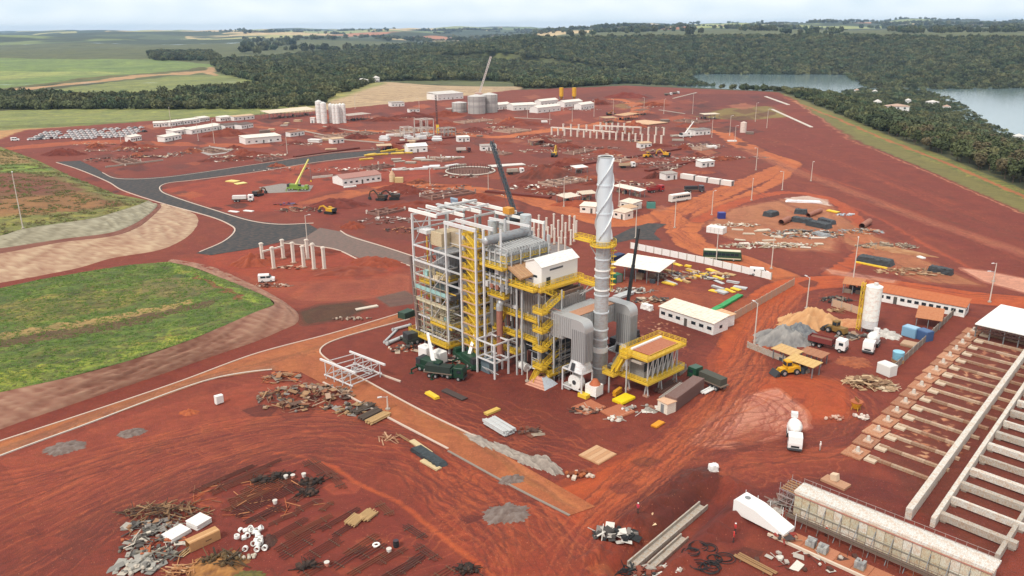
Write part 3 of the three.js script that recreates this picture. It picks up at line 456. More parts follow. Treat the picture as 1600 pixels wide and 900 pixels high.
function tuftGeo() { const pos = [], nor = []; for (let i = 0; i < 9; i++) { const a = rr(0, 6.28), l = rr(0.45, 0.95), x = rr(-0.25, 0.25), z = rr(-0.25, 0.25), h = rr(0.18, 0.45), c = Math.cos(a), s = Math.sin(a), w = 0.12; pos.push(x - s * w, 0, z + c * w, x + s * w, 0, z - c * w, x + c * l * 0.6, h, z + s * l * 0.6); } const g = new THREE.BufferGeometry(); g.setAttribute('position', new THREE.Float32BufferAttribute(pos, 3)); g.computeVertexNormals(); return g; }
const TUFT = tuftGeo(), GRASSM = new THREE.MeshPhysicalMaterial({ color: 0xffffff, roughness: 0.9, side: THREE.DoubleSide, transmission: 0.5, thickness: 0, specularIntensity: 0.1 });
function grass(label, spots) { const im = new THREE.InstancedMesh(TUFT, GRASSM, spots.length), c = new THREE.Color(); spots.forEach(([p, s, col], i) => { _m.compose(p, _q.setFromAxisAngle(UPV, rr(0, 6.28)), _b.set(s, s * rr(0.7, 1.2), s)); im.setMatrixAt(i, _m); const k = rr(0.75, 1.25); im.setColorAt(i, c.setRGB(col[0] * k, col[1] * k, col[2] * k)); }); shade(im); im.name = numbered('grass'); tag(im, label, 'grass', null, 'stuff'); scene.add(im); }
{
  const top1 = [[-260, 668, 4.5], [-120, 643, 4.5], [0, 613, 4.5], [100, 591, 4.5], [200, 564, 4.5], [295, 532, 4.5], [345, 511, 4.3], [400, 487, 3.8], [428, 476, 2.6], [420, 466, 1.6], [390, 452, 1.0], [340, 432, 0.6], [300, 417, 0.4], [262, 409, 0.3]];
  const toe1 = [[-260, 775], [-120, 721], [0, 672], [120, 630], [250, 586], [350, 551], [400, 534], [440, 517], [464, 506], [468, 492], [440, 468], [380, 437], [330, 416], [270, 404]];
  bank('bare brown bank between the green terrace and the orange road', toe1, top1, [0x734638, 0xa07c66]);
  const cap = [...top1, [200, 414, 0.5], [130, 425, 1], [60, 437, 1.6], [0, 450, 2.2], [-120, 478, 3], [-260, 515, 3.5]], box = [-190, -55, -270, -135];
  const L = [], q = (col, a, f, pts, h = 3.5) => L.push({ col, alpha: a, feather: f, pts: W2(pts, h) });
  q([92, 74, 50], 1, 1, [[-260, 590], [0, 530], [170, 500], [330, 462], [330, 470], [170, 512], [0, 545], [-260, 610]]); q([160, 140, 96], 1, 0.7, [[-260, 580], [0, 520], [170, 490], [300, 460], [300, 465], [170, 499], [0, 530], [-260, 592]]);
  q([124, 142, 54], 0.85, 1.5, [[-260, 690], [0, 585], [160, 550], [300, 510], [310, 525], [160, 570], [0, 612], [-260, 710]], 4.5); q([112, 112, 62], 0.7, 3, [[0, 470], [120, 445], [260, 440], [200, 470], [60, 500], [0, 500]]); q([120, 112, 76], 0.7, 2, [[200, 430], [270, 420], [330, 440], [280, 460]]); q([118, 146, 54], 0.8, 1, [[252, 408], [280, 410], [340, 438], [420, 475], [405, 480], [330, 445]], 1.5); q([128, 66, 48], 0.8, 0.6, [[300, 424], [330, 436], [385, 470], [378, 474], [320, 440]], 1.5);
  for (let i = 0; i < 90; i++) { const u = rr(-260, 380), v = 560 - (u + 260) * 0.2 + rr(-90, 90), L2 = rr(20, 90); L.push({ col: pick([[70, 88, 36], [62, 70, 36], [124, 120, 72], [108, 132, 50], [96, 82, 52]]), alpha: rr(0.3, 0.6), width: rr(0.5, 2.6), feather: 0.5, line: true, pts: W2([[u, v], [u + L2 * 0.5, v - L2 * 0.12 + rr(-2, 2)], [u + L2, v - L2 * 0.25]], 3.8) }); }
  const [, w, tri] = terrace('green terrace of rough grass with mown strips', cap, paint(...box, 1280, 1280, [86, 110, 45], 1.6, 0.8, L), box);
  const at = onTerrace(w, tri), spots = []; for (let i = 0; i < 15000; i++) { const p = at(), f = fbm(p.x / 9, p.z / 9, 3), [, v] = toPhoto(p.x, p.y, p.z); if (f < -0.3) continue; p.y -= 0.03; spots.push([p, rr(0.4, 0.85), f > 0.25 ? [0.22, 0.29, 0.08] : f < -0.1 ? [0.27, 0.26, 0.12] : [0.16, 0.26, 0.06]]); }
  grass('rough green grass growing on the terrace', spots);
}
{
  const toe = [[-260, 512], [-120, 474], [0, 443], [60, 432], [125, 419], [175, 404], [250, 391], [288, 375], [312, 349], [306, 334], [264, 320]];
  const bench = [[-260, 428, 5], [-120, 410, 5], [0, 396, 5], [60, 385, 5], [100, 378, 4.8], [175, 369, 4.2], [212, 357, 3.4], [238, 338, 2.2], [250, 326, 1.2], [252, 322, 0.8], [250, 319, 0.6]];
  const bench2 = [[-260, 416, 5.1], [-120, 400, 5.1], [0, 388, 5.1], [60, 379, 5.1], [100, 373, 4.9], [170, 364, 4.3], [205, 352, 3.5], [232, 335, 2.3], [243, 325, 1.3], [246, 321, 0.9], [246, 318, 0.7]];
  const top = [[-260, 382, 7.6], [-120, 378, 7.6], [0, 368, 7.6], [35, 358, 7.6], [100, 348, 7], [150, 340, 6], [178, 332, 5], [204, 324, 3.5], [221, 318, 2], [228, 315, 1.2], [232, 313, 0.9]];
  bank('pale tan lower bank curving round the upper terrace', toe, bench, [0x8a6450, 0xb9a184]);
  bank('dark earth bench between the two banks', bench, bench2, [0x6a3b30, 0x7d5140], 60);
  bank('grey grassy upper bank below the terrace with the lamp pole', bench2, top, [0x6d6450, 0xa79f88]);
  const cap = [...top, [180, 303, 0.8], [110, 275, 0.8], [60, 251, 0.8], [0, 229, 0.8], [-120, 240, 2], [-260, 255, 3]], box = [-420, -150, -520, -225], L = [], q = (col, a, f, pts, h = 4) => L.push({ col, alpha: a, feather: f, pts: W2(pts, h) });
  q([118, 78, 54], 0.85, 5, [[-200, 280], [0, 268], [90, 275], [140, 305], [190, 318], [100, 336], [0, 345], [-200, 350]]); q([146, 112, 70], 0.7, 4, [[0, 320], [130, 300], [160, 322], [60, 345], [0, 352]]); q([114, 66, 50], 0.7, 4, [[-200, 284], [20, 272], [80, 285], [60, 305], [-200, 310]]); q([104, 130, 52], 0.9, 3, [[-200, 268], [0, 256], [60, 252], [80, 262], [0, 270], [-200, 280]]); q([150, 124, 84], 0.8, 3, [[-200, 250], [0, 230], [50, 248], [0, 254], [-200, 266]]);
  const [, w, tri] = terrace('upper terrace of brown earth and yellow green grass', cap, paint(...box, 1024, 1024, [112, 120, 62], 2.5, 1.2, L), box);
  const at = onTerrace(w, tri), spots = []; for (let i = 0; i < 14000; i++) { const p = at(), f = fbm(p.x / 16, p.z / 16, 3); if (f < 0) continue; spots.push([p, rr(0.8, 1.6), f > 0.3 ? [0.16, 0.2, 0.06] : [0.24, 0.2, 0.1]]); }
  grass('thin yellow green grass on the upper terrace', spots);
}
kerb('kerb', 'pale drain kerb beside the dark ditch below the upper terrace', mat(0xa98e7e, 0.9), [[0, 231], [60, 254], [110, 279], [180, 308], [240, 328], [300, 346]], 0.5, 0.3);

// ---------- the boiler house: x = b along the front, -z = a to the back ----------
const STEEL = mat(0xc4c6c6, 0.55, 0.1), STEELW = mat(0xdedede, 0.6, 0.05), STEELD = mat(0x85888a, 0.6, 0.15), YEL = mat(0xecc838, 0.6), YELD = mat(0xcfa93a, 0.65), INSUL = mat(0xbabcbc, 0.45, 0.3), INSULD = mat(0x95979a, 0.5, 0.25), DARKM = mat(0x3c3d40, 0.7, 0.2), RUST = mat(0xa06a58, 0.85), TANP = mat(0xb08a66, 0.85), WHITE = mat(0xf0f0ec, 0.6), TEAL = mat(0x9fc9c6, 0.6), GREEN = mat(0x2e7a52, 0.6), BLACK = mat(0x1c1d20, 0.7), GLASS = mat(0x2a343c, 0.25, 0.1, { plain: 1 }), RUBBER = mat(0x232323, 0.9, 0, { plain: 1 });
const YAW = -47 * Math.PI / 180, ORIG = S(648, 529);
const q3 = (b, h, a) => [b, h, -a];
function railing(mb, pts, hgt = 1.1, bar = 0.07) { // pts: [b, h, a] path; posts, rails and toe board
  for (let i = 0; i + 1 < pts.length; i++) {
    const [b0, h0, a0] = pts[i], [b1, h1, a1] = pts[i + 1], L = Math.hypot(b1 - b0, a1 - a0), n = Math.max(1, Math.round(L / 1.4));
    for (let k = 0; k <= n; k++) { const t = k / n, x = b0 + (b1 - b0) * t, y = h0 + (h1 - h0) * t, z = a0 + (a1 - a0) * t; mb.bar(q3(x, y, z), q3(x, y + hgt, z), [bar, bar]); }
    for (const [e, w] of [[0.1, 0.2], [0.5, 0.07], [0.82, 0.07], [hgt, 0.08]]) mb.bar(q3(b0, h0 + e, a0), q3(b1, h1 + e, a1), [bar * 0.8, w]);
  }
}
function platform(parent, b0, b1, a0, a1, h, open = '', m = YEL, name = 'platform') {
  const f = new MB(); f.box([b1 - b0, 0.1, a1 - a0], q3((b0 + b1) / 2, h - 0.1, (a0 + a1) / 2)); for (const [x0, z0, x1, z1] of [[b0, a0, b1, a0], [b0, a1, b1, a1], [b0, a0, b0, a1], [b1, a0, b1, a1]]) f.bar(q3(x0, h - 0.2, z0), q3(x1, h - 0.2, z1), [0.12, 0.32]);
  const p = f.done(parent, name, m === YEL ? YELD : m), r = new MB();
  if (!open.includes('f')) railing(r, [[b0, h, a0], [b1, h, a0]]); if (!open.includes('k')) railing(r, [[b0, h, a1], [b1, h, a1]]); if (!open.includes('l')) railing(r, [[b0, h, a0], [b0, h, a1]]); if (!open.includes('r')) railing(r, [[b1, h, a0], [b1, h, a1]]);
  if (r.g.length) r.done(p, 'railing', m); return p;
}
function stair(parent, p0, p1, w, along, m = YEL) { // along: 'b' or 'a', the run of the flight
  const s = new MB(), side = along === 'b' ? (t) => [0, 0, t] : (t) => [t, 0, 0], n = Math.max(4, Math.round(Math.abs(p1[1] - p0[1]) / 0.24)), r = new MB();
  for (const e of [0, w]) { const d = side(e); s.bar(q3(p0[0] + d[0], p0[1], p0[2] + d[2]), q3(p1[0] + d[0], p1[1], p1[2] + d[2]), [0.08, 0.34]); railing(r, [[p0[0] + d[0], p0[1], p0[2] + d[2]], [p1[0] + d[0], p1[1], p1[2] + d[2]]]); }
  for (let i = 1; i < n; i++) { const t = i / n, d = side(w / 2); s.box(along === 'b' ? [0.26, 0.05, w] : [w, 0.05, 0.26], q3(p0[0] + (p1[0] - p0[0]) * t + d[0], p0[1] + (p1[1] - p0[1]) * t, p0[2] + (p1[2] - p0[2]) * t + d[2])); }
  const o = s.done(parent, 'stair_flight', m); r.done(o, 'handrail', m); return o;
}
function ribbed(parent, name, m, b0, b1, a0, a1, h0, h1, step = 0.8, rib = 0.14) { // casing stiffened by ribs on its sides and top
  const g = new MB(); g.box([b1 - b0, h1 - h0, a1 - a0], q3((b0 + b1) / 2, h0, (a0 + a1) / 2));
  for (let x = b0 + step / 2; x < b1; x += step) { for (const a of [a0 - rib / 2, a1 + rib / 2]) g.box([0.12, h1 - h0 - 0.1, rib], q3(x, h0 + 0.05, a)); }
  for (let z = a0 + step / 2; z < a1; z += step) { for (const b of [b0 - rib / 2, b1 + rib / 2]) g.box([rib, h1 - h0 - 0.1, 0.12], q3(b, h0 + 0.05, z)); g.box([b1 - b0 - 0.1, rib, 0.12], q3((b0 + b1) / 2, h1, z)); }
  return g.done(parent, name, m);
}
const BO = T('boiler_house', 'tall grey steel boiler house frame with yellow stairs and walkways', 'boiler house', { at: [ORIG.x, 0, ORIG.z], yaw: YAW });
{
  const col = (b, a, h, w = 0.42, m = STEEL, h0 = 0) => B(BO, 'column', m, [w, h - h0, w], q3(b, h0, a)), beam = (b0, h0, a0, b1, h1, a1, w = 0.3, d = 0.36, m = STEEL) => R(BO, 'beam', m, q3(b0, h0, a0), q3(b1, h1, a1), [w, d]);
  // left tower
  const As = [0, 5, 10, 15.5], top1 = 31.4;
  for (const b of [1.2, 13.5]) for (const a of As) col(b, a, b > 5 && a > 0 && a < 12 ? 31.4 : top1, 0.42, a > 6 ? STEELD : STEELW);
  col(7.4, 0, 20.2, 0.32); col(4.2, 0, 12, 0.28); col(7.4, 15.5, 31.4, 0.36, STEELD); col(5, 7.5, 31.4, 0.34, STEELW);
  for (const h of [3, 7, 11, 14, 17, 20.4, 24, 31.2]) {
    const m = h === 14 ? TEAL : h === 11 ? mat(0xd8d2b4, 0.7) : STEELW, d = h === 14 || h === 11 ? 0.8 : 0.34;
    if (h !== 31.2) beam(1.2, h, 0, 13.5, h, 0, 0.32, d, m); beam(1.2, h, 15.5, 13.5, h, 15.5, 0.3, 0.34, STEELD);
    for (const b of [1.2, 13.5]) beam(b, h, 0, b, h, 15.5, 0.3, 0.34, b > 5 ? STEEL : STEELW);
  }
  beam(1.2, 27.6, 0, 1.2, 27.6, 15.5); beam(1.2, 29.4, 0, 5, 29.4, 7.5, 0.2, 0.25);
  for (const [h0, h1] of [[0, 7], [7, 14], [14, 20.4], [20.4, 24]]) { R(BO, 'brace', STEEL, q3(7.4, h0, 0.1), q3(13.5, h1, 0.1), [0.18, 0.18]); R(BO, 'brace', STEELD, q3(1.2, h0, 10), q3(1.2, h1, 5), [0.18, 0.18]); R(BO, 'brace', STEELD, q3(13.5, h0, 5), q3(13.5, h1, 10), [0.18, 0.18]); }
  R(BO, 'brace', STEEL, q3(1.2, 24, 0), q3(1.2, 31, 5), [0.14, 0.14]); R(BO, 'brace', STEEL, q3(1.2, 31, 0), q3(1.2, 24, 5), [0.14, 0.14]);
  // roof girders
  for (const [b0, a0, b1, a1, h] of [[0.2, 0, 10.5, 0, 32.2], [0.2, 5, 14, 5, 32.2], [1, 10, 14, 10, 32.2], [1, 15.5, 20, 15.5, 32.2], [13.5, -0.3, 24.2, -0.3, 31.4], [13.5, 3, 26, 3, 31.4]]) beam(b0, h, a0, b1, h, a1, 0.4, 0.75, h > 32 ? WHITE : STEELW);
  beam(10.5, 32.6, 0, 10.5, 32.6, 15.5, 0.35, 0.5, STEELW); beam(6, 33, 4, 6, 33, 15.5, 0.9, 0.4, STEEL); beam(3, 33, 6, 13, 33, 6, 0.7, 0.3, STEEL);
  for (let i = 0; i < 6; i++) beam(rr(1.5, 5), 32.7, 1 + i * 2.4, rr(8, 13), 32.7, 1.4 + i * 2.4, 0.18, 0.2, STEEL);
  // stack of economiser tubes and boxes in the left tower
  for (let i = 0; i < 6; i++) { const t = new MB(), h = 3.6 + i * 1.25; for (let k = 0; k < 10; k++) t.bar(q3(1.9, h + 0.25 * (k % 2), 0.7 + k * 0.9), q3(12.9, h + 0.25 * (k % 2), 0.7 + k * 0.9), 0.13); for (const b of [1.9, 5.2, 8.9, 12.9]) t.bar(q3(b, h - 0.2, 0.6), q3(b, h - 0.2, 9.4), [0.18, 0.2]); t.done(BO, 'tube_bank', mat(i % 2 ? 0xb5aa8a : 0xc9bfa2, 0.75)); }
  for (let i = 0; i < 5; i++) { const t = new MB(); for (let k = 0; k < 6; k++) t.bar(q3(2 + i * 2.3, 3, 0.5 + k * 1.7), q3(2 + i * 2.3, 11, 0.5 + k * 1.7), 0.1); t.done(BO, 'tube_hanger', mat(0xa79f86, 0.8)); }
  B(BO, 'soot_box', INSULD, [9.5, 2.2, 12], q3(7.2, 12, 8)); B(BO, 'soot_box', DARKM, [5.5, 2.6, 10], q3(10, 15, 9)); B(BO, 'soot_box', mat(0x5c6a6c, 0.6, 0.2), [4.2, 2, 4], q3(10, 14.6, 3)); B(BO, 'soot_box', INSULD, [6, 2.8, 14], q3(9.8, 17.6, 8.6));
  ribbed(BO, 'duct_casing', INSULD, 8.2, 13.2, 1.2, 15, 20.6, 23.8, 0.9, 0.12); B(BO, 'insulated_box', mat(0xc9b695, 0.8), [4.2, 3.2, 6], q3(6, 24, 6)); B(BO, 'insulated_box', mat(0xb8a68c, 0.8), [4, 3.4, 7], q3(10.6, 24, 9)); B(BO, 'insulated_box', STEELW, [3.6, 0.9, 2.6], q3(2.4, 26.6, 3)); B(BO, 'insulated_box', INSULD, [3.4, 1.6, 5], q3(3.4, 20.6, 8));
  platform(BO, -0.4, 14.3, -1.4, 0.9, 2.2, 'k'); platform(BO, 13.6, 14.8, -1.2, 6, 2.2, 'l'); platform(BO, 7.6, 13.2, -0.7, 0.6, 6.6, 'k'); platform(BO, 13.7, 14.7, 0, 6, 6.4, 'l'); platform(BO, 1.6, 6, 1, 4, 15.2, 'k'); platform(BO, 8, 13, 1.2, 5.8, 17.4, 'k'); platform(BO, 2, 7, 3, 6, 10.9, 'k');
  for (let i = 0; i < 6; i++) { const h = 2 + i * 1.6; R(BO, 'pipe', mat(0x8a7d78, 0.6, 0.2), q3(14.1, h, 0.6 + i * 0.2), q3(14.1, h, 9), 0.12); }
  // stair tower
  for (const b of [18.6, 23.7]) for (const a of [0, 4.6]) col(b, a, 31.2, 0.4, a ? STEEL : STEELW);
  for (let i = 0; i < 11; i++) {
    const h = 1.7 + i * 2.55; beam(18.6, h, 0, 23.7, h, 0, 0.2, 0.26, mat(0xc8a487, 0.7)); beam(18.6, h, 4.6, 23.7, h, 4.6, 0.2, 0.26); beam(18.6, h, 0, 18.6, h, 4.6, 0.2, 0.26); beam(23.7, h, 0, 23.7, h, 4.6, 0.2, 0.26);
    stair(BO, [19.2, h + 2.5, 0.5], [22.9, h, 0.5], 1.0, 'b'); platform(BO, 18.8, 19.9, 0.3, 4.3, h + 2.5, 'r'); platform(BO, 22.3, 23.5, 0.3, 4.3, h, 'l'); if (i % 2) stair(BO, [19.4, h, 2.9], [22.6, h + 2.5, 2.9], 1.0, 'b', YELD);
  }
  beam(13.5, 24, 0, 18.6, 24, 0); beam(13.5, 20.4, 0, 18.6, 20.4, 0); beam(13.5, 17, 0, 18.6, 17, 0); beam(13.5, 7, 0, 18.6, 7, 0); beam(13.5, 28.4, 3, 26, 28.4, 3, 0.25, 0.3);
  for (let i = 0; i < 4; i++) { B(BO, 'duct_section', i % 2 ? DARKM : INSULD, [4.4, 3.4, 9], q3(16, 4 + i * 5.2, 7.5)); }
  // furnace
  for (const b of [25.6, 30.6]) for (const a of [6.8, 15]) col(b, a, b < 26 && a < 8 ? 33 : a < 8 ? 18.5 : 29, 0.45); col(25.8, 0.4, 31.8, 0.4, STEELW); col(28.4, 3, 31.8, 0.36, STEELW); col(31.4, 7.2, 18, 0.75, STEELD);
  for (const h of [4.2, 8.4, 13.2, 18.2]) { beam(25.6, h, 6.8, 30.6, h, 6.8); beam(30.6, h, 6.8, 30.6, h, 15); beam(30.6, h, 15, 40, h, 15, 0.3, 0.34, STEELD); }
  ribbed(BO, 'furnace_casing', INSULD, 24.6, 30.4, 8.4, 15, 3.5, 18, 1, 0.14); ribbed(BO, 'furnace_casing', INSUL, 24.6, 31, 2.6, 14.5, 18.4, 27.4, 0.75, 0.2); 
  { const t = new MB(); for (let z = 2.8; z < 14.4; z += 0.85) { t.bar(q3(24.8, 28.4, z), q3(30.8, 27.8, z), [0.2, 0.26]); t.bar(q3(24.8, 27.2, z), q3(24.8, 28.4, z), [0.14, 0.14]); t.bar(q3(30.8, 27.2, z), q3(30.8, 27.8, z), [0.14, 0.14]); } t.bar(q3(24.8, 28.6, 2.6), q3(24.8, 28.6, 14.5), [0.2, 0.2]); t.done(BO, 'roof_tube_rack', STEEL); }
  { const s = B(BO, 'insulated_hood', TANP, [4.6, 0.5, 11.5], q3(33.1, 23.2, 8)); s.rotation.z = -0.42; const k = new MB(); for (let i = 0; i < 9; i++) k.box([4.6, 0.1, 0.16], [0, 0.26, 5.2 - i * 1.3]); const j = k.done(BO, 'hood_batten', mat(0xc09a74, 0.85), [33.1, 23.45, -8]); j.rotation.z = -0.42; }
  { const r = new MB(); railing(r, [[31.2, 25.4, 1.8], [31.2, 25.4, 14]]); railing(r, [[31.2, 25.4, 1.8], [29.6, 25.4, 1.8]]); r.done(BO, 'railing', YEL); }
  const drum = C(BO, 'steam_drum', INSULD, 1.0, 12, [0, 0, 0], { seg: 18 }); drum.position.set(26, 29.3, -6.6); drum.rotation.x = Math.PI / 2;
  for (const a of [1.2, 12]) { const e = add(BO, 'drum_end', new THREE.SphereGeometry(1.0, 14, 8), INSUL, q3(26, 29.3, a + (a < 5 ? -0.5 : 0.5))); e.scale.z = 0.6; }
  for (const [b, a, h, r, l] of [[18, 10, 26.5, 1.1, 4.4], [20.4, 11, 26.5, 1.0, 4.2], [25, 13.6, 28, 1.25, 4.8]]) { C(BO, 'vessel', mat(0xc4cacc, 0.5, 0.3), r, l, q3(b, h, a), { seg: 16 }); }
  platform(BO, 14, 24, 8.2, 12.8, 26.3, '', YEL); for (const [b, a] of [[14.4, 14], [19, 14], [24, 14.4], [14.4, 8], [29.8, 14.6]]) col(b, a, 32, 0.34, STEEL); beam(14.4, 31.6, 14, 30, 31.6, 14.4, 0.35, 0.6, WHITE); beam(14.4, 31.6, 8, 14.4, 31.6, 14, 0.3, 0.4); beam(18, 31.6, 9, 30, 31.6, 10, 0.3, 0.5, STEELW); B(BO, 'hoist', mat(0xd09030, 0.6), [2.2, 1.4, 1.6], q3(19, 32, 14)); B(BO, 'hoist', mat(0xc07840, 0.7), [1.6, 1.2, 2.4], q3(15.6, 27, 12.4));
  B(BO, 'furnace_casing', INSULD, [1.2, 9, 3.4], q3(24, 9, 5.6)); for (let i = 0; i < 6; i++) R(BO, 'pipe', i % 2 ? STEEL : RUST, q3(26 + i * 0.8, 4.4, 7.6), q3(26 + i * 0.8, 17.6, 7.6), 0.16);
  for (const h of [19.6, 21.4, 23.2, 25, 26.8]) { beam(24.2, h, 2.2, 31.4, h, 2.2, 0.3, 0.34, h === 23.2 ? YELD : STEEL); beam(24.2, h, 2.2, 24.2, h, 14.8, 0.3, 0.34); beam(31.4, h, 2.2, 31.4, h, 14.8, 0.3, 0.34, h === 21.4 ? RUST : STEELD); } for (let i = 0; i < 5; i++) { col(24.4 + i * 1.7, 1.9, 27.4, 0.22, i % 2 ? STEELW : STEEL, 18.4); col(31.6, 3 + i * 2.8, 27.4, 0.22, STEEL, 18.4); } platform(BO, 24.2, 31.4, 0.6, 2, 24.1, 'k'); for (let i = 0; i < 8; i++) B(BO, 'burner_box', pick([DARKM, INSULD, RUST, STEELW]), [rr(0.7, 1.3), rr(0.8, 1.6), 0.7], q3(24.9 + (i % 4) * 1.7, 18.8 + Math.floor(i / 4) * 3.4, 2.1));
  // big pipe
  R(BO, 'pipe', RUST, q3(28.2, 3, 2.6), q3(28.2, 14, 2.6), 0.72);
  add(BO, 'pipe', new THREE.TubeGeometry(new THREE.CatmullRomCurve3([[28.2, 13.9, 2.6], [28.2, 15.2, 2.7], [28.2, 15.9, 3.6], [28.2, 16.2, 5], [28.2, 16.8, 11]].map((p) => new THREE.Vector3(...q3(...p)))), 24, 0.8, 12), INSUL); R(BO, 'pipe', STEELW, q3(28.2, 16.4, 6), q3(29.6, 20.4, 9), 0.45);
  for (let i = 0; i < 7; i++) R(BO, 'downcomer', i % 2 ? STEEL : INSUL, q3(24.6 + i * 0.9, 13.4, 5.2), q3(24.6 + i * 0.9, 19.8, 5.2), 0.2); beam(24.4, 14.6, 5.2, 31, 14.6, 5.2, 0.6, 0.7, STEELW);
  for (const h of [4.3, 8.5, 13.2]) { platform(BO, 24, 31.4, 4.2, 6.3, h, 'k'); } for (let i = 0; i < 3; i++) stair(BO, [24.4, 8.5 + 4.6 * (i - 1) - 0.2, 4.9], [27.4, 13 + 4.6 * (i - 1) - 0.2, 4.9], 1, 'b');
  // low frame in front
  for (const [b, a] of [[25.8, -2], [31.4, -1.9], [31.2, 2.3], [26, 2.2]]) col(b, a, 8, 0.34, STEELW); for (const h of [3.7, 7.8]) { beam(25.8, h, -2, 31.4, h, -1.9, 0.25, 0.3, STEELW); beam(26, h, 2.2, 31.2, h, 2.3, 0.25, 0.3, STEELW); beam(25.8, h, -2, 26, h, 2.2, 0.25, 0.3, STEELW); beam(31.4, h, -1.9, 31.2, h, 2.3, 0.25, 0.3, STEELW); } beam(25.9, 3.7, 0, 31.3, 3.7, 0.2, 0.22, 0.26, STEELW); beam(28.6, 3.7, -2, 28.6, 3.7, 2.2, 0.22, 0.26, STEELW); beam(31.2, 3.7, 2.3, 31.4, 3.7, 7, 0.25, 0.3, STEELW); beam(31.2, 7.8, 2.3, 31.4, 7.8, 7, 0.25, 0.3, STEELW);
  B(BO, 'hopper', mat(0x6d7f88, 0.6, 0.2), [3.2, 2.8, 2.6], q3(27, 0.02, 0.3)); for (let i = 0; i < 4; i++) R(BO, 'feed_pipe', STEEL, q3(27 + i * 0.6, 1.6, -1.6), q3(28.4 + i * 0.7, 0.2, -0.6 + i * 0.2), 0.1);
  // walkways to the cabin and the chimney
  platform(BO, 21, 38.6, 2.6, 4, 20.6, 'l', YEL, 'walkway'); platform(BO, 37.8, 39.3, 4, 17.2, 20.4, 'f', YEL, 'walkway'); platform(BO, 39.3, 46.4, 15.6, 17, 20.2, 'l', YEL, 'walkway'); for (const [b0, h0, a0, b1, h1, a1] of [[39.3, 17, 15.2, 44, 20, 15.6], [39.3, 17, 17, 44, 20, 17], [42, 20, 16, 39.4, 16, 16]]) R(BO, 'brace', STEEL, q3(b0, h0, a0), q3(b1, h1, a1), 0.12);
  for (const [b, a] of [[33, 3.2], [33.8, 4], [37.6, 5.2], [38.6, 16.6]]) col(b, a, 20.4, 0.32); 
  // back pass casings and tube stacks
  ribbed(BO, 'back_pass_casing', mat(0x9a9490, 0.6, 0.3), 31.6, 40, 6.8, 17, 8.4, 18, 0.7, 0.14); ribbed(BO, 'back_pass_casing', INSUL, 40, 43.4, 6.4, 19, 10.4, 15.6, 0.7, 0.12);
  for (let i = 0; i < 5; i++) { const t = new MB(); for (let k = 0; k < 6; k++) t.bar(q3(40.4 - k * 0.5, 1.4 + i * 1.35, 7.2), q3(40.4 - k * 0.5, 1.4 + i * 1.35, 17.6), 0.22); t.bar(q3(41, 0.9 + i * 1.35, 7), q3(41, 0.9 + i * 1.35, 18), [0.3, 0.3]); t.done(BO, 'tube_bank', i % 2 ? INSULD : mat(0x6a6460, 0.7, 0.2)); } B(BO, 'ash_hopper', DARKM, [6, 7.4, 9], q3(36, 0.6, 12)); { const t = new MB(); for (let i = 0; i < 18; i++) t.bar(q3(31.8 + (i % 6) * 1.5, 18.3 + Math.floor(i / 6) * 0.22, 7), q3(31.8 + (i % 6) * 1.5, 18.3 + Math.floor(i / 6) * 0.22, 17), [0.5, 0.16]); t.done(BO, 'roof_slab', mat(0x8a6f5e, 0.85)); }
  for (const [b, a] of [[41, 6.4], [41, 13], [41, 18.4], [37.4, 6]]) col(b, a, 10.4, 0.34);
  // cable trays, small-bore pipes and working scaffold threaded through the frames
  for (let i = 0; i < 70; i++) { const b = rr(1.6, 30), a = rr(0.4, 6), h = rr(2.5, 26), k = rnd(), L = rr(2.5, 7), m = pick([STEEL, STEELW, mat(0x8a7d78, 0.6, 0.1), mat(0xc8b28a, 0.7), YELD, INSULD]); if (b > 17.8 && b < 24.2) continue; R(BO, 'pipe', m, q3(b, h, a), k < 0.45 ? q3(Math.min(31, b + L), h, a) : k < 0.75 ? q3(b, h, a + L * 1.4) : q3(b, Math.min(29, h + L), a), rr(0.06, 0.17)); }
  for (let i = 0; i < 26; i++) { const b = rr(31.6, 42), h = rr(1, 17), k = rnd(); R(BO, 'pipe', pick([STEEL, STEELW, INSULD, RUST]), q3(b, h, 6.3), k < 0.5 ? q3(Math.min(43, b + rr(2, 5)), h, 6.3) : q3(b, h + rr(1.5, 4), 6.3), rr(0.06, 0.16)); }
  { const t = new MB(); for (let b = 2; b < 13.5; b += 1.9) for (const a of [-0.5, 16.2]) t.bar(q3(b, 2.3, a), q3(b, 20, a), [0.08, 0.08]); for (let h = 4; h < 20; h += 1.9) t.bar(q3(1.2, h, -0.5), q3(13.5, h, -0.5), [0.08, 0.08]); t.done(BO, 'working_scaffold', mat(0xbcae96, 0.7)); const u = new MB(); for (let a = 7; a < 18; a += 1.8) u.bar(q3(42, 0, a), q3(42, 11, a), [0.09, 0.09]); for (let h = 1.6; h < 11; h += 1.7) u.bar(q3(42, h, 6.6), q3(42, h, 18.4), [0.09, 0.09]); u.done(BO, 'working_scaffold', mat(0x9a948c, 0.7)); }
  for (let i = 0; i < 9; i++) B(BO, 'junction_box', pick([STEELW, mat(0xd8c8a8, 0.7), TEAL, INSULD]), [rr(0.8, 1.8), rr(0.8, 1.6), rr(0.6, 1.2)], q3(rr(2, 12), pick([7.1, 11.1, 14.5, 17.1]), rr(0.6, 3)));
  platform(BO, 25, 30.4, 2, 3.4, 17.2, 'k'); platform(BO, 31.6, 37.4, 4.8, 6.2, 13, 'k'); platform(BO, 31.6, 37.4, 4.8, 6.2, 8.4, 'k'); platform(BO, 8, 13.4, 10, 15.4, 24.2, ''); platform(BO, 1.6, 7, 10.4, 15.2, 20.6, '');
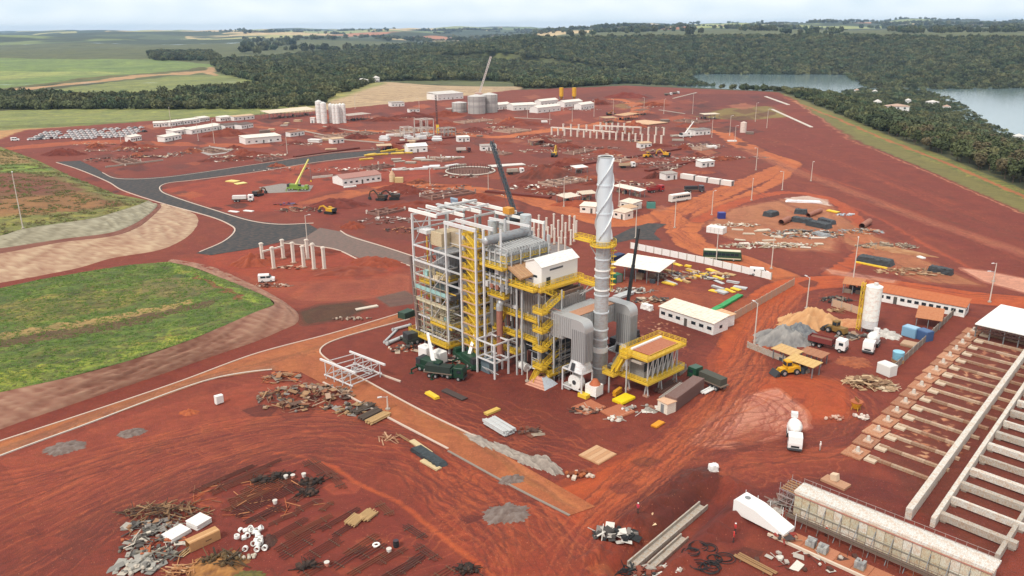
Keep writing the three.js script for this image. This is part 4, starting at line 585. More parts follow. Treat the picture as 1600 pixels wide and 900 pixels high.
  // zigzag stair on the side
  for (let i = 0; i < 5; i++) { const h = 20.2 - i * 4.1; if (h < 3) break; stair(BO, [38.4, h, 5], [38.4, h - 2, 8.6], 1, 'a'); platform(BO, 38, 40.4, 8.6, 10, h - 2, 'f'); stair(BO, [39.6, h - 2.1, 8.6], [39.6, h - 4, 4.4], 1, 'a'); platform(BO, 38, 40.8, 3, 4.6, h - 4.1, 'k'); }
  platform(BO, 39.4, 41.4, 9, 13.4, 10.2, 'l'); stair(BO, [38.4, 3.7, 4.6], [38.4, 0.2, 1.8], 1, 'a'); platform(BO, 38, 41.4, 4.6, 10.6, 2, ''); R(BO, 'column', STEEL, q3(40.6, 0, 9), q3(40.6, 20, 9), [0.24, 0.24]);
}
{ // white cabin with a sloping roof on top of the back pass
  const g = T('control_cabin', 'white cabin with sloping roof high on the boiler walkway', 'cabin', { at: [ORIG.x, 0, ORIG.z], yaw: YAW });
  const sh = new THREE.Shape([[32.8, 20.3], [37.6, 20.3], [37.6, 24.8], [35.6, 26.2], [32.8, 25.2]].map(([x, y]) => new THREE.Vector2(x, y))), e = new THREE.ExtrudeGeometry(sh, { depth: 11, bevelEnabled: false }); add(g, 'wall', e, WHITE, [0, 0, -17]);
  const roof = (p0, p1) => { const r = new MB(); r.bar([p0[0], p0[1], -11.5], [p1[0], p1[1], -11.5], [11.6, 0.14]); return r.done(g, 'roof', mat(0xeaeae6, 0.5)); }; roof([32.6, 25.25], [35.6, 26.32]); roof([35.6, 26.32], [37.9, 24.8]);
  B(g, 'window', GLASS, [2.6, 0.5, 0.06], q3(35, 22.3, 5.98)); B(g, 'trim', mat(0x4a55a0, 0.6), [1.8, 0.25, 0.06], q3(34, 21.6, 5.98)); B(g, 'door', GLASS, [0.06, 1.9, 1.2], q3(37.63, 20.4, 8)); B(g, 'sign', mat(0x555a60, 0.6), [0.06, 0.4, 4], q3(37.63, 23.6, 10.4)); B(g, 'louvre', STEEL, [0.06, 1.2, 5.6], q3(37.63, 20.4, 13));
}
{ // chimney
  const g = T('chimney', 'tall grey metal chimney with spiral strakes and a yellow platform', 'chimney', { at: [ORIG.x, 0, ORIG.z], yaw: YAW }), cx = 47.9, cz = -13.2;
  const CH = mat(0xd2d7da, 0.42, 0.3, { plain: 1 }), CHD = mat(0xb4b7b8, 0.45, 0.35);
  C(g, 'base', CHD, 1.55, 7.2, [cx, 0, cz], { seg: 32, top: 1.5 }); C(g, 'white_band', WHITE, 1.62, 1.1, [cx, 7.2, cz], { seg: 32 });
  for (let i = 0; i < 6; i++) C(g, 'shell', i % 2 ? CHD : mat(0xc0c3c4, 0.45, 0.35), 1.45, 3.8, [cx, 8.3 + i * 3.8, cz], { seg: 32 }); for (let i = 0; i < 3; i++) C(g, 'shell', CH, 1.5, 5.67, [cx, 31.1 + i * 5.67, cz], { seg: 32 });
  for (const h of [3.6, 10, 12.1, 15.9, 19.7, 20.8, 23.5, 25, 27.3, 36.7, 42.4]) C(g, 'flange', h === 20.8 || h === 25 ? WHITE : CH, 1.62, 0.28, [cx, h, cz], { seg: 32 }); C(g, 'rim', WHITE, 1.5, 0.3, [cx, 47.9, cz], { seg: 32, open: true }); C(g, 'mouth_shade', mat(0x6a6866, 0.9), 1.2, 0.05, [cx, 48.06, cz], { seg: 24 });  // top disc: shade of the flue opening put into its flat grey colour
  for (let s = 0; s < 3; s++) { const pos = [], idx = [], n = 90; for (let i = 0; i <= n; i++) { const t = i / n, h = 31.6 + t * 16.3, an = (s * 2 * Math.PI) / 3 + 0.6 - (h / 17) * 2 * Math.PI, c = Math.cos(an), d = Math.sin(an); for (const [r, e] of [[1.4, -0.05], [1.82, -0.05], [1.82, 0.05], [1.4, 0.05]]) pos.push(cx + c * r, h + e, cz + d * r); if (i < n) for (let k = 0; k < 4; k++) { const a = i * 4 + k, b = i * 4 + ((k + 1) % 4); idx.push(a, b, a + 4, b, b + 4, a + 4); } } const ge = new THREE.BufferGeometry(); ge.setAttribute('position', new THREE.Float32BufferAttribute(pos, 3)); ge.setAttribute('uv', new THREE.Float32BufferAttribute(new Float32Array((pos.length / 3) * 2), 2)); ge.setIndex(idx); ge.computeVertexNormals(); add(g, 'strake', ge, mat(0xe6e8e8, 0.5)); }
  { const p = new MB(); p.cyl(2.7, 0.14, [cx, 30.2, cz], 24); p.box([6.4, 0.14, 1.6], [cx - 4.4, 30.2, cz - 0.2]); const pl = p.done(g, 'platform', YELD), r = new MB(), ring = []; for (let i = 0; i <= 20; i++) { const a = (i / 20) * 2 * Math.PI; ring.push([cx + Math.cos(a) * 2.65, 30.3, -cz + Math.sin(a) * 2.65]); } railing(r, ring); railing(r, [[cx - 2.2, 30.3, 12.6], [cx - 7.4, 30.3, 12.6], [cx - 7.4, 30.3, 14.2], [cx - 2.2, 30.3, 14.2]]); r.done(pl, 'railing', YEL); }
  { const l = new MB(); for (const e of [-0.3, 0.3]) l.bar([cx + 1.5, 20.5, cz - 1.2 + e], [cx + 1.5, 31.2, cz - 1.2 + e], [0.09, 0.09]); for (let h = 20.6; h < 31; h += 0.6) l.bar([cx + 1.5, h, cz - 1.5], [cx + 1.5, h, cz - 0.9], [0.06, 0.06]); for (let h = 22; h < 31; h += 1.2) l.box([0.9, 0.1, 0.9], [cx + 1.8, h, cz - 1.2]); l.done(g, 'ladder', YEL); }
  for (const [x, z, y] of [[1, 1, 30.1], [-1, 1, 30.1], [1, -1, 30.1], [-1, -1, 30.1]]) R(g, 'bracket', STEEL, [cx + x * 1.8, y, cz + z * 1.8], [cx + x * 0.95, y - 2, cz + z * 0.95], 0.1);
}
function fluegas(label, a, open) { // inverted-L duct with rounded shoulder standing on its fan frame
  const g = T('flue_duct', label, 'duct', { at: [ORIG.x, 0, ORIG.z], yaw: YAW }), w = 2.6, sh = new THREE.Shape(), b0 = 43.6, b1 = 50.6, t = 16.2;
  sh.moveTo(b0, 11.8); sh.lineTo(47, 11.8); sh.lineTo(47, 7.4); sh.lineTo(b1, 7.4); sh.lineTo(b1, t - 2); sh.quadraticCurveTo(b1, t, b1 - 2, t); sh.lineTo(b0, t);
  add(g, 'casing', new THREE.ExtrudeGeometry(sh, { depth: w, bevelEnabled: false }), INSUL, [0, 0, -a - w]);
  for (let i = 0; i < 7; i++) { const r = new MB(); r.box([0.1, 6.6, 0.12], [47.3 + i * 0.52, 7.5, -a + 0.06]); r.done(g, 'rib', mat(0x9a9c9e, 0.5, 0.4)); } for (let i = 0; i < 6; i++) B(g, 'rib', mat(0x9a9c9e, 0.5, 0.4), [0.12, 6.4, 0.1], [b1 + 0.06, 7.5, -a - 0.2 - i * 0.44]); for (let i = 0; i < 6; i++) B(g, 'rib', INSUL, [0.1, 4.2, 0.12], [43.9 + i * 0.55, 11.9, -a + 0.06]);
  const tr = new THREE.CylinderGeometry(1.85, 2.6, 2.3, 4, 1); tr.rotateY(Math.PI / 4); add(g, 'transition', tr, STEELW, [48.4, 6.25, -a - w / 2]); 
  const fr = new MB(); for (const [b, z] of [[44.9, 0.2], [50.2, 0.2], [44.9, -3], [50.2, -3]]) fr.bar([b, 0, -a + z], [b, 5, -a + z], [0.26, 0.26]); for (const z of [0.2, -3]) { fr.bar([44.9, 5, -a + z], [50.2, 5, -a + z], [0.26, 0.3]); fr.bar([44.9, 1.2, -a + z], [50.2, 1.2, -a + z], [0.2, 0.2]); } for (const b of [44.9, 50.2]) { fr.bar([b, 5, -a + 0.2], [b, 5, -a - 3], [0.26, 0.3]); } fr.done(g, 'support_frame', STEELW);
  B(g, 'deck', STEELD, [5.4, 0.1, 3.3], [47.5, 5.02, -a - 1.4]); const fan = C(g, 'fan_casing', WHITE, 1.7, 1.5, [0, 0, 0], { seg: 20 }); fan.rotation.x = Math.PI / 2; fan.position.set(47.4, 2.1, -a - 1.4); C(g, 'fan_hub', DARKM, 0.5, 1.7, [47.4, 0, -a - 1.4]).position.y = 2.1; g.children[g.children.length - 1].rotation.x = Math.PI / 2; B(g, 'motor', mat(0xb8b8b4, 0.6), [1.6, 1.2, 1], [45.8, 0.3, -a - 0.6]); B(g, 'access_door', DARKM, [0.9, 1.6, 0.08], [48, 5.4, -a + 0.55], [-0.3, 0, 0]); { const r = new MB(); railing(r, [[44.9, 5.1, a + 3], [50.2, 5.1, a + 3], [50.2, 5.1, a - 0.1]]); r.done(g, 'railing', STEELW); }
  return g;
}
fluegas('grey ribbed inverted-L flue duct in front of the chimney', 5.2); fluegas('grey ribbed inverted-L flue duct behind the chimney', 19.4);
{ const g = T('header_duct', 'long grey duct with orange brown top joining the two flue ducts', 'duct', { at: [ORIG.x, 0, ORIG.z], yaw: YAW }); ribbed(g, 'casing', INSUL, 43.4, 46.4, 7.9, 19.3, 12, 15.8, 0.8, 0.08); B(g, 'top_board', mat(0xb98a6c, 0.85), [3, 0.1, 11.4], q3(44.9, 15.9, 13.6)); for (const a of [9, 18]) B(g, 'leg', STEELD, [0.4, 12, 0.4], q3(44.9, 0, a)); }
{ // platform building with yellow decks
  const g = T('cable_platform', 'raised steel building with two yellow railed decks and stair', 'platform building', { at: [ORIG.x, 0, ORIG.z], yaw: YAW }), b0 = 54, b1 = 59.6, a0 = 14.4, a1 = 25.2;
  for (const b of [b0 + 0.4, b1 - 0.4]) for (const a of [a0 + 0.4, a0 + 5, a1 - 0.6]) { R(g, 'leg', STEEL, q3(b - 0.5, 0, a), q3(b, 3.2, a), [0.22, 0.22]); R(g, 'leg', STEEL, q3(b + 0.5, 0, a), q3(b, 3.2, a), [0.22, 0.22]); B(g, 'footing', mat(0xb88a74, 0.9), [1.2, 0.3, 0.9], q3(b, 0.02, a)); }
  platform(g, b0 - 1.2, b1 + 0.8, a0 - 0.8, a1 + 0.8, 3.4); platform(g, b0 - 0.8, b1 + 0.9, a0 - 1.4, a1 + 0.8, 8.8);
  B(g, 'wall', mat(0x8b8a88, 0.8), [3.8, 4.4, a1 - a0 - 1.6], q3(56.2, 3.5, (a0 + a1) / 2)); for (const b of [b0 + 0.6, b1 - 0.3]) for (let i = 0; i < 7; i++) { const a = a0 + 0.4 + i * 1.65; B(g, 'column', STEEL, [0.24, 5.2, 0.24], q3(b, 3.5, a)); if (b > 57 && i < 6) R(g, 'brace', STEELW, q3(b, 3.6, a), q3(b, 8.4, a + 1.65), 0.08); if (b > 57 && i < 6) B(g, 'window', GLASS, [0.06, 1.8, 1.1], q3(58.15, 5, a + 0.85)); }
  B(g, 'roof', mat(0xb06e50, 0.85), [4.6, 0.14, 9.4], q3(57, 8.9, 20)); B(g, 'cable_tray', WHITE, [0.5, 0.35, 10], q3(54.8, 9, 20)); B(g, 'slab', mat(0xb4aca0, 0.8), [5, 0.5, 3], q3(56.4, 7.4, 14.6));
  stair(g, [54, 8.8, 13.4], [52.4, 4.4, 11.6], 1.1, 'b'); platform(g, 51.2, 54.2, 10.2, 11.6, 4.4, 'k'); stair(g, [55.4, 8.7, 12], [53.2, 4.5, 12], 1.1, 'b'); platform(g, 54.4, 56.4, 11.6, 13.2, 8.7, 'k'); R(g, 'leg', STEEL, q3(52.6, 0, 10.8), q3(52.6, 4.3, 10.8), [0.26, 0.26]); R(g, 'leg', STEEL, q3(55.8, 0, 12.4), q3(55.8, 8.6, 12.4), [0.22, 0.22]);
}

// ---------- kit of site things (x forward, base at y = 0) ----------
const wheelGeo = new THREE.CylinderGeometry(0.5, 0.5, 0.36, 14); wheelGeo.rotateX(Math.PI / 2);
const rimGeo = new THREE.CylinderGeometry(0.27, 0.27, 0.4, 10); rimGeo.rotateX(Math.PI / 2);
function wheels(g, list, r = 0.5, w = 1) { for (const [x, z] of list) { const o = add(g, 'wheel', wheelGeo, RUBBER, [x, r, z]); o.scale.set(r * 2, r * 2, w); if (g.position.z > -400) add(o, 'rim', rimGeo, mat(0xb9b9b9, 0.5, 0.4)); } }
function chamfer(pts, depth, bevel = 0.06) { const g = new THREE.ExtrudeGeometry(new THREE.Shape(pts.map(([x, y]) => new THREE.Vector2(x, y))), { depth: depth - 2 * bevel, bevelEnabled: true, bevelThickness: bevel, bevelSize: bevel, bevelSegments: 1 }); g.translate(0, 0, -depth / 2 + bevel); return g; }
const truckCabGeo = chamfer([[-1.0, 0.55], [1.1, 0.55], [1.16, 1.5], [0.95, 2.75], [-1.0, 2.8]], 2.4);
function truckCab(g, x, color) { const c = add(g, 'cab', truckCabGeo, mat(color, 0.4), [x, 0.2, 0]); add(c, 'windscreen', UNIT, GLASS, [1.07, 1.95, 0], [0, 0, 0.17]).scale.set(0.08, 0.9, 2.0); for (const s of [-1, 1]) add(c, 'side_window', UNIT, GLASS, [0.2, 1.95, s * 1.19]).scale.set(1.0, 0.7, 0.06); add(c, 'bumper', UNIT, mat(0x44464a, 0.7), [1.15, 0.5, 0]).scale.set(0.2, 0.4, 2.3); add(c, 'grille', UNIT, BLACK, [1.17, 1.05, 0]).scale.set(0.06, 0.5, 1.4); return c; }
function mixerTruck(label, o, cab = 0xf2f2f0) {
  const g = T('mixer_truck', label, 'truck', o); B(g, 'chassis', mat(0x4a4644, 0.8), [8, 0.35, 0.9], [-0.6, 0.8, 0]); truckCab(g, 3.1, cab); wheels(g, [[3.1, 1.05], [3.1, -1.05], [-1.6, 1.05], [-1.6, -1.05], [-3, 1.05], [-3, -1.05]]);
  const d = add(g, 'drum', new THREE.LatheGeometry([[0.02, -3.2], [0.75, -3.1], [0.95, -2.4], [1.3, -0.4], [1.32, 0.6], [0.95, 2.2], [0.55, 2.7], [0.02, 2.75]].map(([x, y]) => new THREE.Vector2(x, y)), 22), WHITE, [-1.2, 2.55, 0]); d.rotation.z = -Math.PI / 2 + 0.2;
  B(g, 'hopper', STEELW, [1, 0.9, 1.2], [-4.4, 2.9, 0]); B(g, 'chute', STEELD, [1.1, 0.2, 0.5], [-4.9, 1.7, 0.2], [0, 0, 0.5]); B(g, 'drum_stand', mat(0xb04038, 0.7), [0.4, 1.6, 1.4], [-4, 1.1, 0]); B(g, 'fender', STEELW, [3, 0.12, 2.4], [-2.3, 1.15, 0]); return g;
}
function tipper(label, o, cab, bed) { const g = T('tipper_truck', label, 'truck', o); B(g, 'chassis', mat(0x4a4644, 0.8), [8, 0.35, 0.9], [-0.6, 0.8, 0]); truckCab(g, 3.1, cab); wheels(g, [[3.1, 1.05], [3.1, -1.05], [-1.6, 1.05], [-1.6, -1.05], [-3, 1.05], [-3, -1.05]]); const b = new MB(); b.box([5.6, 0.15, 2.4], [-1.6, 1.25, 0]); for (const s of [-1.2, 1.2]) b.box([5.6, 1.2, 0.1], [-1.6, 1.3, s]); b.box([0.1, 1.5, 2.4], [1.2, 1.3, 0]); b.box([0.1, 1.1, 2.4], [-4.4, 1.3, 0]); b.done(g, 'tipper_body', bed); B(g, 'load', mat(0x7d5a4c, 0.95), [5.2, 0.6, 2.2], [-1.6, 1.5, 0]); return g; }
function flatTruck(label, o, cab, load) { const g = T('flatbed_truck', label, 'truck', o); B(g, 'chassis', mat(0x4a4644, 0.8), [8.4, 0.35, 0.9], [-0.8, 0.8, 0]); truckCab(g, 3.1, cab); wheels(g, [[3.1, 1.05], [3.1, -1.05], [-2.2, 1.05], [-2.2, -1.05], [-3.6, 1.05], [-3.6, -1.05]]); B(g, 'flatbed', mat(0x7a6a5c, 0.85), [6.6, 0.2, 2.4], [-1.7, 1.2, 0]); if (load) B(g, 'load', load, [5.8, 1.4, 2.1], [-1.7, 1.42, 0]); return g; }
function bus(label, o, lower, upper, L = 12) { const g = T('bus', label, 'bus', o); add(g, 'body', chamfer([[-L / 2, 0.35], [L / 2, 0.35], [L / 2 + 0.05, 1.3], [L / 2 - 0.25, 3.1], [-L / 2, 3.1]], 2.5), lower); B(g, 'roof', upper, [L - 0.6, 0.16, 2.3], [-0.1, 3.12, 0]); for (const s of [-1, 1]) { for (let i = 0; i < 8; i++) B(g, 'window', GLASS, [L / 10, 0.85, 0.05], [-L / 2 + 0.9 + i * L / 8.8, 1.75, s * 1.27]); B(g, 'stripe', upper, [L - 0.4, 0.35, 0.05], [0, 0.7, s * 1.265]); } B(g, 'windscreen', GLASS, [0.08, 1.2, 2.1], [L / 2 - 0.08, 1.6, 0], [0, 0, 0.16]); wheels(g, [[L / 2 - 2.4, 1.1], [L / 2 - 2.4, -1.1], [-L / 2 + 3, 1.1], [-L / 2 + 3, -1.1]]); return g; }
function van(label, o, color = 0xf0f0ee, L = 5.6) { const g = T('van', label, 'van', o); add(g, 'body', chamfer([[-L / 2, 0.35], [L / 2, 0.35], [L / 2, 1.1], [L / 2 - 0.9, 1.35], [L / 2 - 1.6, 2.25], [-L / 2, 2.3]], 2.0), mat(color, 0.4)); B(g, 'windscreen', GLASS, [0.06, 1.0, 1.7], [L / 2 - 1.18, 1.32, 0], [0, 0, 0.66]); for (const s of [-1, 1]) for (const [x, w] of [[0.6, 1.1], [-0.9, 1.5]]) B(g, 'side_window', GLASS, [w, 0.6, 0.05], [x, 1.4, s * 1.01]); wheels(g, [[L / 2 - 1, 0.9], [L / 2 - 1, -0.9], [-L / 2 + 1.1, 0.9], [-L / 2 + 1.1, -0.9]], 0.36, 0.8); return g; }
const carBody = chamfer([[-2.1, 0.3], [2.1, 0.3], [2.15, 0.75], [1.2, 0.95], [-2.1, 1.0]], 1.75), carTop = chamfer([[-1.7, 0.95], [1.15, 0.93], [0.45, 1.45], [-1.3, 1.48]], 1.55);
function car(label, o, color) { const g = T('parked_car', label, 'car', o); add(g, 'body', carBody, mat(color, 0.35)); const t = add(g, 'cabin', carTop, GLASS); add(t, 'roof', UNIT, mat(color, 0.35), [-0.42, 1.5, 0]).scale.set(2.0, 0.12, 1.56); wheels(g, [[1.35, 0.8], [1.35, -0.8], [-1.3, 0.8], [-1.3, -0.8]], 0.32, 0.6); return g; }
function excavator(label, o, color = 0xd8a018, reach = 1) {
  const g = T('excavator', label, 'excavator', o), m = mat(color, 0.6); for (const s of [-1, 1]) add(g, 'track', chamfer([[-2, 0.05], [2, 0.05], [2.25, 0.5], [2, 0.95], [-2, 0.95], [-2.25, 0.5]], 0.6), RUBBER, [0, 0, s * 1.1]);
  B(g, 'turntable', STEELD, [1.4, 0.3, 1.4], [0, 0.95, 0]); B(g, 'body', m, [3.4, 1.2, 2.6], [-0.5, 1.25, 0]); const c = B(g, 'cab', m, [1.4, 1.5, 1.0], [0.7, 1.4, 0.85]); B(g, 'cab_window', GLASS, [0.9, 0.9, 1.06], [0.95, 1.9, 0.85]); B(g, 'counterweight', DARKM, [0.7, 1.3, 2.5], [-2.3, 1.2, 0]);
  R(g, 'boom', m, [1, 1.9, -0.3], [3.4, 4.4 * reach, -0.3], [0.4, 0.6]); R(g, 'boom', m, [3.4, 4.4 * reach, -0.3], [5.2, 3.6 * reach, -0.3], [0.4, 0.55]); R(g, 'stick', m, [5.2, 3.7 * reach, -0.3], [5.9, 1.2, -0.3], [0.3, 0.45]); add(g, 'bucket', chamfer([[-0.6, 0], [0.5, 0.1], [0.6, 0.9], [-0.3, 1.1]], 1.2), DARKM, [5.6, 0.25, -0.3]); return g;
}
function loader(label, o, color = 0xe0a81c) { const g = T('wheel_loader', label, 'loader', o), m = mat(color, 0.6); add(g, 'body', chamfer([[-2.8, 0.7], [0.3, 0.7], [0.3, 1.7], [-2.6, 1.9]], 2), m); B(g, 'cab', m, [1.3, 1.5, 1.5], [0, 1.7, 0]); B(g, 'cab_window', GLASS, [1.36, 0.8, 1.3], [0, 2.1, 0]); B(g, 'cab_window', GLASS, [1.1, 0.8, 1.56], [0, 2.1, 0]); B(g, 'front_frame', m, [1.6, 0.9, 1.2], [1.2, 0.7, 0]); for (const s of [-0.6, 0.6]) R(g, 'lift_arm', m, [0.8, 1.5, s], [2.6, 0.7, s], [0.22, 0.4]); add(g, 'bucket', chamfer([[0, 0], [1.1, 0.05], [0.3, 1.1], [0, 1]], 2.6), DARKM, [2.5, 0.1, 0]); wheels(g, [[1.3, 1], [1.3, -1], [-1.7, 1], [-1.7, -1]], 0.72, 1.5); return g; }
function lattice(mb, a, b, w, n, r = 0.07) { const A = new THREE.Vector3(...a), Bq = new THREE.Vector3(...b), d = Bq.clone().sub(A).normalize(), s = new THREE.Vector3(0, 1, 0).cross(d); if (s.length() < 0.05) s.set(1, 0, 0); s.normalize(); const t = d.clone().cross(s), pt = (k, i) => A.clone().lerp(Bq, k).addScaledVector(s, (i & 1 ? 1 : -1) * w / 2).addScaledVector(t, (i & 2 ? 1 : -1) * w / 2).toArray(); for (let i = 0; i < 4; i++) mb.bar(pt(0, i), pt(1, i), [r * 1.6, r * 1.6]); for (let k = 0; k < n; k++) for (const [i, j] of [[0, 1], [1, 3], [3, 2], [2, 0]]) mb.bar(pt(k / n, k % 2 ? i : j), pt((k + 1) / n, k % 2 ? j : i), [r, r]); return mb; }
function mobileCrane(label, o, body, boomM, tip, sections = 3, boomBase = [-1.2, 2.4, 0]) { // tip in local metres
  const g = T('mobile_crane', label, 'crane', o); add(g, 'carrier', chamfer([[-5, 0.6], [5, 0.6], [5.1, 1.4], [4.2, 1.6], [-5, 1.5]], 2.6), body); add(g, 'driver_cab', chamfer([[3.6, 1.4], [5.1, 1.4], [4.9, 2.4], [3.6, 2.5]], 2.3), body); B(g, 'windscreen', GLASS, [0.06, 0.7, 2], [5.02, 1.6, 0], [0, 0, 0.15]); add(g, 'superstructure', chamfer([[-4, 1.6], [1, 1.6], [0.8, 2.7], [-3.8, 2.9]], 2.4), body); B(g, 'operator_cab', body, [1.6, 1.5, 0.9], [1, 1.7, 1]); B(g, 'cab_window', GLASS, [1.2, 0.8, 0.95], [1.25, 2.2, 1]); B(g, 'counterweight', DARKM, [1.2, 1.3, 2.6], [-4.3, 1.7, 0]);
  wheels(g, [[3.9, 1.1], [3.9, -1.1], [2.4, 1.1], [2.4, -1.1], [-2.4, 1.1], [-2.4, -1.1], [-3.9, 1.1], [-3.9, -1.1]], 0.62, 1.1); for (const x of [-4.6, 1.2]) for (const s of [-1, 1]) { const r = new MB(); r.box([0.3, 0.3, 2.2], [x, 0.8, s * 2.2]); r.box([0.22, 0.9, 0.22], [x, 0.05, s * 3.2]); r.box([0.8, 0.08, 0.8], [x, 0.01, s * 3.2]); r.done(g, 'outrigger', body); }
  const A = new THREE.Vector3(...boomBase), E = new THREE.Vector3(...tip); for (let i = 0; i < sections; i++) R(g, 'boom_section', boomM, A.clone().lerp(E, i / sections).toArray(), A.clone().lerp(E, (i + 1) / sections).toArray(), [0.75 - i * 0.12, 0.85 - i * 0.13]); R(g, 'lift_cylinder', STEEL, [0.4, 2, 0], A.clone().lerp(E, 0.3).toArray(), 0.16); return g;
}
function pole(label, u, v, h, o = {}) { const g = T(o.name ?? 'lamp_pole', label, o.cat ?? 'pole', { p: [u, v], yaw: o.yaw ?? rr(0, 6), g: o.g ?? 'slim concrete poles over the site', h: o.base }); C(g, 'pole', o.m ?? mat(0xd2c8bc, 0.8), 0.19, h, [0, -0.3, 0], { top: 0.11, seg: 8 }); C(g, 'base', CONC, 0.5, 0.3, [0, 0, 0], { seg: 8 }); R(g, 'arm', STEEL, [0, h - 0.5, 0], [1.3, h - 0.2, 0], 0.06); add(g, 'lamp_head', chamfer([[0, 0], [0.8, 0.05], [0.75, 0.18], [0, 0.2]], 0.36, 0.03), mat(0xd8d8d6, 0.5), [1.1, h - 0.35, 0]); return g; }
// single-storey building on base line p-q
function hut(label, o) {
  const g = T(o.name ?? 'site_hut', label, o.cat ?? 'hut', o), L = g.L, D = o.d, H = o.h0 ?? 2.8, wm = o.wall ?? WHITE, rm = o.roof ?? mat(0xc9c4bb, 0.7), ov = o.over ?? 0.3;
  if (o.open) { const n = Math.max(2, Math.round(L / 4)); for (let i = 0; i <= n; i++) for (const z of [-0.2, -D + 0.2]) B(g, 'post', STEELD, [0.2, H, 0.2], [0.1 + (i / n) * (L - 0.2), 0, z]); if (o.back) B(g, 'back_wall', wm, [L, H, 0.15], [L / 2, 0, -D]); if (o.stuff) for (let i = 0; i < o.stuff; i++) B(g, 'stored_box', mat(pick([0x5a4a44, 0x8a7a6c, 0x39424a, 0x9c8a74]), 0.85), [rr(0.8, 2), rr(0.6, 1.8), rr(0.8, 1.8)], [rr(1, L - 1), 0, -rr(1, D - 1)]); }
  else { B(g, 'wall', wm, [L, H, D], [L / 2, 0, -D / 2]); const n = o.win ?? Math.max(1, Math.round(L / 3)); for (let i = 0; i < n; i++) { const x = ((i + 0.5) / n) * L; if (i === (o.door ?? Math.floor(n / 2))) B(g, 'door', mat(0x5a5550, 0.7), [0.9, 2.05, 0.08], [x, 0.02, 0.03]); else { const w = B(g, 'window', GLASS, [Math.min(1.3, L / n * 0.6), 0.8, 0.08], [x, 1.15, 0.03]); } } if (D > 3) B(g, 'window', GLASS, [0.08, 0.8, 1.1], [L + 0.02, 1.15, -D / 2]); }
  if (o.shape === 'gable') { const s = new THREE.Shape([[ov, H], [-D / 2, H + (o.rise ?? 1.2)], [-D - ov, H], [-D - ov, H + 0.14], [-D / 2, H + 0.16 + (o.rise ?? 1.2)], [ov, H + 0.14]].map(([z, y]) => new THREE.Vector2(-z, y))), e = new THREE.ExtrudeGeometry(s, { depth: L + 2 * ov, bevelEnabled: false }); const r = add(g, 'roof', e, rm, [-ov, 0.01, 0]); r.rotation.y = Math.PI / 2; if (!o.open) { const t = new THREE.Shape([[0, H], [D / 2, H + (o.rise ?? 1.2)], [D, H]].map(([x, y]) => new THREE.Vector2(x, y))), ge = new THREE.ExtrudeGeometry(t, { depth: L - 0.04, bevelEnabled: false }); add(g, 'gable', ge, wm, [0.02, 0, 0]).rotation.y = Math.PI / 2; } }
  else { const r = new MB(), rise = o.rise ?? 0.25, nb = Math.max(2, Math.round(L / 1.1)); r.bar([L / 2, H + 0.06, ov], [L / 2, H + 0.06 + rise, -D - ov], [L + 2 * ov, 0.1]); const roof = r.done(g, 'roof', rm); const k = new MB(); for (let i = 0; i <= nb; i++) k.bar([-ov + 0.05 + (i / nb) * (L + 2 * ov - 0.1), H + 0.13, ov], [-ov + 0.05 + (i / nb) * (L + 2 * ov - 0.1), H + 0.13 + rise, -D - ov], [0.08, 0.06]); k.done(roof, 'roof_seam', rm); }
  return g;
}
function mound(label, u, v, rx, rz, h, c0, c1, yaw = 0, o = {}) { if (h > 1) h *= 1.45; // heap of loose material
  const n = 40, g = new THREE.PlaneGeometry(2, 2, n, n), p = g.attributes.position, col = [], c = new THREE.Color(), A = hexRGB(c0), Bc = hexRGB(c1), s0 = rr(0, 100);
  for (let i = 0; i < p.count; i++) { const x = p.getX(i), z = p.getY(i), q = Math.hypot(x, z), an = Math.atan2(z, x), edge = 0.8 + 0.15 * n2(Math.cos(an) * 1.2 + s0, Math.sin(an) * 1.2) + 0.12 * n2(Math.cos(an) * 4.5, Math.sin(an) * 4.5 + s0), t = clamp(1 - q / edge), f = fbm(x * 2.2 + s0, z * 2.2, 4), f2 = fbm(x * 8 + s0, z * 8, 2), y = h * (Math.pow(t, 0.9) * (1 + 0.55 * f)) + 0.09 * f2 * sm(0, 0.15, t) - 0.12 * (t <= 0 ? 1 : 0); p.setXYZ(i, x * rx, y, -z * rz); const k = clamp(0.5 + f * 0.8 + f2 * 0.35); c.setRGB((A[0] + (Bc[0] - A[0]) * k) / 255, (A[1] + (Bc[1] - A[1]) * k) / 255, (A[2] + (Bc[2] - A[2]) * k) / 255, THREE.SRGBColorSpace); col.push(c.r, c.g, c.b); }
  g.setAttribute('color', new THREE.Float32BufferAttribute(col, 3)); g.computeVertexNormals(); const w = S(u, v), m = add(scene, o.name ?? 'earth_heap', g, HEAPM, [w.x, 0.02, w.z]); m.rotation.y = yaw; return tag(m, label, o.cat ?? 'heap', o.g);
}
const HEAPM = new THREE.MeshStandardMaterial({ vertexColors: true, roughness: 0.97, side: THREE.DoubleSide });
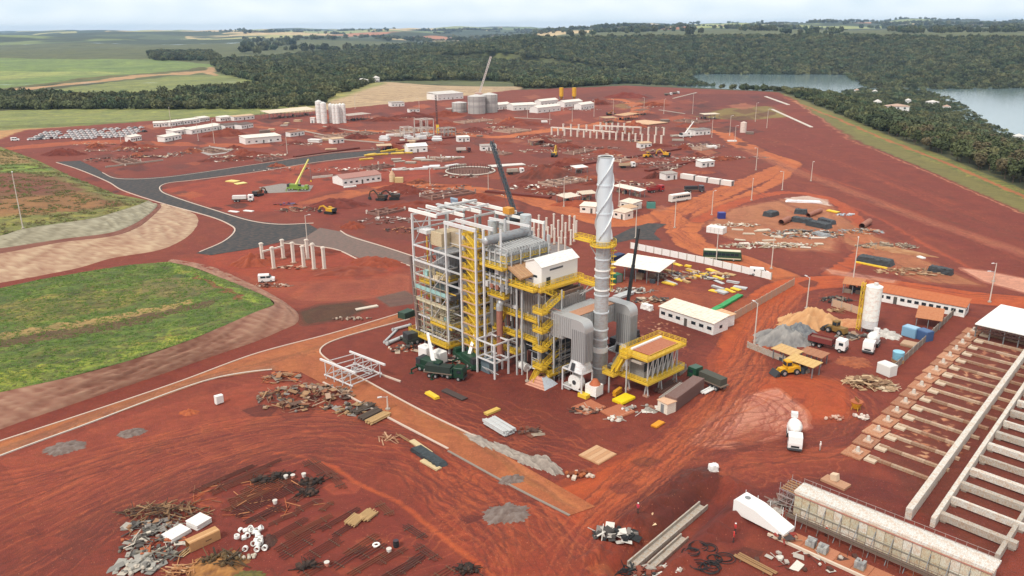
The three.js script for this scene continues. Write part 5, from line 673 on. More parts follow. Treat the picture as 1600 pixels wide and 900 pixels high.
// loose planks, sheets and lumps thrown in a heap; every piece its own part
const PIECES = [new THREE.BoxGeometry(2.6, 0.06, 0.24), new THREE.BoxGeometry(1.5, 0.05, 0.9), new THREE.BoxGeometry(3.6, 0.1, 0.1), new THREE.IcosahedronGeometry(0.38, 0), new THREE.BoxGeometry(0.9, 0.35, 0.6), new THREE.BoxGeometry(2.2, 0.05, 1.2)];
function rubble(label, o, rx, rz, n, cols, high = 0.9, kinds = [0, 1, 2, 3, 4, 5], name = 'rubble_pile', cat = 'rubble') {
  const g = T(name, label, cat, o), ms = cols.map((c) => mat(c, 0.9, 0, { grain: 1 }));
  const far = g.position.z < -230, heaps = far ? ms.map(() => new MB()) : null; // too far off to tell the pieces apart: joined by colour
  for (let i = 0; i < n; i++) { const a = rr(0, 6.28), q = Math.sqrt(rnd()), k = pick(kinds), x = Math.cos(a) * q * rx, z = Math.sin(a) * q * rz, y = high * (1 - q * q) * rr(0.15, 1) * (k === 3 ? 0.8 : 1), s = rr(0.6, 1.15), nm = ['plank', 'board', 'batten', 'lump', 'block', 'sheet'][k]; if (far) { pick(heaps).put(PIECES[k], new THREE.Matrix4().compose(new THREE.Vector3(x, y + 0.1, z), new THREE.Quaternion().setFromEuler(new THREE.Euler(rr(-0.22, 0.22), rr(0, 6.28), rr(-0.22, 0.22))), new THREE.Vector3(s, s, s))); continue; } const m = add(g, nm, PIECES[k], pick(ms), [x, y + (k === 3 ? 0.2 : k === 4 ? 0.17 : 0.06), z], [rr(-0.22, 0.22), rr(0, 6.28), rr(-0.22, 0.22)]); m.scale.setScalar(s); }
  if (far) heaps.forEach((h, i) => { if (h.g.length) h.done(g, 'scrap', ms[i]).userData.kind = 'stuff'; });
  return g;
}
// bars lying side by side on bearers
function bars(label, o, L, n, gap, m, r = 0.1, layers = 1, name = 'bar_bundle', cat = 'bundle', single = false) {
  const g = T(name, label, cat, o); for (const t of [0.2, 0.8]) B(g, 'bearer', mat(0x6a4c3c, 0.9), [0.18, 0.14, n * gap + 0.3], [L * t, 0.02, 0]); let b = new MB();
  for (let l = 0; l < layers; l++) for (let i = 0; i < n; i++) { const z = (i - (n - 1) / 2) * gap + rr(-0.04, 0.04), e = rr(-0.3, 0.3), j = rr(-0.06, 0.06), y = 0.16 + r + l * r * 2.05; if (single) R(g, 'bar', m, [e, y, z], [L + e, y, z + j], r); else b.bar([e, y, z], [L + e, y, z + j], [r * 1.7, r * 1.7]); }
  if (!single) b.done(g, 'bars', m); return g;
}
function container(label, o, L, m, H = 2.6, W = 2.44, name = 'container') { const g = T(name, label, 'container', o), b = new MB(); b.box([L, H - 0.1, W], [L / 2, 0.05, -W / 2]); for (let x = 0.25; x < L; x += 0.45) { b.box([0.2, H - 0.3, 0.08], [x, 0.15, 0.03]); b.box([0.2, H - 0.3, 0.08], [x, 0.15, -W - 0.03]); } b.done(g, 'shell', m); for (const x of [0, L]) for (const z of [0, -W]) B(g, 'corner_post', m, [0.16, H, 0.16], [x, 0, z]); B(g, 'door', mat(0x777777, 0.7), [0.06, H - 0.3, W * 0.8], [L + 0.04, 0.1, -W / 2]); return g; }
function sheetStack(label, o, L, W, n, m, name = 'sheet_stack', cat = 'stack', t = 0.08) { const g = T(name, label, cat, o); if (g.position.z < -230) { const b = new MB(); for (let i = 0; i < n; i++) b.box([L * rr(0.94, 1.04), t * 0.92, W * rr(0.94, 1.04)], [L / 2 + rr(-0.1, 0.1), 0.04 + i * t, -W / 2 + rr(-0.1, 0.1)], [0, rr(-0.04, 0.04), 0]); b.done(g, 'sheets', m); return g; } for (let i = 0; i < n; i++) B(g, 'sheet', m, [L * rr(0.94, 1.04), t * 0.92, W * rr(0.94, 1.04)], [L / 2 + rr(-0.1, 0.1), 0.04 + i * t, -W / 2 + rr(-0.1, 0.1)], [0, rr(-0.04, 0.04), 0]); return g; }
function tarped(label, o, L, W, H, m, name = 'covered_stack', cat = 'stack') { const g = new THREE.BoxGeometry(L, H, W, 26, 6, 12), p = g.attributes.position, s = rr(0, 90); for (let i = 0; i < p.count; i++) { const x = p.getX(i), y = p.getY(i), z = p.getZ(i), f = fbm(x * 0.7 + s, z * 0.7 + y, 3), out = 1 - clamp((y + H / 2) / H) * 0.12; p.setXYZ(i, x * out + 0.18 * f * Math.sign(z + 0.01), y + (y > 0 ? 0.28 * f : 0), z * out + 0.22 * f); } g.computeVertexNormals(); const q = T(name, label, cat, o); add(q, 'cover', g, m, [L / 2, H / 2, -W / 2]); return q; }
// a standing figure in work clothes, one skin with arms and legs, plus helmet
function person(label, u, v, shirt, trousers, hat, yaw = 0) {
  const g = T('person', label, 'person', { p: [u, v], yaw }), prof = (pts, seg = 10) => new THREE.LatheGeometry(pts.map(([r, y]) => new THREE.Vector2(r, y)), seg).toNonIndexed(), limb = (a, b, r0, r1) => { const A = new THREE.Vector3(...a), E = new THREE.Vector3(...b), d = E.clone().sub(A), c = new THREE.CapsuleGeometry(1, 0.01, 3, 8).toNonIndexed(); const q = new THREE.CylinderGeometry(r1, r0, d.length(), 8, 1).toNonIndexed(); q.applyMatrix4(new THREE.Matrix4().compose(A.clone().add(E).multiplyScalar(0.5), new THREE.Quaternion().setFromUnitVectors(UPV, d.normalize()), new THREE.Vector3(1, 1, 1))); return q; };
  const tint = (ge, hex) => { const c = new THREE.Color(hex), n = ge.attributes.position.count, a = new Float32Array(n * 3); for (let i = 0; i < n; i++) { a[i * 3] = c.r; a[i * 3 + 1] = c.g; a[i * 3 + 2] = c.b; } ge.setAttribute('color', new THREE.BufferAttribute(a, 3)); ge.deleteAttribute('uv'); return ge; };
  const torso = prof([[0.001, 0.82], [0.15, 0.84], [0.155, 1.0], [0.175, 1.25], [0.18, 1.4], [0.1, 1.48], [0.055, 1.52], [0.055, 1.58], [0.001, 1.58]]); torso.scale(0.72, 1, 1.15); const head = new THREE.SphereGeometry(0.105, 10, 8).toNonIndexed(); head.scale(1, 1.2, 0.9); head.translate(0.02, 1.66, 0); const nose = new THREE.ConeGeometry(0.02, 0.05, 5).toNonIndexed(); nose.rotateZ(-1.6); nose.translate(0.13, 1.65, 0); const foot = (z) => { const f = new THREE.BoxGeometry(0.26, 0.08, 0.1).toNonIndexed(); f.translate(0.05, 0.04, z); return f; };
  add(g, 'body', mergeGeometries([tint(torso, shirt), tint(limb([0, 0.86, 0.09], [0.03, 0.46, 0.1], 0.085, 0.06), trousers), tint(limb([0.03, 0.48, 0.1], [0, 0.06, 0.1], 0.06, 0.045), trousers), tint(limb([0, 0.86, -0.09], [-0.02, 0.46, -0.1], 0.085, 0.06), trousers), tint(limb([-0.02, 0.48, -0.1], [-0.04, 0.06, -0.1], 0.06, 0.045), trousers), tint(limb([0, 1.42, 0.2], [-0.02, 1.12, 0.25], 0.055, 0.045), shirt), tint(limb([-0.02, 1.13, 0.25], [0.1, 0.88, 0.24], 0.042, 0.035), 0x9a6a50), tint(limb([0, 1.42, -0.2], [-0.02, 1.12, -0.25], 0.055, 0.045), shirt), tint(limb([-0.02, 1.13, -0.25], [0.1, 0.88, -0.24], 0.042, 0.035), 0x9a6a50), tint(head, 0x9a6a50), tint(nose, 0x9a6a50), tint(foot(0.1), 0x2a2522), tint(foot(-0.1), 0x2a2522)]), HEAPM);
  const h = new THREE.SphereGeometry(0.14, 12, 6, 0, 6.3, 0, 1.6); add(g, 'helmet', h, mat(hat, 0.4), [0.02, 1.68, 0]); return g;
}
// slender beam of concrete lying on the ground between two surveyed points
function strip(name, label, cat, m, p, q, w, h, o = {}) { const a = S(...p), b = S(...q), g = new MB(); g.bar([a.x, (o.y ?? 0) + h / 2, a.z], [b.x, (o.y ?? 0) + h / 2, b.z], [w, h]); return tag(g.done(scene, name, m), label, cat, o.g, o.kind); }

// ---------- in front of and beside the boiler ----------
const WOODC = [0x7a5a44, 0x9a7656, 0x6a5044, 0xb08a66, 0x8c7a6c, 0x5a4a42], WOOD = mat(0xa8835c, 0.85, 0, { grain: 1 }), WOODL = mat(0xc9a777, 0.85, 0, { grain: 1 }), RUSTB = mat(0x5e4034, 0.9), PLY = mat(0xc99a72, 0.85, 0, { grain: 1 });
{ // tower crane booms round the boiler
  const g = T('mobile_crane', 'dark lattice crane boom rising behind the boiler house', 'crane', { p: [806, 345], yaw: 0.4 }); const tip = S(768, 221, 27), o = S(806, 345), a = 0.4, dx = tip.x - o.x, dz = tip.z - o.z, lx = dx * Math.cos(a) - dz * Math.sin(a), lz = dx * Math.sin(a) + dz * Math.cos(a);
  add(g, 'carrier', chamfer([[-4, 0.6], [4, 0.6], [4, 1.6], [-4, 1.6]], 3), mat(0x3b4650, 0.6)); B(g, 'cab', mat(0x3b4650, 0.6), [2, 1.8, 1.4], [1.6, 1.7, 0.9]); for (const s of [-1, 1]) add(g, 'track', chamfer([[-4, 0.05], [4, 0.05], [4.3, 0.6], [4, 1.1], [-4, 1.1], [-4.3, 0.6]], 0.9), RUBBER, [0, 0, s * 1.8]); lattice(new MB(), [0, 2, 0], [lx, 27, lz], 1.3, 22, 0.16).done(g, 'boom', mat(0x39434a, 0.6)); R(g, 'boom_core', mat(0x39434a, 0.6), [0, 2, 0], [lx, 27, lz], 0.28); R(g, 'stay_cable', DARKM, [-3, 2.6, 0], [lx, 27, lz], 0.06);
}
function boomCrane(label, p, tipPx, tipH, bodyM, boomM, yaw, w = 0.7) { const g = T('mobile_crane', label, 'crane', { p, yaw }), o = g.position, tip = S(tipPx[0], tipPx[1], tipH), dx = tip.x - o.x, dz = tip.z - o.z, t = [dx * Math.cos(yaw) - dz * Math.sin(yaw), tipH, dx * Math.sin(yaw) + dz * Math.cos(yaw)]; scene.remove(g); used.mobile_crane--; return mobileCrane(label, { p, yaw }, bodyM, boomM, t, 3, [-1, 2.4, 0]); }
boomCrane('black telescopic crane boom leaning beside the chimney', [976, 538], [998, 357], 27.5, mat(0x2b2e30, 0.6), mat(0x1d2226, 0.5), 0.9);
boomCrane('dark green crane with white boom raised at the front of the boiler', [683, 583], [668, 520], 7.6, mat(0x173c2c, 0.5), WHITE, -0.6); boomCrane('small green crane with short white boom under the boiler stair', [731, 568], [750, 497], 9.5, mat(0x1d4632, 0.5), WHITE, 2.1);
boomCrane('slanting grey brown crane boom against the left tower of the boiler', [662, 532], [641, 400], 21, mat(0x3a4038, 0.6), mat(0x7d6a64, 0.6), 0.6);
flatTruck('green flatbed truck parked by the corrugated brown container', { p: [1103, 600], yaw: 2.2 }, 0x24503a, mat(0x4a4a40, 0.8)); flatTruck('dark green truck with outriggers next to the raised white crane boom', { p: [698, 590], yaw: -0.3 }, 0x173c2c, mat(0x26332c, 0.8));
for (const [u, v, l] of [[655, 558, 'white water tank cube beside the crane boom at the left tower'], [676, 566, 'white water tank cube nearer to the small green crane']]) { const g = T('water_tank', l, 'tank', { p: [u, v], q: [u + 20, v + 8] }); add(g, 'tank', chamfer([[0, 0.4], [2.6, 0.4], [2.6, 2.7], [0, 2.7]], 2.4, 0.15), WHITE, [0, 0, -1]); B(g, 'skid', STEELD, [2.8, 0.3, 2.2], [1.3, 0.02, -1]); C(g, 'lid', mat(0xcfd4d8, 0.5), 0.35, 0.16, [1.3, 2.72, -1]); }
rubble('orange and white clutter at the foot of the boiler left tower', { p: [640, 545] }, 5, 2.2, 46, [0xb4623c, 0xc9b7a4, 0x8a4a34, 0xe0d8cc, 0x54504c], 0.7); rubble('orange tools and dark crates below the stair tower', { p: [712, 562] }, 3.4, 2, 26, [0xc86a2c, 0x4a3c3a, 0xd8c8b8, 0x6a3a30], 0.9);
for (const [p, q, r, l] of [[[613, 518], [642, 510], 0.42, 'grey pipe length nearest the dark box left of the boiler'], [[604, 540], [640, 525], 0.5, 'thick grey pipe length lying left of the boiler'], [[600, 537], [620, 517], 0.3, 'thin grey pipe length crossing the thick one']]) { const g = T('steel_pipe', l, 'pipe', { p, q }); R(g, 'pipe', STEEL, [0, r, 0], [g.L, r, 0], r); for (const x of [0.05, 0.95]) { const f = C(g, 'flange', STEELD, r * 1.3, 0.16, [0, 0, 0], { seg: 12 }); f.rotation.z = Math.PI / 2; f.position.set(g.L * x, r, 0); } }
container('dark green open box left of the boiler tower', { p: [633, 500], q: [648, 494] }, 3.6, mat(0x2f4a3c, 0.7), 1.8);
{ // loose steel frame standing over the orange road corner
  const g = T('steel_truss', 'loose grey steel truss frame standing at the road corner', 'truss', { p: [510, 592], q: [543, 606] }), L = 8.4, D = 8, m = STEELW; for (const x of [0, L / 3, 2 * L / 3, L]) for (const z of [0, -D]) R(g, 'post', m, [x, 0, z], [x, z ? 3.4 : 4.2, z], [0.16, 0.16]); for (const z of [0, -D]) { R(g, 'chord', m, [-1.6, z ? 3.4 : 4.2, z], [L + 1.8, z ? 3.4 : 4.2, z], [0.36, 0.4]); R(g, 'chord', m, [-0.6, 0.9, z], [L + 0.6, 0.9, z], [0.2, 0.24]); for (let i = 0; i < 3; i++) R(g, 'brace', STEEL, [i * L / 3, 0.9, z], [(i + 1) * L / 3, z ? 3.3 : 4.1, z], [0.12, 0.12]); } for (let i = 0; i < 5; i++) R(g, 'cross_beam', i % 2 ? STEEL : m, [i * L / 4, 0.95, 0.4], [i * L / 4, 0.95, -D - 0.4], [0.18, 0.2]); for (let i = 0; i < 4; i++) R(g, 'cross_beam', m, [i * L / 3, 4, 0], [i * L / 3, 3.3, -D], [0.14, 0.16]); for (let i = 0; i < 6; i++) R(g, 'loose_bar', STEEL, [rr(0, L), rr(1, 1.3), rr(-6, 0)], [rr(0, L), rr(1, 1.4), rr(-8, -1)], [0.12, 0.14]);
}
rubble('large heap of splintered timber and panels beside the orange road', { p: [478, 622] }, 10, 6.5, 210, [...WOODC, 0xa06a4c, 0x8a8480, 0xb79a84], 2.2); rubble('orange boards on the far end of the timber heap', { p: [440, 592] }, 4.5, 2.5, 44, [0xb8643c, 0xa87a58, 0x9a8a7c], 1.2, [0, 1, 2, 5]); rubble('dark mixed scrap at the near end of the timber heap', { p: [555, 640] }, 4, 2.6, 50, [0x4c4440, 0x7a6a5c, 0x9a9490, 0xa88864], 0.9);
{ const cs = [[566, 642, 'dark planks'], [578, 651, 'dark planks with a pale can'], [590, 657, 'light brown planks']]; cs.forEach(([u, v, l], i) => bars('row of ' + l + ' stacked by the kerb', { p: [u - 14, v + 6], q: [u + 16, v - 9] }, 5, 6, 0.32, i === 2 ? WOODL : mat(0x5e5148, 0.9, 0, { grain: 1 }), 0.14, 2, 'plank_stack', 'stack', true)); }
{ const g = T('signboard', 'small white box on a stake in the red yard', 'box', { p: [343, 631], yaw: 0.8 }); add(g, 'box', chamfer([[-0.7, 0.3], [0.7, 0.3], [0.7, 1.8], [-0.7, 1.9]], 1, 0.1), WHITE); B(g, 'stake', mat(0xb05040, 0.8), [0.14, 0.4, 0.14], [0, 0, 0]); }
mound('small orange heap of soil in the red yard', 296, 645, 2.4, 1.6, 0.7, 0x8a4228, 0xa85a34);
for (const [u, v, rx, rz, l] of [[102, 700, 4.2, 3, 'grey gravel heap beside the white kerb'], [206, 677, 3, 2.2, 'grey gravel smear further along the red yard'], [792, 803, 4.6, 3.4, 'large grey gravel heap by the broken kerb'], [800, 750, 3, 1.8, 'small grey gravel heap on the road edge']]) mound(l, u, v, rx, rz, 0.75, 0x5e4c45, 0x7d7069, 0.3, { name: 'gravel_heap' });
{ const w = [[752, 690], [790, 704], [820, 718], [852, 728]]; w.forEach(([u, v], i) => mound('grey gravel ridge along the road, ' + ['first heap by the kerb end', 'second heap', 'third heap', 'last and highest heap'][i], u, v, 5.2, 1.7, 0.5 + i * 0.25, 0x7a6e66, 0xa0958a, -0.83, { name: 'gravel_heap', g: 'gravel ridge along the orange road' })); }
{ // black liner sheet and pale boards
  tarped('long black liner heap with pale boards by the road', { p: [640, 704], q: [690, 738] }, 8.6, 2.2, 0.7, mat(0x2c3438, 0.5, 0, { plain: 1 })); sheetStack('cream boards lying on the black liner heap', { p: [640, 692], q: [674, 716], lift: 0.05 }, 6, 1.1, 4, mat(0xd9c49a, 0.8, 0, { grain: 1 }), 'board_stack'); sheetStack('cream boards at the near side of the black liner', { p: [656, 722], q: [684, 738] }, 4.4, 1.2, 4, mat(0xd9c49a, 0.8, 0, { grain: 1 }), 'board_stack'); bars('long thin pole lying behind the black liner', { p: [622, 680], q: [700, 728] }, 13, 2, 0.3, WOOD, 0.08, 1, 'pole_bundle', 'bundle'); rubble('pale splinters by the end of the black liner', { p: [605, 688] }, 2.4, 1.6, 16, [0xc9a080, 0xa87a5c], 0.2, [0, 2]); }
sheetStack('yellow steel plank bundle in front of the boiler', { p: [664, 616], q: [682, 627] }, 3.6, 1.2, 6, YEL, 'plank_stack'); sheetStack('dark steel grating stack in front of the boiler', { p: [690, 612], q: [724, 628] }, 6.4, 1.5, 4, mat(0x4a3c38, 0.8), 'grating_stack'); strip('kerb_stone', 'pale fallen kerb stones in front of the boiler', 'kerb stone', KERB, [584, 582], [626, 597], 0.4, 0.3); bars('grey and yellow steel sections bundled before the chimney', { p: [764, 660], q: [800, 682] }, 6.5, 8, 0.36, STEEL, 0.16, 3, 'steel_bundle', 'bundle', true); sheetStack('yellow planks on the end of the grey steel bundle', { p: [762, 650], q: [786, 640] }, 3.4, 1.2, 5, mat(0xd2b25a, 0.7), 'plank_stack'); rubble('rusty bits scattered beside the grey steel bundle', { p: [826, 676] }, 2.4, 1.8, 24, [0x7a4a38, 0xb0a090, 0x5a4038], 0.4);
{ // hopper cone standing on the ground
  const g = T('ground_hopper', 'pink and pale blue steel hopper standing upside down on the ground', 'hopper', { p: [820, 600], q: [851, 611] }), L = g.L, h = 2.0, pos = [], B4 = [[0, 0, 0], [L, 0, 0], [L, 0, -4.6], [0, 0, -4.6]], U = [[L * 0.42, h, -1.6], [L * 0.62, h, -1.6], [L * 0.62, h, -3], [L * 0.42, h, -3]]; for (let i = 0; i < 4; i++) { const j = (i + 1) % 4, ge = new THREE.BufferGeometry(); ge.setAttribute('position', new THREE.Float32BufferAttribute([...B4[i], ...B4[j], ...U[j], ...B4[i], ...U[j], ...U[i]], 3)); ge.setAttribute('uv', new THREE.Float32BufferAttribute([0, 0, 1, 0, 1, 1, 0, 0, 1, 1, 0, 1], 2)); ge.computeVertexNormals(); add(g, 'side_plate', ge, i === 1 ? mat(0xc4ccd4, 0.7) : mat(0xc8927a, 0.8)); } for (let k = 0; k < 3; k++) { R(g, 'stiffener', mat(0xb9836c, 0.8), [0.4 + k * 0.7, 0.35 + k * 0.5, -0.25 - k * 0.4], [L - 0.3 - k * 0.5, 0.35 + k * 0.5, -0.25 - k * 0.4], [0.1, 0.14]); } C(g, 'throat', RUST, 0.85, 0.3, [L * 0.52, h - 0.1, -2.3], { seg: 14, open: true });
}
{ const g = T('pipe_spool', 'short white pipe spool lying at the foot of the boiler', 'pipe', { p: [812, 575], q: [828, 583] }); R(g, 'pipe', WHITE, [0, 0.95, 0], [2.6, 0.95, 0], 0.95); const f = C(g, 'end_cap', mat(0xf6f6f2, 0.5), 0.98, 0.12, [0, 0, 0]); f.rotation.z = Math.PI / 2; f.position.set(2.62, 0.95, 0); }
{ const g = T('pump_box', 'white machine box with yellow base in front of the chimney', 'machine', { p: [913, 619], q: [932, 626] }); B(g, 'box', WHITE, [2.8, 2.2, 2.4], [1.4, 0.5, -1.4]); B(g, 'yellow_base', YEL, [2.2, 0.8, 1.4], [0.2, 0.02, 0.4]); B(g, 'leg', STEELD, [0.2, 0.6, 0.2], [0.2, 0, -0.4]); B(g, 'leg', STEELD, [0.2, 0.6, 0.2], [2.6, 0, -0.4]); C(g, 'fan_cone', mat(0xb8643c, 0.7), 1.2, 1.1, [1.6, 2.7, -1.4], { top: 0.5 }); }
for (const [u, v, q, l] of [[930, 648, [958, 632], 'orange concrete plinth in front of the chimney'], [975, 655, [1003, 640], 'orange concrete plinth under the yellow deck']]) { const g = T('plinth', l, 'slab', { p: [u - 12, v], q }); B(g, 'slab', mat(0xb06a4a, 0.9), [5.4, 0.22, 4.4], [2.2, 0.02, -2]); B(g, 'upstand', mat(0xbe8062, 0.9), [5.2, 0.12, 0.3], [2.2, 0.24, -0.2]); }
sheetStack('bright yellow panel pile in front of the raised deck', { p: [972, 634], q: [998, 622] }, 4.2, 2.6, 8, mat(0xf2d816, 0.6), 'panel_pile'); sheetStack('upright orange yellow gate leaf leaning by the chimney', { p: [962, 620], q: [975, 611] }, 2.6, 0.7, 14, mat(0xdca01a, 0.6), 'panel_pile'); rubble('white and grey offcuts before the yellow deck', { p: [1000, 640] }, 3.8, 1.6, 30, [0xe4e0da, 0xa8a29c, 0xb07a64], 0.5); rubble('rusty scraps and stones near the white machine box', { p: [918, 642] }, 3.6, 1.6, 30, [0x8a5a48, 0xc0a898, 0x4a3630], 0.4); rubble('white pieces of board by the orange plinth', { p: [955, 655] }, 2.4, 1.2, 16, [0xe8e4dc, 0xb0a49a], 0.25);
container('long brown corrugated container beside the haul road', { p: [1056, 643], q: [1098, 611] }, 12, mat(0x7a5f58, 0.75), 2.9);
{ const g = T('site_cabin', 'small white and tan cabin at the end of the brown container', 'cabin', { p: [1027, 641], q: [1041, 648] }); B(g, 'wall', mat(0xe6dccc, 0.7), [2.6, 2.2, 2.4], [1.3, 0, -1.2]); B(g, 'roof', mat(0xd8b090, 0.8), [2.9, 0.14, 2.7], [1.3, 2.22, -1.2]); B(g, 'door', STEELD, [0.8, 1.8, 0.06], [1.3, 0.02, 0.02]); }
sheetStack('orange yellow box lid lying by the haul road', { p: [1026, 670], q: [1047, 657] }, 2.8, 1.3, 5, mat(0xe0961e, 0.6), 'panel_pile'); bars('grey steel sections laid on the container side', { p: [1042, 628], q: [1078, 602] }, 9, 9, 0.4, mat(0xb9aea6, 0.6, 0.2), 0.15, 2, 'steel_bundle', 'bundle', true); bars('rusty dark steel sections beyond the grey ones', { p: [1030, 615], q: [1066, 590] }, 8, 7, 0.4, mat(0x6a4a40, 0.8), 0.14, 1, 'steel_bundle', 'bundle', true);
tarped('grey skip of scrap behind the raised yellow deck', { p: [1062, 588], q: [1080, 572] }, 4.6, 2.2, 1.3, mat(0x8a7d76, 0.85)); bars('white beams lying by the green truck', { p: [1098, 616], q: [1122, 604] }, 5, 3, 0.5, WHITE, 0.2, 1, 'beam_stack', 'stack', true);
{ const g = T('concrete_pad', 'square pale orange formwork pad on the dark ground', 'pad', { p: [902, 712], q: [936, 728] }); B(g, 'pad', PLY, [4.6, 0.2, 5], [2.5, 0.02, -2.6]); for (let i = 0; i < 5; i++) B(g, 'plank', i % 2 ? PLY : mat(0xd4aa84, 0.85, 0, { grain: 1 }), [0.84, 0.05, 4.8], [0.7 + i * 0.88, 0.225, -2.6]); }
rubble('orange clay lumps at the edge of the dark cut', { p: [906, 744] }, 2.6, 1.4, 22, [0xb0643a, 0x8a4a30, 0xd8c8b8], 0.5, [3, 4]);
// trench with two pipelines
{ const box = (p, q, w, h, m, l, n) => { const g = T(n, l, 'pipe trough', { p, q, lift: -1.42, flat: 1 }); const L = g.L; B(g, 'floor', m, [L, 0.2, w], [L / 2, 0.02, -w / 2]); for (const z of [0, -w]) B(g, 'side_wall', m, [L, h, 0.22], [L / 2, 0.02, z]); const n2_ = Math.round(L / 2.4); for (let i = 1; i < n2_; i++) B(g, 'joint', CONCD, [0.08, h + 0.03, 0.28], [(i / n2_) * L, 0.02, 0]); return g; };
  box([994, 878], [1106, 783], 1.4, 0.8, CONC, 'long grey concrete channel in the open trench', 'channel'); box([1024, 878], [1076, 832], 1.2, 0.7, CONC, 'short grey concrete channel beside the long one', 'channel');
  mound('dark spoil at the end of the trench near the white bag', 1092, 742, 5, 2.6, 0.8, 0x45221c, 0x64342a, 0.3);
  tarped('white plastic bag of sand at the trench end', { p: [1110, 742], yaw: 0.2 }, 1.5, 1.2, 1.2, WHITE, 'sand_bag', 'bag'); rubble('white boards and black scrap beside the trench', { p: [962, 836] }, 3, 1.8, 60, [0xe6e2dc, 0xc4beb8, 0x26282a, 0x4a4644, 0x8a8480], 0.8); mound('pale cream sand spill by the trench', 1008, 816, 1.5, 1.0, 0.35, 0xc9a47c, 0xe4c8a2, 0.3, { name: 'sand_heap' }); mound('pale cream sand trail pointing up from the spill', 1020, 803, 1.2, 0.4, 0.2, 0xc9a47c, 0xe4c8a2, 1, { name: 'sand_heap' }); rubble('black tangled hoses at the trench end', { p: [985, 880] }, 1.8, 0.8, 24, [0x1c1c1e, 0x303234], 0.4, [2, 0]); rubble('white and dark clutter at the bottom of the picture by the trench', { p: [1030, 895] }, 4, 1.2, 40, [0xe0dcd6, 0x8a4a38, 0x3a3a3c, 0xb0a8a0], 0.5);
  for (let i = 0; i < 9; i++) { const g = T('hose_coil', ['black hose coil nearest the trench', 'black hose coil at the picture bottom', 'black hose loop beside the orange scaffold tape', 'black hose loop beside the plank walkway', 'thin black hose ring', 'wide black hose ring', 'tilted black hose ring', 'small black hose ring', 'black hose ring beneath the others'][i], 'hose', { p: [1082 + (i % 5) * 12 + rr(-4, 4), 862 + Math.floor(i / 3) * 14 + rr(-4, 4)], g: 'black hose coils by the trench' }); for (let k = 0; k < 3; k++) { const t = add(g, 'loop', new THREE.TorusGeometry(rr(0.9, 1.5), 0.06, 5, 26), BLACK, [rr(-0.2, 0.2), 0.1 + k * 0.12 + i * 0.02, rr(-0.2, 0.2)], [Math.PI / 2 + rr(-0.1, 0.1), 0, 0]); t.scale.y = rr(0.6, 1); } }
  person('worker in red shirt and white helmet beside the white covered slab', 1148, 836, 0xb0302c, 0x3a3430, 0xf0f0f0, 0.4); person('worker in red by the trench edge with pink marker', 996, 812, 0xb8384a, 0x4a3830, 0xf0e8d8, 1); person('worker in white standing behind the mixer truck', 1281, 704, 0xe8dcd4, 0xc8b8b0, 0xf4f0ea, 2.2); person('worker in a red jacket at the plank walkway', 1146, 848, 0xc03430, 0x2c2c30, 0xd83a30, 2.6); person('worker in orange on the concrete slab beside the formwork', 1290, 838, 0xb84830, 0x3a3836, 0xf0f0ec, 1.2);
}
{ // white covered slab
  const g = T('covered_pump', 'long white sheeted machine with a round hatch', 'machine', { p: [1144, 806], q: [1222, 846] }), L = g.L; const e = chamfer([[0, 0], [L, 0], [L, 0.5], [L * 0.42, 2.1], [0.4, 2.4], [0, 2.0]], 3, 0.12); add(g, 'cover', e, WHITE, [0, 0, -1.6]); C(g, 'hatch', STEELD, 0.45, 0.14, [1.3, 2.36, -1.8], { seg: 16 }); for (let i = 0; i < 5; i++) R(g, 'stake', STEELW, [i * L / 4, 0, -3.3], [i * L / 4, 2.6, -3.3], 0.05);
}
mixerTruck('white concrete mixer truck driving alone on the red ground', { p: [1240, 690], yaw: 4.42 }); mixerTruck('white concrete mixer truck parked under the batching silo', { p: [1361, 545], yaw: 4.1 }); tipper('red and white tipper truck beside the grey gravel heap', { p: [1293, 544], yaw: -0.72 }, 0xf2f2f0, mat(0x7c3430, 0.7));

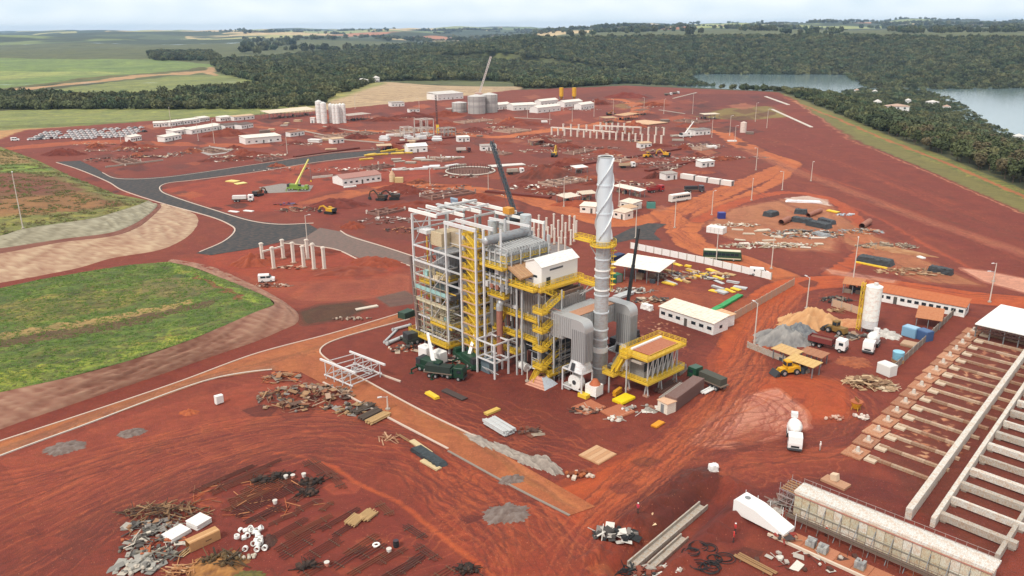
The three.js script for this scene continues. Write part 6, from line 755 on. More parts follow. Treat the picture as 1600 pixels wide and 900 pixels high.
// ---------- warehouse foundations and batching plant ----------
{
  const n = 16; for (let i = 0; i < n; i++) { const t = i / (n - 1), u = 1337 + (1519 - 1337) * Math.pow(t, 0.86), a = S(1337, 708), b = S(1519, 519), x = a.x + (b.x - a.x) * t, z = a.z + (b.z - a.z) * t; const g = T('column_footing', 'orange clay footing with pale stub, ' + ['nearest', 'second', 'third', 'fourth', 'fifth', 'sixth', 'seventh', 'eighth', 'ninth', 'tenth', 'eleventh', 'twelfth', 'thirteenth', 'fourteenth', 'fifteenth', 'last'][i] + ' of the row', 'footing', { at: [x, 0, z], yaw: -0.82 + rr(-0.04, 0.04), g: 'footings of the warehouse row' }); B(g, 'pad', mat(pick([0xb88262, 0xc49272, 0xa8765a]), 0.9, 0, { stain: 1 }), [3.5, 0.25, 4.3], [0, 0.02, 0]); B(g, 'collar', mat(0xcaa890, 0.9), [1.5, 0.25, 1.4], [0.3, 0.28, 0]); C(g, 'stub', CONCW, 0.45, 0.9, [0.3, 0.5, 0], { seg: 4, top: 0.3 });
    const dx = Math.cos(0.82), dz = Math.sin(0.82); const h = T('ground_beam', 'low pale ground beam running from the ' + ['nearest', 'second', 'third', 'fourth', 'fifth', 'sixth', 'seventh', 'eighth', 'ninth', 'tenth', 'eleventh', 'twelfth', 'thirteenth', 'fourteenth', 'fifteenth', 'last'][i] + ' clay footing to the long white wall', 'beam', { at: [x + dx * 2.4, 0, z + dz * 2.4], yaw: -0.82, g: 'ground beams of the warehouse' }); const LB = 11.4 + t * 5; for (let k = 0; k < 3; k++) B(h, 'segment', mat(pick([0xb39a82, 0xa5846c, 0xc2a890]), 0.9, 0, { stain: 1 }), [LB / 3 - 0.06, 0.5, 0.6], [LB / 6 + (k * LB) / 3, 0.02, 0]); B(h, 'pedestal', mat(0xc8b49c, 0.9), [1.9, 0.35, 2.2], [0.6, 0.02, 0.4]); }
  const wall = (l, p, q, w, h, m) => { const g = T('foundation_wall', l, 'wall', { p, q }); const k = Math.round(g.L / 4); for (let i = 0; i < k; i++) B(g, 'wall_panel', m, [g.L / k - 0.05, h, w], [((i + 0.5) * g.L) / k, 0.02, 0]); return g; };
  wall('long white foundation wall beside the clay footings', [1418, 812], [1640, 505], 0.95, 1.9, CONCW); wall('long narrow white beam parallel to the foundation wall', [1456, 824], [1660, 520], 0.7, 1.6, CONCW); wall('dusty edge wall at the far side of the beam bays', [1556, 878], [1640, 744], 0.6, 1.2, CONC);
  const a = S(1468, 812), b = S(1650, 545), nb = 17; for (let i = 0; i < nb; i++) { const t = i / (nb - 1), x = a.x + (b.x - a.x) * t, z = a.z + (b.z - a.z) * t, g = T('cross_beam', 'white precast beam across the bays, ' + ['nearest to', 'second from', 'third from', 'fourth from', 'fifth from', 'sixth from', 'seventh from', 'eighth from', 'ninth from', 'tenth from', 'eleventh from', 'twelfth from', 'thirteenth from', 'fourteenth from', 'fifteenth from', 'sixteenth from', 'farthest from'][i] + ' the formwork wall', 'beam', { at: [x, 0, z], yaw: -0.83, g: 'precast beams across the warehouse bays' }), L = 10.5; B(g, 'beam', i % 2 ? CONCW : CONC, [L, 1.1, i % 3 === 1 ? 0.55 : 1.0], [L / 2, 0.3, 0]); B(g, 'foot', CONCD, [0.8, 0.3, 1], [0.6, 0.01, 0]); B(g, 'foot', CONCD, [0.8, 0.3, 1], [L - 0.6, 0.01, 0]); }
  { const g = T('tarp_roof', 'wide white sheet roof over the warehouse end', 'roof', { p: [1522, 526], q: [1640, 554] }), L = g.L, D = 20; add(g, 'sheet', chamfer([[0, 3.4], [L, 3.4], [L, 3.6], [0, 3.6]], D, 0.05), WHITE, [0, 0, -D / 2 + 1]); for (let i = 0; i < 6; i++) { B(g, 'post', STEELD, [0.25, 3.4, 0.25], [i * L / 5.2 + 0.3, 0, 0.6]); B(g, 'post', STEELD, [0.25, 3.4, 0.25], [i * L / 5.2 + 0.3, 0, -D + 2]); } lattice(new MB(), [0, 2.8, 1.2], [L, 2.8, 1.2], 0.9, 26, 0.07).done(g, 'edge_truss', mat(0x5a4038, 0.8)); }
  // formwork wall with panels
  { const g = T('formwork_wall', 'long white formwork wall with panel face and walkway', 'wall', { p: [1238, 806], q: [1542, 936] }), L = g.L, h = 4; B(g, 'core', CONCW, [L, h, 2.2], [L / 2, 0, -1.3]); B(g, 'top_slab', mat(0xdedcd6, 0.75, 0, { stain: 1 }), [L + 0.4, 0.35, 3.2], [L / 2, h + 0.01, -1.7]); const n = Math.round(L / 1.25); for (let i = 0; i < n; i++) for (let j = 0; j < 2; j++) B(g, 'formwork_panel', mat(pick([0xd9d2be, 0xcfc6ac, 0xe2ddd0, 0xc8c0a8]), 0.8, 0, { stain: 1 }), [L / n - 0.06, h / 2 - 0.06, 0.14], [((i + 0.5) * L) / n, 0.05 + (j * h) / 2, -0.1]); B(g, 'waler', mat(0xb07a6c, 0.8), [L, 0.14, 0.16], [L / 2, h * 0.95, 0.05]); B(g, 'waler', mat(0x8a8478, 0.8), [L, 0.14, 0.16], [L / 2, h * 0.42, 0.05]); for (let i = 0; i <= n; i += 2) R(g, 'prop', STEELD, [(i * L) / n, 0, 2.4], [(i * L) / n, h * 0.8, 0.1], 0.06);
    const s = new MB(); for (let i = 0; i <= 16; i++) { s.bar([(i / 16) * L, 0, 2.6], [(i / 16) * L, 2.4, 2.6], [0.07, 0.07]); s.bar([(i / 16) * L, 1.3, 2.6], [(i / 16) * L, 1.3, 1.6], [0.06, 0.06]); } for (const y of [1.3, 1.9, 2.4]) s.bar([0, y, 2.6], [L, y, 2.6], [0.07, 0.07]); s.done(g, 'scaffold', mat(0x7c6a60, 0.8)); B(g, 'walkway_board', mat(0x6a5a4e, 0.9, 0, { grain: 1 }), [L, 0.08, 1], [L / 2, 1.35, 2.1]); const r = new MB(); for (let i = 0; i <= 20; i++) r.bar([(i / 20) * L, h, -3], [(i / 20) * L, h + 1.3, -3], [0.05, 0.05]); for (const y of [0.6, 1.2]) r.bar([0, h + y, -3], [L, h + y, -3], [0.05, 0.05]); r.done(g, 'guard_rail', mat(0x9a8a84, 0.7)); }
  { const g = T('scaffold_tower', 'pinkish grey scaffold around the end of the formwork wall', 'scaffold', { p: [1216, 790], q: [1250, 805] }); for (let x = 0; x < 4; x++) for (let z = 0; z < 4; z++) R(g, 'standard', mat(0xa89a98, 0.7), [x * 1.3, 0, -z * 1.3], [x * 1.3, rr(3, 4.4), -z * 1.3], 0.05); for (let y = 1; y < 4; y++) for (let x = 0; x < 4; x++) { R(g, 'ledger', mat(0xb08a88, 0.7), [x * 1.3, y, 0.2], [x * 1.3, y, -4.1], 0.045); R(g, 'ledger', mat(0xa89a98, 0.7), [-0.2, y + 0.1, -x * 1.3], [4.1, y + 0.1, -x * 1.3], 0.045); } for (let i = 0; i < 5; i++) B(g, 'board', WOOD, [3.9, 0.06, 0.3], [1.9, 3.1, -0.4 - i * 0.7]); }
  { const m = mat(0xb58a6c, 0.9), g = T('formwork_slab', 'tan formwork platform with stub beside the scaffold', 'platform', { p: [1282, 752], q: [1318, 768] }); B(g, 'deck', m, [4.2, 0.4, 2.2], [2, 0.02, -1.2]); B(g, 'stub', mat(0xd8c0a4, 0.9), [1.1, 1.1, 1], [1.6, 0.43, -1.5], [0, 0, 0.2]); }
  const slabs = T('concrete_walk', 'orange slab walkway below the formwork wall', 'slab', { p: [1200, 836], q: [1440, 944] }); { const L = slabs.L, n = 9; for (let i = 0; i < n; i++) B(slabs, 'slab', mat(pick([0xb07050, 0xa86848, 0xb87a5c]), 0.9), [L / n - 0.05, 0.22, 3], [((i + 0.5) * L) / n, 0.02, -1.6]); B(slabs, 'edge_beam', mat(0xd8c8b4, 0.85), [L, 0.4, 0.3], [L / 2, 0.02, 0.1]); }
  [[1264, 851], [1282, 861], [1340, 886]].forEach(([u, v], i) => { const g = T('block_pallet', 'grey concrete block pallet on the slab walkway, ' + ['nearest the white sheeted machine', 'middle of three', 'farthest from the white sheeted machine'][i], 'pallet', { p: [u - 6, v + 4], q: [u + 8, v + 10], lift: 0.25, g: 'block pallets below the formwork wall' }); B(g, 'pallet', WOOD, [1.4, 0.14, 1.2], [0.6, 0, -0.5]); for (let x = 0; x < 3; x++) for (let z = 0; z < 3; z++) for (let y = 0; y < 3; y++) if (y < 2 || rnd() < 0.8) B(g, 'block', mat(pick([0x9a9a98, 0xa8a8a4, 0x8a8a8a]), 0.9), [0.42, 0.34, 0.36], [0.15 + x * 0.45, 0.15 + y * 0.36, -0.1 - z * 0.39]); });
  rubble('clutter of red hoses and tools on the slab walkway', { p: [1226, 842], lift: 0.25 }, 1.6, 1, 26, [0x9a3a30, 0x4a4040, 0xb08a70], 0.6); rubble('white bags and offcuts on dark earth below the slab walkway', { p: [1250, 878] }, 9, 2.4, 30, [0xe0dcd4, 0xc0b8b0, 0x5a3a30], 0.3); rubble('bent wire mesh and timber by the scaffold foot', { p: [1235, 790] }, 3.4, 2.4, 40, [0x8a7068, 0x9a9490, 0x6a4a40], 0.9, [0, 2, 5]);
  mound('pale rubble heap beside the sheeted machine', 1212, 800, 1.8, 1.2, 0.7, 0x9a928a, 0xc0b8ae, 0.4, { name: 'rubble_heap' }); bars('long planks of the walkway towards the trench', { p: [1150, 868], q: [1196, 892] }, 6, 4, 0.4, WOOD, 0.12, 1, 'plank_stack', 'stack', true);
}
// batching plant
{ const g = T('cement_silo', 'tall white cement silo with yellow ladder frame', 'silo', { p: [1357, 518], yaw: -0.8 }); C(g, 'shell', mat(0xf4f2ea, 0.5), 1.9, 8.6, [0, 3.2, 0], { seg: 24 }); C(g, 'cone', STEELW, 1.9, 2, [0, 1.2, 0], { seg: 24 }).rotation.x = Math.PI; g.children[1].scale.set(1.85, 2, 1.85); C(g, 'top', WHITE, 1.95, 0.3, [0, 11.8, 0], { seg: 24, top: 1.2 }); C(g, 'filter', mat(0xd8d8d4, 0.6), 0.5, 0.8, [0.4, 12, 0.3]); for (const a of [0.8, 2.4, 3.9, 5.5]) R(g, 'leg', STEELD, [Math.cos(a) * 1.7, 0, Math.sin(a) * 1.7], [Math.cos(a) * 1.7, 3.6, Math.sin(a) * 1.7], [0.22, 0.22]); const l = new MB(); lattice(l, [-2.4, 0, 0.6], [-2.4, 12.4, 0.6], 0.7, 14, 0.07); l.done(g, 'ladder_frame', YEL); B(g, 'screw_box', YELD, [1, 0.8, 1], [-2.2, 4.6, 0.4]); C(g, 'discharge', STEELD, 0.5, 1.3, [0, 0.1, 0]); }
mound('tan sand heap in the batching yard', 1268, 504, 11, 7.5, 2.6, 0xa87a52, 0xc89a6c, 0.3, { name: 'sand_heap' }); mound('grey gravel heap in the batching yard corner', 1224, 531, 9, 7.5, 2.5, 0x6a6868, 0x98928c, 0.2, { name: 'gravel_heap' }); mound('darker grey gravel heap between sand and gravel', 1250, 520, 5, 5, 1.8, 0x585a60, 0x80807e, 0.6, { name: 'gravel_heap' }); mound('low tan sand spread under the silo', 1330, 505, 7, 4, 0.9, 0xa86e48, 0xc08a62, 0.2, { name: 'sand_heap' }); mound('white cement dust heap beside the silo', 1386, 522, 4, 4.5, 0.6, 0x9a938c, 0xcac4bc, 0.2, { name: 'cement_heap' }); mound('brown earth heap in the batching yard', 1335, 566, 5, 4, 0.6, 0x7a3e28, 0x9c5634);
loader('yellow wheel loader on the sand by the silo', { p: [1305, 520], yaw: 2.2 }, 0x8a6a34); loader('yellow wheel loader under the plank canopy', { p: [1229, 584], yaw: 3.4 });
const wallLine = (l, pts, h, m, w = 0.25) => { for (let i = 0; i + 1 < pts.length; i++) { const g = T('yard_wall', l + (pts.length > 2 ? ', ' + ['first', 'second', 'third', 'fourth'][i] + ' stretch' : ''), 'wall', { p: pts[i], q: pts[i + 1] }), k = Math.max(1, Math.round(g.L / 3.2)); for (let j = 0; j < k; j++) { B(g, 'panel', m, [g.L / k - 0.2, h - 0.06, w * 0.6], [((j + 0.5) * g.L) / k, 0, 0]); B(g, 'post', CONC, [0.24, h + 0.06, w], [(j * g.L) / k, 0, 0]); } B(g, 'post', CONC, [0.24, h + 0.06, w], [g.L, 0, 0]); } };
wallLine('low pale wall around the gravel heaps of the batching yard', [[1168, 543], [1200, 556], [1226, 566]], 1.5, CONC); wallLine('low grey wall between batching yard and clay footings', [[1394, 582], [1440, 540], [1490, 492]], 1.8, CONCD); wallLine('low wall below the sand heap', [[1300, 478], [1345, 492]], 2, mat(0xc8a88c, 0.9));
hut('long white building with orange tile roof at the batching yard', { name: 'workshop', cat: 'building', p: [1350, 466], q: [1506, 496], d: 5, h0: 2.7, roof: mat(0xb8683e, 0.85), rise: 0.9, win: 14, door: 4 }); hut('dark open shed with orange edge beside the long building', { name: 'shed', cat: 'shed', p: [1316, 458], q: [1346, 462], d: 6, h0: 2.8, open: 1, stuff: 6, roof: mat(0xb87a50, 0.85) }); hut('orange roofed lean-to by the batching yard wall', { name: 'shed', cat: 'shed', p: [1430, 510], q: [1468, 516], d: 8, h0: 2.4, open: 1, roof: mat(0xb87850, 0.85), rise: 0.6 });
hut('plank canopy with cream boards over the batching hoppers', { name: 'canopy', cat: 'canopy', p: [1206, 560], q: [1238, 572], d: 3.2, h0: 2.4, open: 1, roof: mat(0xd8b27a, 0.8, 0, { grain: 1 }), stuff: 3 }); hut('longer plank canopy with cream boards above the loader', { name: 'canopy', cat: 'canopy', p: [1228, 578], q: [1268, 592], d: 3.2, h0: 2.6, open: 1, roof: mat(0xdcb878, 0.8, 0, { grain: 1 }), stuff: 4 }); hut('reddish plank canopy behind the cream one', { name: 'canopy', cat: 'canopy', p: [1250, 564], q: [1282, 574], d: 3, h0: 2.2, open: 1, roof: mat(0xb07a5c, 0.85, 0, { grain: 1 }) });
for (const [p, q, c, top, l] of [[[1408, 524], [1428, 530], 0x7aa6c4, 0x9cc0d8, 'pale blue tank box near the lean-to'], [[1430, 529], [1446, 535], 0x3c5a86, 0x4a6a94, 'dark blue tank box near the lean-to'], [[1369, 582], [1388, 590], 0xe0e0dc, 0xd8dcdc, 'white cabin with blue end at the timber heap']]) { const g = T('tank_box', l, 'box', { p, q }); add(g, 'body', chamfer([[0, 0.1], [g.L, 0.1], [g.L, 2.3], [0, 2.3]], 2.6, 0.12), mat(c, 0.6), [0, 0, -1.3]); B(g, 'lid', mat(top, 0.6), [g.L * 0.9, 0.1, 2.2], [g.L / 2, 2.38, -1.3]); B(g, 'end_panel', mat(0x3a62a0, 0.6), [0.08, 1.6, 1.8], [g.L + 0.03, 0.4, -1.3]); }
{ const g = T('water_tank', 'round light blue water tank on its stand', 'tank', { p: [1402, 566], yaw: 0 }); C(g, 'tank', mat(0x7ab4cc, 0.5), 1.15, 1.8, [0, 0.8, 0], { seg: 18, top: 1.25 }); C(g, 'lid', mat(0x8cc4d8, 0.5), 1.2, 0.2, [0, 2.6, 0], { top: 0.4 }); B(g, 'stand', WOOD, [2, 0.8, 2], [0, 0, 0]); }
sheetStack('flat tan board stack beside the blue tanks', { p: [1406, 540], q: [1428, 545] }, 3.4, 3, 8, mat(0xc4a488, 0.85, 0, { grain: 1 }), 'board_stack'); rubble('large heap of pale formwork boards at the yard corner', { p: [1356, 600] }, 5, 3.4, 120, [0xb99470, 0xc9a884, 0xa88868, 0xd8bc98, 0x8a6a50], 1.5, [0, 1, 2, 5]); rubble('pale boards and bags in front of the white cabin', { p: [1385, 606] }, 2.4, 2, 30, [0xd8c4a8, 0xb89a7c], 0.6); rubble('dark tyres and scrap at the batching yard entrance', { p: [1308, 470] }, 4.5, 3, 50, [0x2a2a2c, 0x4a4644, 0x8a7a6c], 0.8); rubble('tan planks behind the sand heap', { p: [1318, 486] }, 4, 2, 36, [0xb8946c, 0xa07a5a], 0.6, [0, 1, 2]); rubble('tools and pipes under the silo', { p: [1334, 526] }, 4, 2, 44, [0x8a8480, 0x5a5450, 0xa88a74], 0.6);
{ const g = T('concrete_bucket', 'yellow and tan concrete bucket standing by the clay footings', 'bucket', { p: [1337, 640] }); C(g, 'bucket', mat(0xd8a024, 0.6), 0.55, 1.4, [0, 0.3, 0], { top: 1.15, seg: 16 }); C(g, 'rim', mat(0xb0623c, 0.8), 1.2, 0.16, [0, 1.7, 0], { seg: 16 }); const f = new MB(); for (const a of [0, 1.57, 3.14, 4.71]) f.bar([Math.cos(a) * 0.9, 0, Math.sin(a) * 0.9], [Math.cos(a) * 0.7, 1, Math.sin(a) * 0.7], [0.1, 0.1]); f.done(g, 'frame', YELD); B(g, 'yoke', mat(0x8a5a30, 0.7), [0.2, 0.7, 1.6], [0, 1.8, 0]); }
rubble('broken pink blocks beside the pads', { p: [1306, 655] }, 2, 1, 14, [0xd8b8a8, 0xb0705a], 0.3, [3, 4]); rubble('white plaster spots beside the bucket', { p: [1346, 652] }, 1.6, 1, 12, [0xe4d8d0, 0xc0a8a0], 0.2, [1, 3]);
// walled compound with the material yard
wallLine('long white compound wall behind the material yard', [[985, 388], [1100, 412], [1205, 437]], 2.2, WHITE); wallLine('tan compound wall along the haul road', [[1112, 520], [1240, 446]], 2.2, mat(0xc09a80, 0.9));
hut('white open fronted workshop in the compound corner', { name: 'workshop', cat: 'building', p: [1030, 496], q: [1114, 524], d: 6, h0: 3, wall: WHITE, roof: mat(0xe8ddcc, 0.7), win: 7, door: 3, rise: 0.8 }); hut('tan roofed annex at the end of the white workshop', { name: 'workshop', cat: 'building', p: [1092, 510], q: [1112, 518], d: 8, h0: 2.7, roof: mat(0xd8ac84, 0.8), win: 2 });
hut('open shed with a wide white roof beside the black crane boom', { name: 'shed', cat: 'shed', p: [958, 434], q: [1028, 446], d: 11, h0: 4.2, open: 1, roof: mat(0xf2ece0, 0.6), stuff: 10, rise: 0.6, over: 0.6 });
for (const [p, q, c, l] of [[[958, 414], [988, 404], 0x24345c, 'navy container behind the white roofed shed'], [[954, 440], [962, 443], 0x1f6a4c, 'dark green tank box by the shed corner']]) container(l, { p, q }, l.startsWith('navy') ? 6 : 2.4, mat(c, 0.6), 2.6);
[[1118, 489], [1130, 482], [1140, 476], [1150, 470]].forEach(([u, v], i) => sheetStack('green sheet stack by the compound wall, ' + ['nearest the workshop', 'second', 'third', 'farthest from the workshop'][i], { p: [u, v], q: [u + 14, v - 8], g: 'green sheet stacks in the compound' }, 4.4, 1.6, 8, mat(0x2f9a54, 0.6), 'sheet_stack'));
for (let i = 0; i < 34; i++) { const u = rr(1030, 1150), v = 412 + (u - 1030) * 0.18 + rr(-4, 30), y = rnd(); sheetStack(y < 0.45 ? 'yellow railing panels laid in the material yard' : y < 0.75 ? 'grey steel pieces laid in the material yard' : 'brown boards laid in the material yard', { p: [u, v], q: [u + 12, v + rr(2, 5)], g: y < 0.45 ? 'yellow railing panels in the material yard' : y < 0.75 ? 'grey steel pieces in the material yard' : 'brown boards in the material yard' }, rr(2, 4.6), rr(0.8, 2), Math.ceil(rr(2, 7)), y < 0.45 ? YEL : y < 0.75 ? STEEL : WOODL, 'panel_pile'); }
rubble('mixed crates and steel bits in the middle of the material yard', { p: [1080, 432] }, 12, 5, 120, [0xc8b8a4, 0x8a7a70, 0xb0623c, 0xe0d8cc, 0x5a5a60], 0.7); rubble('steel and crates in front of the white roofed shed', { p: [985, 455] }, 7, 2.6, 60, [0x9a9490, 0x6a5a50, 0xd0c8c0], 0.8); rubble('crates and pallets beside the white workshop', { p: [1020, 470] }, 6, 2.5, 60, [0x8a6a54, 0xc9b8a4, 0x4a4a4c], 0.9); bars('grey pipes bundled near the black crane', { p: [962, 468], q: [990, 458] }, 7, 6, 0.4, STEEL, 0.2, 2, 'pipe_bundle', 'bundle', true);
tarped('white covered load beside the black crane', { p: [1000, 482], q: [1020, 488] }, 3.4, 1.6, 1.4, WHITE);
bus('green and cream bus parked behind the compound wall', { p: [1128, 406], yaw: -0.24 }, mat(0x2e4a34, 0.45), mat(0xd8d2b4, 0.5)); van('white van at the end of the compound wall', { p: [1186, 430], yaw: -0.3 });

// ---------- timber and steel yard in front ----------
{
  const DK = [mat(0x5e342a, 0.95), mat(0x6c3c2e, 0.95), mat(0x74442f, 0.95), mat(0x52302a, 0.95)];
  // long low bundles of rusty bars, all laid the same way
  const rows = [[318, 762, 398, 728, 7], [330, 772, 420, 733, 8], [360, 790, 458, 745, 9], [366, 806, 470, 757, 9], [400, 816, 452, 792, 6], [420, 822, 470, 800, 6], [446, 842, 520, 806, 7], [440, 872, 490, 842, 7], [482, 872, 532, 843, 8], [462, 800, 500, 782, 5], [500, 800, 520, 785, 6], [520, 840, 560, 815, 6], [560, 872, 600, 848, 7], [590, 884, 634, 858, 6], [545, 900, 610, 862, 6], [640, 880, 668, 862, 6], [600, 905, 652, 876, 7], [300, 772, 350, 748, 6], [350, 800, 420, 768, 6], [384, 818, 440, 790, 7], [410, 850, 480, 812, 7], [430, 862, 500, 822, 6], [540, 868, 590, 836, 6], [620, 900, 660, 872, 6], [500, 830, 560, 796, 5], [452, 786, 500, 760, 6], [380, 772, 450, 738, 7], [520, 890, 570, 856, 6], [340, 762, 440, 719, 6], [470, 905, 520, 876, 5], [680, 905, 710, 886, 5]];
  rows.forEach(([u0, v0, u1, v1, n], i) => { const L = S(u0, v0).distanceTo(S(u1, v1)); bars('low bundle of rusty dark bars laid out in the front yard', { p: [u0, v0], q: [u1, v1], g: 'rusty bar bundles in the front yard' }, L, Math.max(3, n - 3), rr(0.3, 0.6), DK[i % 4], rr(0.045, 0.07), 1, 'bar_bundle', 'bundle'); });
  const cross = [[476, 722, 508, 745], [486, 718, 530, 750], [590, 786, 612, 806], [632, 822, 664, 842], [650, 852, 684, 876], [512, 738, 536, 764]];
  cross.forEach(([u0, v0, u1, v1], i) => bars('short dark bar bundle laid crosswise in the front yard', { p: [u0, v0], q: [u1, v1], g: 'crosswise bar bundles in the front yard' }, S(u0, v0).distanceTo(S(u1, v1)), 4, 0.36, DK[i % 4], 0.06, 1, 'bar_bundle', 'bundle'));
  bars('bundle of pale orange poles, left of two', { p: [546, 822], q: [566, 804] }, 2.6, 9, 0.24, WOODL, 0.1, 2, 'pole_bundle', 'bundle', true); bars('bundle of pale orange poles, right of two', { p: [566, 814], q: [588, 797] }, 2.6, 9, 0.24, WOODL, 0.1, 2, 'pole_bundle', 'bundle', true);
  for (const [u, v, s, l] of [[438, 745, 1.6, 'dark heap of clamps beside the white buckets'], [486, 755, 1.9, 'larger dark heap of clamps on the bar rows'], [480, 772, 1.5, 'dark heap of clamps in front of the larger one'], [408, 752, 1.4, 'flat dark heap of clamps at the bar ends'], [478, 886, 1.2, 'small dark heap near the bottom of the yard'], [728, 892, 1.6, 'dark scrap at the bottom edge of the yard']]) rubble(l, { p: [u, v] }, s, s * 0.7, 34, [0x35261f, 0x4c352a, 0x2a211d], 0.7, [2, 3, 4], 'clamp_heap', 'heap');
  for (const [u, v, l] of [[447, 748, 'white bucket on its side next to the clamp heap'], [458, 747, 'pink bucket next to the clamp heap'], [475, 745, 'white bucket standing on the larger clamp heap'], [430, 787, 'small pale bucket among the dark bars'], [608, 863, 'grey white bucket near the black barrel'], [511, 884, 'small orange bucket at the bar ends']]) { const g = T('bucket', l, 'bucket', { p: [u, v], yaw: rr(0, 6) }); C(g, 'shell', mat(l.includes('pink') || l.includes('orange') ? 0xd8907c : 0xe6e2dc, 0.6), 0.3, 0.6, [0, 0.02, 0], { top: 0.38 }); C(g, 'rim', mat(0xcfcac2, 0.6), 0.4, 0.06, [0, 0.6, 0]); }
  { const g = T('barrel', 'black barrel standing in the front yard', 'barrel', { p: [619, 854] }); C(g, 'shell', BLACK, 0.42, 1.0, [0, 0.02, 0]); for (const y of [0.3, 0.65]) C(g, 'hoop', DARKM, 0.45, 0.06, [0, y, 0]); C(g, 'lid', mat(0x3a2a34, 0.5), 0.4, 0.05, [0, 1.02, 0]); }
  { const g = T('concrete_ring', 'single white concrete ring lying flat in the front yard', 'ring', { p: [588, 853] }); const t = add(g, 'ring', new THREE.TorusGeometry(0.42, 0.18, 10, 24), WHITE, [0, 0.18, 0], [Math.PI / 2, 0, 0]); add(g, 'inner_band', new THREE.TorusGeometry(0.3, 0.06, 8, 20), CONC, [0, 0.2, 0], [Math.PI / 2, 0, 0]); }
  { // heap of white pipe collars
    const geo = new THREE.LatheGeometry([[0.28, 0], [0.4, 0], [0.42, 0.5], [0.36, 0.55], [0.3, 0.5], [0.28, 0]].map(([x, y]) => new THREE.Vector2(x, y)), 16);
    for (let i = 0; i < 20; i++) { const g = T('pipe_collar', 'white pipe collar in the heap beside the planter of soil', 'collar', { p: [368 + rr(0, 44), 830 + rr(0, 30)], g: 'white pipe collars in a heap', lift: i % 3 ? 0.03 : 0.45 }); add(g, 'collar', geo, WHITE, [0, 0.2, 0], [rr(-1.5, 1.5), rr(0, 6), rr(-1, 1)]); }
    for (const [u, v] of [[404, 843], [408, 850], [415, 858], [403, 860]]) { const g = T('pipe_collar', 'white pipe collar standing at the dark edge of the heap', 'collar', { p: [u, v], g: 'white pipe collars at the heap edge' }); add(g, 'collar', geo, WHITE, [0, 0.4, 0], [1.4, rr(0, 6), 0]); }
    mound('dark soil under the white pipe collars', 420, 846, 1.6, 2.2, 0.3, 0x3a241c, 0x50322a, 0.3);
  }
  rubble('long heap of brown poles and timber at the yard corner', { p: [255, 804] }, 7, 2.8, 120, [0x5a4030, 0x7a5a40, 0x8a6a4a, 0x4a382c, 0xa88460], 1.2, [0, 2, 2, 0]); rubble('grey boards and bags below the brown timber heap', { p: [238, 826] }, 4.2, 2.2, 70, [0x8a8480, 0x6a6864, 0xb0aaa2, 0x4a4644, 0xa07a5c], 0.8); rubble('scattered grey sheets and orange bags in the yard corner', { p: [232, 850] }, 5, 3.2, 70, [0xa8a29a, 0x7a746c, 0xb8643c, 0xd8d0c4, 0x5a5450], 0.7); rubble('grey sacks at the lower edge of the yard corner', { p: [215, 886] }, 3.4, 1.8, 40, [0x8a8884, 0xa8a6a0, 0xc8c0b4], 0.5, [3, 4, 5]); rubble('dark metal rails in front of the pale crate', { p: [250, 868] }, 4, 1.4, 40, [0x4a4a48, 0x6a6864, 0x8a8478], 0.7, [2, 0, 4]); rubble('orange planks splayed at the picture bottom', { p: [285, 895] }, 3, 2, 34, [0xc08a5c, 0xa8744c, 0xd8b088], 0.4, [0, 2]);
  for (const [p, q, d, n, l] of [[[252, 842], [272, 852], 3.4, 6, 'white panel stack with grey edge in the yard corner'], [[292, 822], [318, 834], 2.6, 8, 'white panel stack with dark label beside the pale crate']]) sheetStack(l, { p, q }, 2.6, d, n, mat(0xe4e2de, 0.7), 'panel_stack', 'stack', 0.12);
  { const g = T('crate', 'long pale orange crate with open ends in the yard corner', 'crate', { p: [298, 864], q: [345, 842] }), L = g.L; for (const [y, z, ry] of [[0.05, -0.75, 0], [1.5, -0.75, 0]]) for (let i = 0; i < 5; i++) B(g, 'plank', mat(pick([0xd8aa78, 0xcc9c6a, 0xe0b484]), 0.85, 0, { grain: 1 }), [L, 0.07, 0.28], [L / 2, y, -0.1 - i * 0.3]); for (let i = 0; i < 5; i++) { B(g, 'plank', mat(0xcf9e6c, 0.85, 0, { grain: 1 }), [L, 0.26, 0.06], [L / 2, 0.12 + i * 0.28, 0.06]); B(g, 'plank', mat(0xb88858, 0.85, 0, { grain: 1 }), [L, 0.26, 0.06], [L / 2, 0.12 + i * 0.28, -1.46]); } B(g, 'label', mat(0x7a5a3c, 0.8), [0.9, 0.2, 0.02], [L * 0.6, 0.7, 0.1]); for (let i = 0; i < 3; i++) R(g, 'strap', WOODL, [0.1, 0.2, -0.2 - i * 0.5], [-1.3, 0.1, 0.2 - i * 0.4], [0.2, 0.06]); }
  mound('brown soil bed with weeds beside the white collars', 338, 888, 5.5, 4, 0.7, 0x6a4426, 0xa8743c, 0.5); mound('olive green soil patch at the picture bottom', 385, 902, 3, 2, 0.4, 0x4a4420, 0x6e6430, 0.2); rubble('dark brown branches on the soil bed', { p: [350, 878], lift: 0.4 }, 3, 1.6, 50, [0x3c2e1e, 0x55422a, 0x6a5434], 0.5, [2, 0, 3]); rubble('pale stones at the edge of the soil bed', { p: [372, 872] }, 3, 0.8, 16, [0xd0c8b8, 0xb0a898], 0.3, [3]);
  rubble('thin orange strings and sticks over the bar rows', { p: [400, 780] }, 12, 6, 60, [0xb8643c, 0xc98a5c, 0x8a5a44], 0.15, [2]);
}

